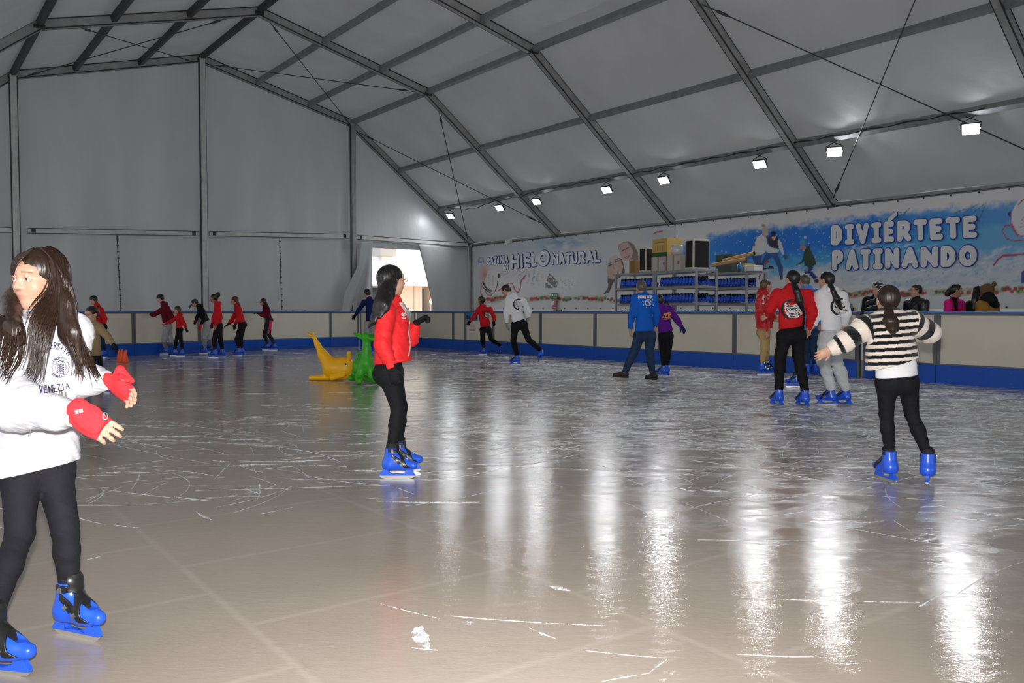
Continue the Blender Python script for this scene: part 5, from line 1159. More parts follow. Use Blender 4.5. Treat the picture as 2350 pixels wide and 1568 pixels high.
skater('dark haired girl in a black hoodie bending forward in the far group', 24.1, (447, 696), (457, 704), (464, 713, -.12), (459, 712, .15), ((468, 733, -.16), (461, 747, -.22)), ((453, 729, .18), (450, 735, .1)), (475, 742), ((470, 775), (480, 775)), [skt(467, 812, 265, sc=.95), skt(483, 809, 265, sc=.95)], 258, .92, BLKC, GRC, ('tied', H_BLK), [[(Pd(443, 692), .035), (Pd(437, 702), .022), (Pd(432.5, 712), .01)]], down=35, glN=gl(REDG, -.25, -.1, -1), glF=gl(BURG, -.4, 0, -.8), legslack=.02)
Pe = Px(22.4)
skater('curly haired girl with a high bun in a red hoodie and black leggings', 22.4, (490.5, 685), (497.5, 698), (501, 707, -.13), (500, 706, .14), ((505, 730, -.17), (495, 747, -.22)), ((491, 730, .18), (487, 743, .1)), (500.5, 748), ((493, 783), (505, 783)), [skt(490.5, 821, 266, sc=1), skt(507, 819.5, 266, sc=1)], 264, .96, RED, BLKC, ('tied', H_BLK), [[(Pe(495, 680), .05), (Pe(500, 677), .062), (Pe(501, 675), .055)]], skin=SKIN_D, haN=hd(-.2, -.2, -1), glF=gl(BURG, -.2, 0, -1))
Pf = Px(23.05)
skater('auburn haired girl in a red top and black leggings bending with both gloved hands forward', 23.05, (538, 690), (543.5, 702), (549, 711, -.13), (545, 711, .13), ((546, 732, -.17), (540, 745, -.25)), ((532, 736, .14), (524, 744, .1)), (556, 745), ((545, 778), (551, 779)), [skt(545, 816.5, 268, sc=1), skt(551, 815.5, 268, sc=1)], 264, .93, RED, BLKC, ('long', H_AUB), [[(Pf(543, 688), .06), (Pf(548, 699), .055), (Pf(554, 710, .05), .035)]], glN=gl(BLKC, -.25, -.1, -1), glF=gl(BLKC, -.75, 0, -.5, (0, 0, 1), .15), hood=False, topname='sweatshirt')
skater('dark haired girl in a burgundy top and dark grey leggings with a pink side stripe', 26.1, (603, 693.5), (608.5, 703.5), (615, 712, -.12), (611, 711, .14), ((606, 725, -.14), (594, 720, -.05)), ((601, 724, .2), (592, 719, .25)), (617.5, 734), ((607, 769), (617, 768)), [skt(611, 804, 266, sc=.98), skt(627, 804.5, 266, sc=.98)], 260, .91, BURG, DGR, ('long', H_BLK), [[(Px(26.1)(609, 692), .05), (Px(26.1)(615, 702), .035), (Px(26.1)(621, 714, -.1), .02)]], glN=gl(BLKC, -1, 0, .15, (0, 0, 1)), glF=gl(BLKC, -1, 0, .1, (0, 0, 1)), hood=False, topname='sweater')
o_ = [o for o in bpy.data.objects if o.name.startswith('person')][-1]
pp = Px(25.95); MB().tube([pp(622, 736), pp(620.5, 750), pp(615, 766)], [.05, .045, .02], 6).build('leggings_stripe', mat('pink_stripe', rgb(240, 60, 110), .7), o_); adopt(o_)
for c in o_.children:
    if c.name.startswith('skate'): c.matrix_parent_inverse = Matrix.Translation(-o_.location)

def backer(label, Y, head, neck, shA, shB, elA, wrA, elB, wrB, hem, hips, knees, feet, az, s, top, legs, hair, hair_pts=(), faz=None, hs=1.0, gA=None, gB=None, hA=None, hB=None, pel=None, down=0, hemn=None, ankles=None, **kw):
    p = Px(Y); J = dict(head=p(*head), neck=p(*neck), shA=p(*shA), shB=p(*shB), elA=p(*elA), wrA=p(*wrA), elB=p(*elB), wrB=p(*wrB), hem=p(*hem), hs=hs, hipA=p(*hips[0]), hipB=p(*hips[1]), knA=p(*knees[0]), knB=p(*knees[1]))
    J['anA'], J['anB'] = (ank(feet[0]), ank(feet[1])) if ankles is None else (p(*ankles[0]), p(*ankles[1]))
    J['pelvis'] = p(*(pel or hem)); J['hemw'] = kw.pop('hemw', .155) * s
    if hemn is not None: J['hemn'] = nrmz(hemn)
    J.update(kw.pop('extra', {})); g = {}; h = {}
    if gA: g['A'] = gA
    if gB: g['B'] = gB
    if hA: h['hA'] = hA
    if hB: h['hB'] = hB
    fz = faz if faz is not None else az
    return person(label, Y, J, dirv(az), s, dirv(fz, -down), top, legs, hair, hair_pts, feet if ankles is None else (), gloves=g, hands=h, head_up=nrmz(UPZ * math.cos(math.radians(down)) + dirv(fz) * math.sin(math.radians(down))), **kw)
# boy in tan, facing the camera
backer('boy with glasses in a tan hoodie facing the camera behind the long haired girl', 12.2, (210, 722), (213, 745), (200, 753), (228, 752), (188, 776, .02), (184, 794, -.05), (247, 774, -.02), (260, 790, -.05), (214, 816), ((206, 822), (222, 822)), ((203, 858), (229, 855)), [skt(198, 906, 190, sc=.85), skt(245, 903, 130, sc=.85)], 188, .74, TANC, BLKC, ('short', H_DBR), faz=200, hs=1.28, gB=gl(BLKC, .5, -.1, -.8, (0, -1, 0)), gA=gl(BLKC, -.2, 0, -1), down=10, glasses=True, slack=.03, haircell=.006)
# man in the navy jacket by the doorway
backer('dark haired man in a navy jacket skating away behind the green kangaroo', 25.4, (842, 673), (848, 687), (836, 694), (860, 694), (823, 712), (815, 724), (868, 712), (868, 728), (851, 736), ((844, 742), (858, 742)), ((842, 772), (857, 772)), [skt(838, 807.5, 285, sc=1.05), skt(861, 808, 300, sc=1.05)], 310, 1.05, NAVY, GRC, ('short', H_BLK), gA=gl(BLKC, -.5, 0, -.85), gB=gl(BLKC, 0, 0, -1), topname='jacket', legslack=.02, hood=False)

M_PW = mat('white_print', (.80, .80, .78), .6); M_PB = mat('black_print', (.012, .012, .014), .6)
def logo(r, X0, Y0, scl, f, Yd, dark=M_PB, light=M_PW, script=True, ring=True):
    """round roller skate print with a script line; centred on a pixel"""
    O = atY(X0, Y0, Yd - .5); X = A3(1, 0, 0) * scl; Z = A3(0, 0, 1) * scl; D = A3(0, 1, 0) + 0 * O; D = nrmz(O - CAMV)
    W = scl
    if ring: decal([[(.9 * math.cos(a), .9 * math.sin(a) + .05) for a in np.linspace(math.radians(70), math.radians(265), 16)]], .13, O, X, Z, D, f, dark, r, 'print_ring', .002, step=.3); 
    decal([[(-.45, .55), (-.15, .2), (.5, .35)], [(-.45, .2), (.7, .15)], [(-.4, -.1), (.9, -.1)], [(-.25, -.38), (.95, -.38)], [(-.1, -.6), (.6, -.62)]], .21, O, X, Z, D, f, light, r, 'print_white', .0035, step=.3)
    decal([[(x + .10 * math.cos(a), .05 + .10 * math.sin(a)) for a in np.linspace(0, 6.28, 9)] for x in (-.35, -.05, .25, .55)] + [[(-.42, .32), (-.1, .28), (.45, .42)], [(-.5, .62), (-.3, .7)], [(-.05, -.66), (.45, -.68)]], .04, O, X, Z, D, f, dark, r, 'print_dark', .005, step=.2)
    if script: decal(letters('freestyle', -.32, -.50, .95, -.24), .028, O, X, Z, D, f, dark, r, 'print_lettering', .005, step=.2)
# child with the printed red hoodie
r, T, f, HR = backer('black haired child in a red printed hoodie skating away near the far corner', 23.5, (1104, 690), (1107, 703), (1099, 710), (1125, 710), (1088, 727), (1079, 738), (1134, 728), (1134, 738), (1114, 750), ((1108, 756), (1121, 756)), ((1107, 783), (1127, 779)), [skt(1108, 814.5, 290, sc=.95), skt(1147, 811, 345, -28, 12, .95, Y=23.6)], 345, .90, RED, BLKC, ('long', H_BLK), [[(Px(23.5)(1104, 690), .08), (Px(23.5)(1106, 698), .075), (Px(23.5)(1108, 703), .05)]], faz=300, gA=gl(BLKC, -.6, 0, -.8), gB=gl(BLKC, 0, 0, -1), hs=1.1)
logo(r, 1117, 722, .09, f, 23.5)
# boy with the printed white hoodie
r, T, f, HR = backer('short haired boy in a printed white hoodie and black trousers pushing off on one skate', 19.05, (1161, 667, .08), (1173, 681), (1168, 690), (1199, 692), (1163, 717), (1163, 742), (1212, 715, .03), (1211, 735, .05), (1191, 736), ((1182, 747), (1201, 746)), ((1178, 783), (1213, 780)), [skt(1183, 838, 300, sc=1.05), skt(1239, 826, 345, -32, 14, 1.05, Y=19.2)], 322, 1.03, WHC, BLKC, ('short', H_DBR), faz=290, down=28, gA=gl(GREYG, .05, 0, -1, (-1, -.3, 0)), gB=gl(GREYG, 0, 0, -1, (1, 0, 0)), slack=.032)
logo(r, 1190, 699, .12, f, 19.0)
# instructor in blue
p = Px(15.3)
r, T, f, HR = backer('grey haired man in a blue jacket and jeans walking away in brown shoes', 15.3, (1470.5, 660.5), (1476, 676), (1458, 685), (1500, 685), (1450, 724), (1446, 756), (1507, 722, .05), (1503, 748, .12), (1479, 760), ((1468, 770), (1492, 770)), ((1453, 812), (1491, 812)), [], 340, 1.02, BLUF, JEAN, ('short', H_GRY), faz=345, hA=hd(.02, 0, -1, (-1, 0, 0), .5), hB=hd(0, .2, -1, (1, 0, 0), .5), ankles=((1434, 854, -.05), (1498, 857)), legslack=.02, topname='jacket', hood=False, thick=1.12, hemw=.175)
D = nrmz(atY(1479, 690, 15.3) - CAMV)
decal(letters('MONITOR', -.125, -.022, .125, .022), .0075, atY(1481, 681.5, 14.8), A3(1, 0, 0), UPZ, D, f, M_PW, r, 'back_lettering')
decal([[(.055 * math.cos(a), .055 * math.sin(a)) for a in np.linspace(.3, 5.6, 14)], [(-.03, .02), (0, .045), (.01, 0), (.04, -.01)], [(-.02, -.02), (.02, -.03), (.03, .02)]], .007, atY(1488, 695, 14.8), A3(1, 0, 0), UPZ, D, f, M_PW, r, 'back_emblem')
for a in np.linspace(0, 5.8, 9): decal([[(.10 * math.cos(a) + .004, .09 * math.sin(a)), (.10 * math.cos(a), .09 * math.sin(a) + .004)]], .007, atY(1488, 695, 14.8), A3(1, 0, 0), UPZ, D, f, M_PW, r, 'printed_star')
M_ORG = mat('orange_shoe_trim', rgb(200, 70, 30), .6)
shoe(r, atz(1428, 866, 0) + A3(0, .0, .0), 285, 1.1, BROWN, 0); shoe(r, atz(1497, 871, 0), 325, 1.05)
# child in purple
r, T, f, HR = backer('child in a purple printed hoodie stretching one arm, beside the man in the blue jacket', 16.0, (1512, 690), (1517, 704), (1509, 711), (1535, 710), (1504, 734, .1), (1503, 752, .1), (1554, 735), (1565, 751), (1528, 762), ((1520, 772), (1536, 771)), ((1521, 815), (1533, 813)), [skt(1519, 862.5, 305, sc=.92), skt(1527, 862, 330, sc=.92)], 8, .86, PURP, BLKC, ('short', H_DBR), faz=350, hs=1.08, gB=gl(NAVY, .45, 0, -.8), hA=hd(0, .2, -1), slack=.03)
D = nrmz(atY(1528, 725, 16) - CAMV)
decal([[(-.05, -.02), (.05, -.02)], [(-.02, .03), (.06, .05)]], .035, atY(1529, 727, 15.5), A3(1, 0, 0), UPZ, D, f, mat('peach_print', rgb(235, 150, 110), .6), r, 'print_patch'); decal([[(-.07, .012), (-.06, .03), (-.03, .01)], [(-.07, -.03), (.08, -.05)], [(.0, -.0), (.03, .015)]], .010, atY(1529, 727, 15.5), A3(1, 0, 0), UPZ, D, f, M_PB, r, 'print_lines', .004)
D = nrmz(atY(1513, 800, 16) - CAMV)
# man in the red puffer
def ridge(axis, sp, amp):
    def q(d, P, J=None): return d
    return q
r, T, f, HR = backer('man in a red puffer jacket and beige trousers standing in side view at the barrier', 16.2, (1758.5, 656), (1754, 672), (1746, 687, -.18), (1762, 685, .18), (1744, 722, -.22), (1759, 762, -.24), (1770, 720, .22), (1779, 735, .1), (1753, 754), ((1751, 764, -.08), (1756, 763, .08)), ((1754, 802, -.06), (1758, 802, .08)), [skt(1754, 861, 82, sc=1.12), skt(1762, 858.5, 80, sc=1.12)], 78, 1.03, REDP, CHINO, ('short', H_LBR), hA=hd(.3, 0, -1, (0, -1, 0), .4), hB=hd(.6, 0, .3), topname='puffer_jacket', hood=True, slack=.034, hemw=.17, extra={'tsq': .85}, foldamp=.009)
D = nrmz(atY(1752, 690, 16) - CAMV)
decal([[(y * 1.0, x) for x, y in ln] for ln in letters('FYF', -.10, -.012, .06, .02)], .006, atY(1751, 684, 15.6), A3(1, 0, 0), UPZ, D, f, M_PW, r, 'sleeve_lettering')
# man in the light blue puffer
def quilt(W, J, s): return np.ones((len(W), 3))
r, T, f, HR = backer('grey haired man in a light blue quilted jacket behind the two girls with ponytails', 15.9, (1846, 645), (1852, 662), (1840, 673), (1875, 674), (1832, 712), (1830, 742), (1884, 712), (1880, 745), (1858, 756), ((1849, 766), (1868, 766)), ((1849, 808), (1867, 808)), [skt(1849, 863.5, 350, sc=1.1), skt(1869, 863, 350, sc=1.1)], 345, 1.06, LBLU, JEAN, ('short', H_GRY), hA=hd(0, 0, -1), hB=hd(0, 0, -1), topname='quilted_jacket', hood=False, slack=.03, foldamp=.004)
mb = MB()
for k in range(11):
    z = 1.62 - .062 * k; c_ = atY(1858, 700, 15.9); c_[2] = z; cc = None
    ring = []
    for a in np.linspace(math.radians(200), math.radians(340), 15):
        P = A3(c_[0] + .5 * math.cos(a), c_[1] + .5 * math.sin(a), z)[None]; dd = nrmz(A3(c_[0], c_[1], z) - P[0])
        for _ in range(30): P = P + dd * (np.clip(f(P) - .001, -.02, .05) * .8)[:, None]
        ring.append(P[0])
    mb.tube(ring, .006, 5)
mb.build('quilting_seams', mat('seam_blue', rgb(25, 80, 160), .6), r); adopt(r)
for c in r.children:
    if c.name.startswith('skate'): c.matrix_parent_inverse = Matrix.Translation(-r.location)
backer('child mostly hidden behind the girl in the printed red hoodie, one blue skate showing', 13.6, (1834, 694), (1834, 712), (1826, 720, .1), (1840, 720, -.1), (1826, 742, .1), (1830, 755, .1), (1840, 742, -.1), (1836, 756, -.1), (1834, 775), ((1832, 782, .06), (1836, 782, -.06)), ((1831, 826, .06), (1833, 828, -.06)), [skt(1822, 889, 285, sc=.95), skt(1832, 887, 285, sc=.95)], 285, .74, BLKC, BLKC, ('short', H_BLK), hA=hd(0, 0, -1), hB=hd(0, 0, -1), hs=1.15)
# the two girls with ponytails
q = Px(10.9)
r, T, f, HR = backer('girl with a long black ponytail in a red hoodie with a round back print', 10.9, (1818, 641, .03), (1817, 664), (1785, 677), (1852, 677), (1768, 708, .02), (1763, 724, .12), (1864, 720), (1854, 757, .05), (1814, 752), ((1800, 772), (1832, 771)), ((1790, 821), (1832, 821)), [skt(1783, 932, 342, sc=1.0), skt(1842, 934, 342, sc=1.0)], 352, .97, RED, BLKC, ('tied', H_BLK), [[(q(1822, 650, -.10), .040), (q(1829, 668, -.17), .042), (q(1835, 690, -.17), .048), (q(1842, 712, -.15), .022)]], faz=340, hA=hd(-.3, .4, -.2, (-1, 0, 0), .3), hB=hd(-.1, 0, -1, (1, 0, 0), .4), legslack=.020, hemn=(.15, 0, -1), slack=.03, thick=1.08, hood=False, topname='sweatshirt')
logo(r, 1815, 711, .125, f, 10.85)
q = Px(11.0)
r, T, f, HR = backer('girl with a brown ponytail in a white hoodie and light grey joggers', 11.0, (1896, 644, .03), (1902, 667), (1884, 680), (1930, 682), (1875, 718), (1866, 748), (1941, 720, .04), (1938, 745, .12), (1908, 757), ((1896, 775), (1921, 775)), ((1890, 828), (1919, 829)), [skt(1899, 931, 300, sc=1.0), skt(1934, 930, 322, sc=1.0)], 335, .96, WHC, LGRC, ('tied', H_BLK), [[(q(1906, 655, -.09), .036), (q(1912, 668, -.14), .032)], [(q(1912, 668, -.14), .030), (q(1920, 686, -.16), .044), (q(1930, 707, -.14), .026)]], faz=322, hA=hd(-.4, .2, -.7, (-1, 0, 0), .4), hB=hd(-.5, .2, -.6), legslack=.032, slack=.035)
logo(r, 1926, 705, .11, f, 10.95)
# girl in the striped jumper
def stripes(W, J, s):
    cream = np.array([.84, .74, .66]); blk = np.array([.006, .006, .008]); c = np.tile(cream, (len(W), 1))
    up = nrmz(A3(-.22, 0, 1)); t = (W - J['hem']) @ up + .03 * np.sin((W[:, 0] - J['neck'][0]) * 5); x = W[:, 0]
    per = .047; ph = (t / per) % 1.0; body = (ph < .52) & (t > -.01)
    dA = np.linalg.norm(W - J['elA'], axis=1); 
    def arm(q, cut):
        a, e, w = J['sh' + q], J['el' + q], J['wr' + q]; d1 = nrmz(e - a); tt = (W - a) @ d1; d2 = nrmz(w - e); t2 = (W - e) @ d2
        return tt, t2
    ta, ta2 = arm('A', 0); tb, tb2 = arm('B', 0)
    def dseg(a, b): ab = b - a; t_ = np.clip((W - a) @ ab / (ab @ ab), 0, 1); return np.linalg.norm(W - a - t_[:, None] * ab, axis=1)
    isA = (np.minimum(dseg(J['shA'], J['elA']), dseg(J['elA'], J['wrA'])) < .115) & (x < J['shA'][0] + .02 + (J['shA'][2] - W[:, 2]) * .25) & (W[:, 2] > J['hem'][2] + .03); isB = (x > J['shB'][0] + .01) & (W[:, 2] > J['hem'][2] + .05)
    c[body & ~isA & ~isB] = blk
    LA = np.linalg.norm(J['elA'] - J['shA']); LB = np.linalg.norm(J['elB'] - J['shB'])
    sA = np.where(((W - J['elA']) @ nrmz(J['wrA'] - J['elA'])) > 0, LA + ((W - J['elA']) @ nrmz(J['wrA'] - J['elA'])), ta)
    for lo, hi in ((-.03, .022), (.095, .165), (.215, .245)): c[isA & (sA > lo) & (sA < hi)] = blk
    sB = tb
    for lo, hi in ((-.02, .025), (.085, .150)): c[isB & (sB > lo) & (sB < hi)] = blk
    return c
M_STR = vcmat('striped_knit', .9, .2, .5, 260, .2)
q = Px(6.1)
feet18 = [skt(2033, 1103, 350, sc=.95), skt(2129, 1110, 28, sc=.95)]
p = q; J18 = dict(head=p(2037, 690, .10), neck=p(2040, 733, .03), shA=p(1986, 752, 0), shB=p(2092, 741, .02), elA=p(1937, 785, -.02), wrA=p(1905, 802, .0), elB=p(2134, 764, .08), wrB=p(2098, 770, .26), hem=p(2048, 834, -.01), pelvis=p(2058, 866, 0), hipA=p(2036, 880), hipB=p(2083, 878), knA=p(2034, 950, .02), knB=p(2093, 952, .02), anA=ank(feet18[0]), anB=ank(feet18[1]), hs=1.12, hemw=.190, hemn=nrmz((.30, 0, -1)), slv=.01)
r, T, f, HR = person('girl with a brown ponytail in a black and cream striped jumper skating away at right', 6.1, J18, dirv(2), .84, dirv(5), M_STR, BLKC, ('tied', H_DBR), [[(q(2038, 706, -.04), .034), (q(2040, 722, -.09), .030)], [(q(2040, 722, -.09), .036), (q(2044, 738, -.13), .048), (q(2048, 754, -.13), .036), (q(2050, 766, -.12), .014)], [(q(2040, 722, -.10), .026), (q(2052, 742, -.14), .030), (q(2060, 758, -.13), .010)], [(q(2040, 718, -.09), .018), (q(2030, 738, -.11), .014), (q(2024, 745, -.11), .006)], [(q(2044, 728, -.10), .02), (q(2058, 740, -.12), .016), (q(2062, 750, -.12), .006)]], feet18, hands={'hA': (A3(-.8, .1, -.5), A3(0, -1, .1), .4, -1), 'hB': (A3(-.8, .5, 0), A3(0, 0, 1), .4, 1)},
                     cell=.0050, topcol=stripes, topname='striped_jumper', slack=.050, hood=False, hi=True, legslack=.006, foldamp=.007, thick=1.0)
tee = [cone(q(2052, 800, 0), q(2058, 868, 0), .135, .148, ax=A3(0, 1, 0), sq=.74, k=.03)]
hm = q(2058, 864, 0); sdf_obj('white_tee', tee, .006, WHC, r, post=lambda d, P: np.maximum(np.maximum(d + folds(P * A3(1, 1, 2), .003, 14, 9), (P - hm) @ nrmz(A3(.10, 0, -1))), P[:, 2] - hm[2] - .26)); adopt(r)
for c in r.children:
    if c.name.startswith('skate'): c.matrix_parent_inverse = Matrix.Translation(-r.location)
# ------------------------------------------------------------------ girl in the bright red tracksuit top
q = Px(6.35)
ft = [skt(911, 1098, 90, sc=.97), skt(926, 1083.5, 86, sc=.97)]
J19 = dict(faceY=.072, col=.12, head=q(900, 645), neck=q(902, 697), shA=q(884, 718, -.15), shB=q(903, 711, .15), elA=q(878, 790, -.21), wrA=q(900, 846, -.22), elB=q(941, 776, .22), wrB=q(956, 742, .16), hem=q(902, 832), pelvis=q(894, 842), hipA=q(892, 858, -.075), hipB=q(898, 856, .08),
           knA=q(913, 938, -.07), knB=q(920, 932, .09), anA=ank(ft[0]), anB=ank(ft[1]), hs=1.06, hemw=.165, tsq=.84, chest=q(903, 735), hemn=nrmz((.10, 0, -1)), slv=-.002)
hg = Px(6.35)
r, T, f19, HR19 = person('girl with very long black hair in a bright red zip jacket standing mid-rink', 6.35, J19, dirv(88), .90, dirv(58), RED2, BLKC, ('long', H_BLK),
    [[(hg(893, 640, .0), .084), (hg(884, 670, -.03), .086), (hg(873, 700, -.12), .078), (hg(862, 727, -.15), .052), (hg(849, 746, -.15), .018)], [(hg(888, 655, -.06), .060), (hg(876, 700, -.19), .062), (hg(858, 736, -.20), .028), (hg(846, 750, -.18), .012)], [(hg(902, 648, -.07), .050), (hg(896, 676, -.12), .046), (hg(886, 706, -.20), .036), (hg(872, 728, -.23), .014)]],
    ft, gloves={'A': gl(BLKC, .25, 0, -1, (0, -1, 0), .5, -1), 'B': gl(BLKC, .7, 0, .45, (0, .3, 1), 1.1, 1)}, cell=.0055, topname='zip_jacket', slack=.028, hood=False, hi=True, legslack=.003, foldamp=.007, thick=1.12, glasses=True, haircell=.0045)
# zip, collar strips, chest logo
D = A3(0, 1, 0)
zp = [(936, 706), (943, 722), (941, 742), (938, 770), (943, 800), (938, 826)]
def pixdecal(pts, w, Y, f, m, parent, name, off=.0025, step=.02):
    """strokes given in photo pixels, laid on a body along the viewing direction"""
    k = (Y - .6) / FPX; c = pts[0][0]; O = atY(c[0], c[1], Y - .6); U = atY(c[0] + 100, c[1], Y - .6) - O; V = atY(c[0], c[1] + 100, Y - .6) - O
    return decal([[((x - c[0]) / 100 * np.linalg.norm(U), -(y - c[1]) / 100 * np.linalg.norm(V)) for x, y in ln] for ln in pts], w, O, nrmz(U), -nrmz(V), nrmz(atY(c[0], c[1], Y) - CAMV), f, m, parent, name, off, step=step)
pixdecal([zp], .0045, 6.35, f19, M_PW, r, 'zip')
pixdecal([[(919, 696), (932, 716), (938, 728)], [(925, 695), (937, 712), (942, 726)]], .0075, 6.35, f19, M_PW, r, 'collar_strip')
pixdecal([[(922, 722), (924, 718), (927, 722), (930, 718), (932, 722), (927, 726), (922, 722)], [(923, 729), (932, 729)], [(925, 732), (931, 732)]], .004, 6.35, f19, M_PW, r, 'chest_emblem')
adopt(r)
for c in r.children:
    if c.name.startswith('skate'): c.matrix_parent_inverse = Matrix.Translation(-r.location)

# ------------------------------------------------------------------ long haired girl in the foreground
q = Px(3.2)
ft = [skt(0, 1548, 102, sc=.90), skt(177, 1462.5, 113, sc=.90)]
J20 = dict(head=q(90, 644, .02), neck=q(103, 737, .03), shA=q(30, 768, -.10), shB=q(165, 762, .10), elA=q(22, 905, -.24), wrA=q(176, 955, -.36), elB=q(168, 885, .14), wrB=q(250, 872, .08), hem=q(80, 1078, .0), pelvis=q(85, 1070, .02), hipA=q(48, 1085, -.03), hipB=q(122, 1080, .05),
           knA=q(46, 1225, -.10), knB=q(150, 1212, -.02), anA=ank(ft[0], .20), anB=ank(ft[1], .20), hs=1.17, hemw=.158, tsq=.80, chest=q(100, 830, .02), hemn=nrmz((.20, 0, -1)), slv=-.004, look=dirv(205, -3), hsc=1.25)
fw = dirv(136)
flap = lambda a, b, c, r0, r1, n: [cone(a, b, r0, r1, ax=n, sq=.35, k=.006), cone(b, c, r1, r1 * .9, ax=n, sq=.35, k=.006)]
dA = nrmz(A3(.86, -.02, -.42)); nA = nrmz(A3(.05, -.85, .52)); dB = nrmz(A3(.80, -.1, -.50)); nB = nrmz(A3(-.1, .80, .5))
wA = J20['wrA']; wB = J20['wrB']
gA = (dA, nA, .45, -2, REDG, dict(cut=.098, cuff=.085, cr=.046, more=flap(wA + dA * .015 + nA * .022 + A3(0, 0, .025), wA + dA * .05 + nA * .024 + A3(0, 0, .012), wA + dA * .078 + nA * .018 - A3(0, 0, .0), .036, .042, nA)))
gB = (dB, nB, .35, 1, REDG, dict(cut=.105, cuff=.085, cr=.046, more=[cone(wB + dB * .05, wB + dB * .035 + A3(.015, 0, .055), .016, .017, k=.012), cone(wB + dB * .035 + A3(.015, 0, .055), wB + dB * .075 + A3(.03, 0, .035), .017, .010, k=.006)]))
r, T, f20, HR = person('long haired girl in a white hoodie and red fingerless gloves in the foreground at left', 3.2, J20, fw, .84, dirv(199, -4), cloth_mat('bright_white_fleece', (.57, .57, .62), .9, .15, 220), cloth_mat('charcoal_leggings', (.012, .012, .017), .8, .2, 240), ('long', H_DBR), [[(q(112, 640, .08), .080), (q(122, 700, .10), .080), (q(128, 750, .12), .055)], [(q(46, 650, .0), .030), (q(26, 700, -.02), .045), (q(28, 765, -.16), .050), (q(52, 850, -.18), .022)], [(q(128, 640, .0), .035), (q(146, 700, -.03), .045), (q(160, 765, -.06), .045), (q(182, 830, -.05), .020)]], ft,
    hands={'hA': (dA, nA, .45, -2), 'hB': (dB, nB, .35, 1)}, gloves={'A': gA, 'B': gB}, cell=.0042, topname='hoodie', slack=.034, hi=True, legslack=.004, foldamp=.008, thick=.98, hood=True, haircell=.0045, headtilt=-.04, topmore=[cone(q(14, 850, -.16), q(40, 945, -.27), .070, .068, k=.05), cone(q(40, 945, -.27), q(130, 957, -.33), .066, .048, k=.04), cone(q(172, 860, .12), q(215, 868, .10), .055, .048, k=.03)])
# loose strands, laid over the shoulders and the chest
GD = [  # guides: pixel x, y, depth offset
    [(62, 578, -.04), (46, 628, -.02), (28, 690, .03), (12, 745, -.02), (-14, 790, -.1)],
    [(66, 574, -.06), (47, 620, -.03), (33, 690, .02), (28, 760, -.14), (38, 850, -.18)],
    [(78, 570, -.07), (50, 600, -.02), (40, 690, .0), (50, 775, -.19), (55, 872, -.19)],
    [(92, 568, -.05), (118, 600, -.06), (112, 672, -.10), (72, 735, -.20), (62, 842, -.20)],
    [(94, 568, -.05), (124, 606, -.07), (120, 680, -.11), (88, 752, -.20), (82, 880, -.20)],
    [(96, 568, -.04), (128, 612, -.07), (132, 690, -.10), (112, 765, -.18), (86, 862, -.19)],
    [(100, 570, -.01), (140, 625, -.03), (150, 700, -.03), (156, 780, -.08), (196, 862, -.04)],
    [(106, 571, .02), (147, 628, .0), (162, 700, .02), (176, 790, .0), (172, 868, -.02)],
    [(112, 574, .05), (155, 638, .05), (174, 720, .07), (194, 800, .06), (230, 868, .02)],
    [(116, 577, .09), (158, 645, .10), (182, 725, .12), (202, 800, .12), (214, 850, .08)]]
rh = random.Random(11); mbh = MB()
def catm(P, t):
    n = len(P) - 1; x = t * n; i = min(int(x), n - 1); u = x - i; p0, p1, p2, p3 = P[max(i - 1, 0)], P[i], P[i + 1], P[min(i + 2, n)]
    return .5 * ((2 * p1) + (-p0 + p2) * u + (2 * p0 - 5 * p1 + 4 * p2 - p3) * u * u + (-p0 + 3 * p1 - 3 * p2 + p3) * u ** 3)
for k in range(820):
    g = rh.random() * 8.99; i = int(g)
    if i in (2, 5): i = rh.choice([0, 1, 3, 4, 6, 7, 8])
    a = rh.random(); P = [np.array(GD[i][j]) * (1 - a) + np.array(GD[i + 1][j]) * a for j in range(5)]
    Lm = rh.uniform(.72, 1.04); ph = rh.uniform(0, 6.28); am = rh.uniform(2, 7); cl = rh.gauss(0, 1)
    pts = []; rr = []
    for t in np.linspace(0, 1, 15):
        v = catm(P, min(t * Lm, 1.0)); w = t ** 1.3
        x = v[0] + am * w * math.sin(ph + 5.5 * t) + cl * 5 * w; y = v[1] + (8 * cl * w); d = v[2] + .012 * w * math.cos(ph + 6 * t) - .008
        pt = q(x, y, d)
        # keep strands outside the skull, face and hoodie
        for _ in range(3):
            fd = float(f20(pt[None])[0]); 
            if fd < .012: pt = pt - np.array([0, 1, 0]) * (.013 - fd)
        L = HR.T @ (pt - J20['head']) / (1.17 * .84); el_ = math.sqrt((L[0] / .088) ** 2 + ((L[1] + .010) / .106) ** 2 + ((L[2] - .04) / .096) ** 2)
        if el_ < 1 and L[2] > -.05: pt = J20['head'] + HR @ (np.array([L[0], L[1] + .010, L[2] - .04]) / el_ + np.array([0, -.010, .04])) * 1.17 * .84
        pts.append(pt); rr.append(.0034 * (1 - .8 * t ** 2) * rh.uniform(.9, 1.1))
    mbh.tube(pts, rr, 4, caps=False)
mbh.build('hair_strands', H_DBR, r, True)
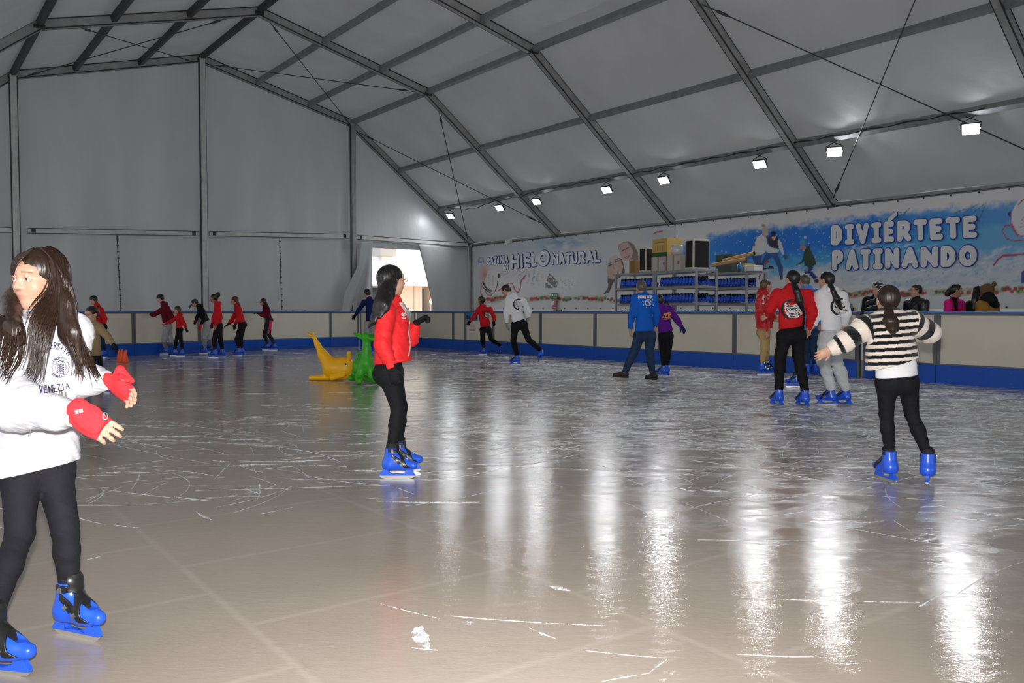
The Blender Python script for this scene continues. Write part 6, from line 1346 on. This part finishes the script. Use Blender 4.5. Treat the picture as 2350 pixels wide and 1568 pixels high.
# printed lettering on the hoodie
M_INK = mat('navy_print', (.03, .03, .09), .6)
def arcword(text, x0, x1, yc, hgt, bend, tilt=0):
    out = []; n = len(text); cw = (x1 - x0) / n
    for i, ch in enumerate(text):
        xm = x0 + cw * (i + .5); u = (i + .5) / n * 2 - 1; ym = yc + bend * u * u + tilt * u; ang = math.atan2(2 * bend * u + tilt, (x1 - x0) / 2)
        for ln in GL[ch]: out.append([(xm + ((gx - .5) * cw * .66) * math.cos(ang) + ((gy - .5) * hgt) * math.sin(ang), ym - ((gy - .5) * hgt) * math.cos(ang) + ((gx - .5) * cw * .66) * math.sin(ang)) for gx, gy in ln])
    return out
pixdecal(arcword('UNIVERSITA', 82, 182, 790, 17, 26, -3), .0016, 3.2, f20, M_INK, r, 'print_lettering', .003, .004)
pixdecal(arcword('VENEZIA', 88, 176, 892, 17, -3, -5), .0018, 3.2, f20, M_INK, r, 'print_lettering', .003, .004)
cx_, cy_ = 135, 843; ring = lambda rx, ry, n=36, a0=0: [(cx_ + rx * math.cos(a), cy_ + ry * math.sin(a)) for a in np.linspace(a0, a0 + 6.283, n)]
scal = [(cx_ + (23 + .9 * math.cos(a * 16)) * math.cos(a), cy_ + (28 + .9 * math.cos(a * 16)) * math.sin(a)) for a in np.linspace(0, 6.283, 120)]
em = [scal, ring(15, 18)] + [[(cx_ + 3 * i - 9 + 2 * math.sin(i * 2.1), cy_ - 10 + j * 6), (cx_ + 3 * i - 6, cy_ - 7 + j * 6 + 2 * math.cos(i)), (cx_ + 3 * i - 8, cy_ - 5 + j * 6)] for i in range(6) for j in range(4)]
pixdecal(em, .0008, 3.2, f20, M_INK, r, 'crest', .003, .004)
pixdecal(arcword('ITALIA', 119, 152, 823, 5.5, 9), .0011, 3.2, f20, M_INK, r, 'crest_lettering', .003, .003); pixdecal(arcword('VENEZIA', 118, 153, 866, 5.5, -9), .0011, 3.2, f20, M_INK, r, 'crest_lettering', .003, .003)
# pouch pocket seam and drawstrings
pixdecal([[(34, 1050), (40, 1025), (60, 1010), (74, 985), (78, 965)], [(44, 1052), (140, 1046), (165, 1036)]], .0014, 3.2, f20, mat('seam_shade', (.62, .62, .68), .9), r, 'seam', .001, .01)
pixdecal([[(150, 905), (150, 860), (148, 800), (146, 770)]], .0035, 3.2, f20, M_PW, r, 'drawstring', .004, .01)
pixdecal([[(128, 712), (138, 725), (141, 742), (136, 752)]], .0035, 3.2, f20, mat('red_ribbon', rgb(170, 20, 40), .6), r, 'lanyard', .004, .01)
# glove label and logo
fgA = J20['glovefA'][1]; fgB = J20['glovefB'][1]
Yg = float(wA[1])
pixdecal(arcword('NEON', 172, 194, 943, 9, 0, -3), .0010, Yg, fgA, M_PW, r, 'glove_lettering', .0015, .003)
pixdecal([[(240 + 7 * math.cos(a), 955 + 10 * math.sin(a)) for a in np.linspace(0, 6.28, 20)], [(236, 946), (239, 953)], [(240.5, 956), (241, 957)]], .0011, Yg, fgA, M_PW, r, 'glove_emblem', .0015, .003)
adopt(r)
for c in r.children:
    if c.name.startswith('skate'): c.matrix_parent_inverse = Matrix.Translation(-r.location)
# ------------------------------------------------------------------ plastic skating aids on the ice
M_YEL = mat('yellow_moulded_plastic', rgb(252, 186, 22), .4, .4); M_GRN2 = mat('green_moulded_plastic', rgb(60, 170, 35), .4, .4)
q = Px(15.05); DY = A3(0, 1, 0); XX = A3(1, 0, 0)
fx = lambda a, b, ra, rb=None, sq=.55, k=.05: cone(a, b, ra, rb, ax=DY, sq=sq, k=k)
wh = [ell(q(786, 846), (.235, .15, .205), None, .05), ell(q(768, 850), (.20, .13, .16), None, .06), fx(q(760, 842), q(741, 815), .15, .085, 1, .08), fx(q(741, 815), q(729, 792), .080, .050, 1, .05), fx(q(729, 792), q(722, 778), .050, .036, 1, .03),
      cone(q(722, 777), q(712, 769), .034, .042, ax=nrmz((.4, 0, 1)), sq=.5, k=.02), cone(q(712, 769), q(702.5, 762.5), .040, .012, ax=nrmz((.4, 0, 1)), sq=.5, k=.02), cone(q(722, 776, -.02), q(719, 768, -.05), .030, .032, ax=XX, sq=.5, k=.02), cone(q(719, 768, -.05), q(717, 761, -.07), .030, .010, ax=XX, sq=.5, k=.02),
      fx(q(714, 867.5, -.02), q(770, 866.5), .044, .06, 1, .04), fx(q(714, 867.5, .1), q(770, 866.5, .08), .044, .06, 1, .04), fx(q(762, 868, -.12), q(790, 861, -.13), .045, .03, .8, .02), fx(q(762, 868, .14), q(790, 861, .14), .045, .03, .8, .02), cone(q(801, 825, -.06), q(801, 811, -.10), .036, .034, k=.02), cone(q(801, 825, .06), q(801, 811, .10), .036, .034, k=.02), cone(q(800, 811, -.1), q(800, 811, .1), .034, .034)]
o, fwh = sdf_obj('skating_aid', wh, .009, M_YEL, None, post=lambda d, P: np.maximum(d, .004 - P[:, 2])); tag(o, 'yellow plastic whale shaped skating aid with its tail raised', 'skating aid')
pixdecal([[(793.6, 837), (793.7, 837.3)]], .022, 15.05, fwh, M_PW, o, 'eye', .002); pixdecal([[(793.8, 835.9), (793.8, 836.2)]], .013, 15.05, fwh, M_PB, o, 'pupil', .004)
q = Px(14.35)
kg = [cone(q(841, 775), q(841, 800), .075, .062, ax=DY, sq=.9, k=.04), cone(q(841, 800), q(840, 835), .066, .105, k=.05), cone(q(841, 772), q(848, 776), .065, .07, k=.04), cone(q(850, 776, -.05), q(857, 778, -.10), .05, .045, k=.03),
      cone(q(836, 832), q(824, 866, -.04), .085, .070, k=.05), cone(q(824, 866, -.04), q(824, 874, -.12), .07, .058, k=.04), cone(q(824, 873.5, -.10), q(824.5, 875.5, -.20), .056, .052, k=.03), cone(q(844, 832), q(854, 864, -.02), .078, .066, k=.05), cone(q(854, 864, -.02), q(860, 872, -.08), .064, .056, k=.04), cone(q(859, 873, -.08), q(863, 875, -.18), .052, .050, k=.03),
      ell(q(826, 842, .22), (.125, .24, .165), None, .05), cone(q(838, 825, .05), q(825, 838, .25), .09, .11, k=.05), cone(q(815, 868, .3), q(805, 868, .2), .055, .05, k=.04), cone(q(838, 868, .42), q(850, 870, .3), .055, .05, k=.04), cone(q(815, 850, .3), q(812, 866, .3), .06, .055, k=.04),
      cone(q(833, 772), q(822, 767.5, .02), .020, .024, k=.015), cone(q(822, 767.5, .02), q(811, 764.5, .03), .024, .010, k=.01), cone(q(834, 778), q(824, 774.5, .02), .020, .018, k=.015), cone(q(824, 774.5, .02), q(813, 766.5, .03), .018, .012, k=.01),
      cone(q(849, 772), q(862, 767), .020, .024, k=.015), cone(q(862, 767), q(872, 764), .024, .01, k=.01), cone(q(849, 778), q(862, 774), .02, .018, k=.015), cone(q(862, 774), q(871, 766), .018, .01, k=.01),
      cone(q(821, 824, .12), q(820.5, 812, .12), .020, k=.01), cone(q(820.5, 811.5, .12), q(831, 810.5, .05), .020, k=.01), cone(q(831, 811, .05), q(834, 816, .03), .02, k=.01)]
o, _ = sdf_obj('skating_aid', kg, .009, M_GRN2, None, post=lambda d, P: np.maximum(d, .004 - P[:, 2])); tag(o, 'green plastic kangaroo shaped skating aid beside the yellow whale', 'skating aid')
# ears and tips of the aids parked behind the far barrier
for (xa, xb, yt, c, n) in ((254, 294, 713.8, rgb(210, 20, 30), 'red'), (447, 484, 713.5, rgb(30, 90, 190), 'dark blue'), (646, 679, 712.3, rgb(50, 150, 40), 'green'), (691, 723, 711.8, rgb(30, 90, 200), 'blue')):
    A = line_x(BL[1], dLft, (xa + xb) / 2) + nL * .45; k = A[1] / FPX; hw = (xb - xa) / 2 * k; c0 = A + UPZ * (EYE - (yt + 4.5 - HZ) * k); m = mat('plastic_' + n.replace(' ', '_'), c, .4)
    pr = []
    for sg in (-1, 1):
        a = c0 + XX * sg * .07; b_ = c0 + XX * sg * hw * .6 + UPZ * .015; e_ = c0 + XX * sg * hw + UPZ * .055
        pr += [cone(a, b_, .03, .05, ax=UPZ, sq=.5, k=.02), cone(b_, e_, .05, .015, ax=UPZ, sq=.5, k=.02)]
    pr += [cone(c0 - UPZ * .02 - XX * .07, c0 - UPZ * .02 + XX * .07, .03, k=.02), cone(c0 - UPZ * .05, c0 - UPZ * .5, .05, .1, k=.05), cone(c0 - UPZ * .5, A3(c0[0], c0[1], .12), .1, .16, k=.05)]
    o, _ = sdf_obj('skating_aid', pr, .014, m, None, post=lambda d, P: np.maximum(d, .002 - P[:, 2])); tag(o, n + ' plastic skating aid behind the far barrier, only its curved tips showing', 'skating aid')
# traffic cones
M_CONE = mat('orange_cone', rgb(250, 95, 40), .45)
for (x, yb, n) in ((273.8, 830.5, 'left'), (281.2, 831.5, 'middle'), (288.5, 833, 'right')):
    p0 = atz(x, yb, 0); mb = MB(); mb.tube([p0 + UPZ * .004, p0 + UPZ * .02, p0 + UPZ * .022, p0 + UPZ * .17, p0 + UPZ * .30, p0 + UPZ * .305], [.078, .076, .066, .042, .021, .016], 20)
    o = mb.build('marker_cone', M_CONE, None, True); tag(o, 'small orange marker cone on the ice, %s one of three' % n, 'cone')

# ------------------------------------------------------------------ racks of hire skates behind the right barrier
M_GALV = mat('galvanised_steel', (.36, .38, .40), .4, .5, .5, vary=.2, vscale=8); M_PLY = mat('plywood_shelf', (.42, .28, .16), .7, vary=.2, vscale=6)
ZT = 2.2
R0 = atz(1413, 628.9, ZT); R2 = atz(1597, 617.4, ZT); dr = R2 - R0; dr[2] = 0; LT = np.linalg.norm(dr); dr /= LT; nr = np.array([-dr[1], dr[0], 0.]); nr = nr if nr[0] > 0 else -nr
def on_rack(px, base, d_=None):
    return line_x(np.array([base[0], base[1], 0.]), d_ if d_ is not None else dr, px)
rackR = np.stack([dr, nr, UPZ], 1)
RK = [(on_rack(1413, R0), on_rack(1500, R0), 'left hand rack'), (on_rack(1504, R0), on_rack(1597, R0), 'middle rack')]
R3 = atz(1714, 622.5, ZT); b3 = R3.copy(); b3[2] = 0; RK.append((b3 - dr * 1.75, b3, 'right hand rack'))
LV = [(.60, 'bottom'), (1.0, 'lower'), (1.417, 'middle'), (1.82, 'upper')]
def shelf_skate(P, az_vec, sc, label, group, proto=[None]):
    b = bpy.data.objects.new('ice_skate', SK_LO['skate']); COL.objects.link(b)
    b.matrix_world = Matrix.Translation(Vector(tuple(P))) @ Matrix([[*r] for r in basis(az_vec)]).to_4x4() @ Matrix.Diagonal((sc, sc, sc, 1)); tag(b, label, 'ice skate', group)
    for k in ('liner', 'straps', 'blade_holder', 'blade'):
        c = bpy.data.objects.new(k, SK_LO[k]); COL.objects.link(c); c.parent = b
    return b
rs = random.Random(5); DEP = .62
for A, B, nm in RK:
    e = empty('shelving_rack', (A + B) / 2); tag(e, 'grey metal shelving with plywood shelves of blue skates, ' + nm, 'shelving'); Lr = np.linalg.norm(B - A)
    for (P, q_) in ((A, 0), (B, 0), (A, 1), (B, 1)):
        MB().bar(P + nr * DEP * q_, P + nr * DEP * q_ + UPZ * (ZT + .01), .05, .05, up=nr, bev=.004).build('post', M_GALV, e)
    for z, n in LV + [(ZT, 'top')]:
        MB().box((A + B) / 2 + nr * DEP / 2 + UPZ * (z - .012), (Lr / 2 - .03, DEP / 2, .010), rackR).build('shelf', M_PLY if z < ZT else M_GALV, e)
        mb = MB(); off = UPZ * (z - .035)
        for q_ in (0, 1): mb.bar(A + nr * DEP * q_ + off, B + nr * DEP * q_ + off, .03, .04)
        for P in (A, B): mb.bar(P + off, P + nr * DEP + off, .03, .04)
        mb.build('rail', M_GALV, e)
    adopt(e)
    n = int((Lr - .12) / .118)
    for z, ln in LV[1:]:
        lab = 'blue ice skate among a row on the %s shelf of the %s' % (ln, nm); grp = 'hire skates, %s shelf, %s' % (ln, nm)
        for i in range(n):
            u = .09 + i * .118 + rs.uniform(-.006, .006)
            shelf_skate(A + dr * u + nr * (.16 + rs.uniform(-.01, .01)) + UPZ * z, nrmz(nr + dr * rs.uniform(-.06, .06)), .84, lab, grp)
            if i >= n - 3 and nm != 'left hand rack': shelf_skate(A + dr * (u + .01) + nr * .46 + UPZ * z, nrmz(-nr + dr * rs.uniform(-.1, .3)), .84, lab, grp)
# goods on top of the racks
M_CARD = mat('brown_cardboard', rgb(150, 112, 70), .8, vary=.1); M_CARD2 = mat('yellow_cardboard', rgb(205, 170, 100), .8, vary=.08); M_WBOX = mat('white_carton', (.50, .47, .44), .7, vary=.1); M_FOAM = mat('white_foam', (.62, .59, .50), .8, vary=.15, vscale=8); M_BLKF = mat('black_speaker_foam', (.02, .018, .017), .95, bump=.5, bscale=300); M_CASE = mat('grey_green_case', rgb(80, 92, 90), .55, vary=.15); M_TUBE = mat('cardboard_tube', rgb(190, 155, 105), .7); M_POLY = mat('polystyrene', (.78, .78, .76), .8); M_TAPE = mat('green_tape', rgb(20, 90, 50), .6)
T0 = UPZ * (ZT)
def rbox(px, w, d_, h, dn, base, m, name, label, cat, z=ZT, ang=0, bev=.006, extra=None):
    """box whose front left corner is seen at px, on the rack line base; dn metres back from the front"""
    P = on_rack(px, base + nr * dn); c = P + dr * w / 2 + nr * d_ / 2 + UPZ * (z + h / 2); Rr = rackR @ rotmat(ang)
    mb = MB(); mb.box(c, (w / 2, d_ / 2, h / 2), Rr, bev=bev); o = mb.build(name, m); tag(o, label, cat); return o, c, Rr
base1 = np.array([R0[0], R0[1], 0.]); k_ = 1 / 59.
rbox(1443, .22, .30, .33, .05, base1, M_CARD, 'cardboard_box', 'small brown cardboard box at the left end of the rack top', 'box')
def heater(px, w, d_, h, dn, label):
    P = on_rack(px, base1 + nr * dn); e = empty('loudspeaker', P); tag(e, label, 'loudspeaker'); c = P + dr * w / 2 + nr * d_ / 2 + UPZ * (ZT + h / 2)
    MB().box(c, (w / 2, d_ / 2, h / 2), rackR, bev=.02).build('cabinet', M_FOAM, e)
    MB().box(c + dr * (w / 2 + .001), (.012, d_ / 2 - .04, h / 2 - .05), rackR, bev=.004).build('grille', M_BLKF, e); MB().box(c - nr * (d_ / 2 + .001), (w / 2 - .03, .010, h / 2 - .05), rackR, bev=.004).build('grille', M_BLKF, e)
    adopt(e)
heater(1466, .26, .34, .64, .05, 'black fronted loudspeaker left of the large cardboard box on the rack')
for i, (px, w, n) in enumerate(((1493, .24, 'leftmost'), (1508, .30, 'second from the left'), (1527, .24, 'third from the left'), (1543, .26, 'rightmost'))):
    o, c, Rr = rbox(px, w, .42, .36, .03, base1, M_WBOX, 'carton', 'white carton with brown tape on the rack top, %s of four' % n, 'box')
    MB().box(c - nr * .2115 - dr * (w / 2 - .02), (.012, .002, .18), rackR).build('tape', M_CARD, o)
    if i in (1, 3):
        m_ = MB(); flat_strokes(m_, [[(.025 * math.cos(a), .025 * math.sin(a)) for a in np.linspace(0, 6.28, 12)]], .008, lambda x, y: c - nr * .214 + dr * (x + w / 2 - .06) + UPZ * y, -nr); m_.build('red_mark', M_RED, o)
o, c, Rr = rbox(1496, .56, .46, .44, .02, base1, M_CARD2, 'cardboard_box', 'large yellowish cardboard box with green tape on top of the white cartons', 'box', z=ZT + .36)
MB().box(c - nr * .231 - UPZ * .17, (.28, .002, .05), rackR).build('tape', M_TAPE, o); m_ = MB(); flat_strokes(m_, [[(-.2, .12), (.2, .12)], [(-.08, .05), (-.08, -.08)], [(.12, .05), (.12, -.08)]], .006, lambda x, y: c - nr * .233 + dr * x + UPZ * y, -nr); m_.build('printed_marks', M_CARD, o)
P = on_rack(1545, base1 + nr * .0); mb = MB(); c_ = P - nr * .02 + dr * .14 + UPZ * (ZT + .36 + .01); mb.tube([c_, c_ + UPZ * .004, c_ + UPZ * .22, c_ + UPZ * .225], [.13, .14, .14, .12], 24); o = mb.build('plastic_film_roll', mat('milky_film', (.6, .6, .62), .25, .6), None, True); tag(o, 'shiny white roll of plastic film standing on the cartons', 'roll')
heater(1570, .30, .50, .72, .05, 'large white framed loudspeaker at the right end of the middle rack')
base3 = b3 - dr * 1.75
o, c, Rr = rbox(1640, .52, .60, .46, .02, base3, M_CASE, 'storage_case', 'grey green storage case with a faint red marking on the right hand rack', 'case', ang=.12)
m_ = MB(); flat_strokes(m_, [[(-.16, .140), (-.10, .138), (-.02, .141), (.05, .137), (.13, .135)], [(-.12, .125), (.02, .122)]], .014, lambda x, y: c + Rr[:, 0] * .262 + Rr[:, 1] * x + UPZ * y, Rr[:, 0]); m_.build('red_marking', mat('red_lettering', rgb(150, 45, 45), .5), o)
MB().tube([c - Rr[:, 1] * .302 + Rr[:, 0] * .05 + UPZ * .02, c - Rr[:, 1] * .325 + Rr[:, 0] * .05 + UPZ * .04, c - Rr[:, 1] * .325 + Rr[:, 0] * .05 + UPZ * .10, c - Rr[:, 1] * .302 + Rr[:, 0] * .05 + UPZ * .12], .01, 6).build('handle', M_STEEL, o)
Y3 = float(b3[1])
for (xa, ya, xb, yb, dy, n) in ((1634, 609, 1713, 594.5, -.20, 'lower'), (1660, 599, 1731, 581, -.05, 'upper')):
    a = atY(xa, ya, Y3 + .35 + dy); b_ = atY(xb, yb, Y3 - .35 + dy); o = MB().tube([a, b_], .048, 18, caps=False).build('cardboard_tube', M_TUBE, None, True); d_ = nrmz(b_ - a)
    tag(o, '%s of two long cardboard tubes leaning over the right hand rack' % n, 'tube'); MB().tube([a + d_ * .01, b_ - d_ * .002], .038, 18).build('tube_bore_shade', M_BLKF, o)  # solid black core paints the shade inside the hollow tube
rbox(1690, .28, .34, .20, .12, base3, M_CARD2, 'wooden_box', 'small yellowish box behind the white foam box', 'box')
P = on_rack(1688, base3 + nr * .02); 
for i, (r_, h_) in enumerate(((.055, .17), (.035, .10))):
    c_ = P + dr * (.12 + .13 * i) - nr * .0 + UPZ * ZT; o = MB().tube([c_, c_ + UPZ * .002, c_ + UPZ * h_, c_ + UPZ * (h_ + .01), c_ + UPZ * (h_ + .05)], [r_ * .9, r_, r_, r_ * .7, r_ * .3], 18).build('blue_jar', mat('blue_jar', rgb(50, 120, 170), .3), None, True); tag(o, ('taller' if i == 0 else 'smaller') + ' blue jar left of the white foam box', 'jar')
o, c, Rr = rbox(1700, .42, .30, .13, .0, base3, M_POLY, 'foam_box', 'white polystyrene box at the right end of the rack tops', 'box', bev=.012); MB().box(c + UPZ * .055, (.215, .155, .018), rackR, bev=.008).build('lid', M_POLY, o)
mb = MB(); P = on_rack(1742, base3 + nr * .3); a = P + UPZ * (ZT + .03)
for k in range(3): mb.tube([a + dr * (-.05 + .02 * k) + UPZ * .02 * k, a + dr * .35 + nr * (.05 * k) + UPZ * (.05 - .01 * k)], .014, 8)
mb.box(a + dr * .36 + UPZ * .05, (.04, .04, .03), rackR); tag(mb.build('folded_tripod', M_BLK), 'black folded tripod lying at the right end of the rack tops', 'tripod')
mb = MB(); P = on_rack(1632, base3); rr_ = random.Random(2)
pts = [P + dr * .25 * math.sin(t * 2.3) + nr * (.15 + .12 * math.cos(t * 3.1)) + UPZ * (ZT + .03 + .03 * math.sin(t * 5)) for t in np.linspace(0, 6, 60)]; mb.tube(pts, .012, 6); tag(mb.build('tangled_cable', M_BLK), 'tangled black cable between the loudspeaker and the grey case', 'cable')

# ------------------------------------------------------------------ spectators standing behind the right barrier
def stander(label, x, ytop, Y, az, faz, top, legs, hair, hair_pts=(), s=1.0, hs=1.0, elA=None, wrA=None, elB=None, wrB=None, lean=0, **kw):
    base = atY(x, 700, Y); base = A3(base[0], base[1], 0); ztop = EYE + (HZ - ytop) * Y / FPX; f = dirv(az); rt = np.cross(f, UPZ); s = (ztop - .02) / 1.70 if s is None else s
    H = lambda l, fw, z: base + rt * l * s + f * fw * s + UPZ * z * s
    J = dict(head=A3(base[0], base[1], 0) + f * (.03 + lean) * s + UPZ * (ztop - .125 * s * hs - .012), hs=hs); zh = J['head'][2] / s
    J['neck'] = H(0, lean * .8, zh - .17); J['shB'] = H(.17, lean * .7, zh - .23); J['shA'] = H(-.17, lean * .7, zh - .23)
    J['elA'] = elA if elA is not None else H(-.22, .02, zh - .50); J['wrA'] = wrA if wrA is not None else H(-.20, .14, zh - .72); J['elB'] = elB if elB is not None else H(.22, .02, zh - .50); J['wrB'] = wrB if wrB is not None else H(.20, .14, zh - .72)
    J['pelvis'] = H(0, 0, .95); J['hem'] = H(0, 0, .88); J['hipA'] = H(-.09, 0, .90); J['hipB'] = H(.09, 0, .90); J['knA'] = H(-.09, .02, .50); J['knB'] = H(.09, .02, .50); J['anA'] = H(-.09, 0, .10); J['anB'] = H(.09, 0, .10); J['hemw'] = .165 * s
    r, T, f_, HR = person(label, Y, J, f, s, dirv(faz), top, legs, hair, hair_pts(T_ := None) if callable(hair_pts) else hair_pts, (), hands=kw.pop('hands', {'hA': (A3(0, -.1, -1), -rt, .4, 1), 'hB': (A3(0, -.1, -1), rt, .4, 1)}), cell=kw.pop('cell', .0105), **kw)
    for l in (-.09, .09): shoe(r, H(l, .03, 0), az, s, BLKC)
    return r, T, f_, HR
q = Px(16.9)
stander('woman with reddish hair and dark jacket leaning on the rail beside the white hooded girl', 1931, 662, 16.9, 165, 175, BLKL, BLKC, ('tied', H_AUB), [[(q(1930, 671), .06), (q(1926, 680), .05)]], None, wrB=q(1941, 712, -.45), elB=q(1936, 714, -.1), wrA=q(1962, 710, -.45), elA=q(1950, 713, -.2), hood=False, topname='jacket')
q = Px(16.3)
r, T, _, _ = stander('dark haired woman behind the barrier left of the man in the leather jacket', 2012, 645, 16.4, 200, 250, BLKC, BLKC, ('long', H_BLK), [[(q(2012, 662), .07), (q(2013, 680), .06), (q(2014, 700), .03)]], None, hood=False, topname='coat')
q = Px(15.9)
stander('dark haired woman in a shiny black jacket resting a gloved hand on the rail', 2017, 652, 15.8, 230, 255, BLKL, BLKC, ('tied', H_DBR), [[(q(2024, 664), .05), (q(2027, 672), .04)]], None, elA=q(2020, 705, -.25), wrA=q(1990, 711, -.33), elB=q(2025, 712, .1), wrB=q(2024, 735, .1), hood=False, topname='jacket', gloves={'A': gl(BLKC, -.7, -.1, -.3, (0, 0, 1))})
M_GLS = 0
r, T, f_, HR = stander('man with glasses in a black leather jacket standing behind the barrier', 2103, 650.5, 15.5, 250, 262, BLKL, BLKC, ('short', H_BLK), (), None, hood=False, topname='jacket', glasses=True, thick=1.15, slack=.035)
q = Px(15.1)
r, T, f_, HR = stander('woman in a bright magenta blazer over a black top behind the barrier', 2190, 649.5, 15.1, 150, 105, PINK, BLKC, ('tied', H_BLK), [[(q(2184, 662, .02), .06), (q(2176, 672, .05), .055), (q(2174, 676, .05), .04)]], None, hood=False, topname='blazer', collar=False, skin=(.42, .22, .15))
pixdecal([[(2187, 684), (2191, 712)], [(2192, 684), (2195, 712)], [(2196, 686), (2197, 712)]], .022, 15.1, f_, BLKC, r, 'black_top', .004); pixdecal([[(2181, 681), (2186, 696), (2190, 712)], [(2199, 684), (2201, 698), (2200, 712)]], .012, 15.1, f_, cloth_mat('magenta_lapel', rgb(195, 20, 115)), r, 'lapel', .014); pixdecal([[(2203, 694), (2206, 698)], [(2205, 693), (2203, 699)]], .004, 15.1, f_, mat('purple_ribbon', rgb(60, 30, 130), .5), r, 'ribbon', .012)
q = Px(14.85)
stander('woman with long dark hair behind the barrier, left of the fur hat', 2245, 653.5, 15.25, 170, 200, BLKC, BLKC, ('long', H_BLK), [[(q(2243, 665, -.03), .07), (q(2238, 688, -.08), .055), (q(2235, 708, -.1), .03)]], None, hood=False, topname='coat')
q = Px(14.55)
r, T, f_, HR = stander('person in a brown fur hat and mustard parka seen from behind the barrier', 2267, 655, 14.6, 330, 290, MUST, BLKC, ('short', H_BLK), (), None, hood=True, topname='parka', slack=.05)
cap = [ell(q(2266, 664, 0), (.105, .115, .10), None, .03), ell(q(2281, 652, .02), (.040, .040, .045), None, .02), cone(q(2262, 672), q(2268, 674), .09, .09, k=.03)]
sdf_obj('fur_hat', cap, .010, cloth_mat('brown_fur', (.16, .09, .04), .95, 1.0, 90, 0, .2, .4), r, post=lambda d, P: d + folds(P, .004, 60, 8)); sdf_obj('black_hood', [cone(q(2262, 685, -.05), q(2285, 700, -.08), .085, .06, k=.03), cone(q(2268, 680, -.06), q(2278, 690, -.1), .09, .08, k=.03)], .011, BLKC, r)
stander('dark haired child peering over the barrier behind the child in purple', 1527, 690.5, 19.95, 180, 185, BURG, BLKC, ('short', H_BLK), (), .80, hs=1.15, skin=SKIN_D, hood=False)

# ------------------------------------------------------------------ put every child back where it was written
for o in list(COL.objects):
    if o.parent is None and o.type == 'EMPTY' and o.get('category') in ('person',): adopt(o)
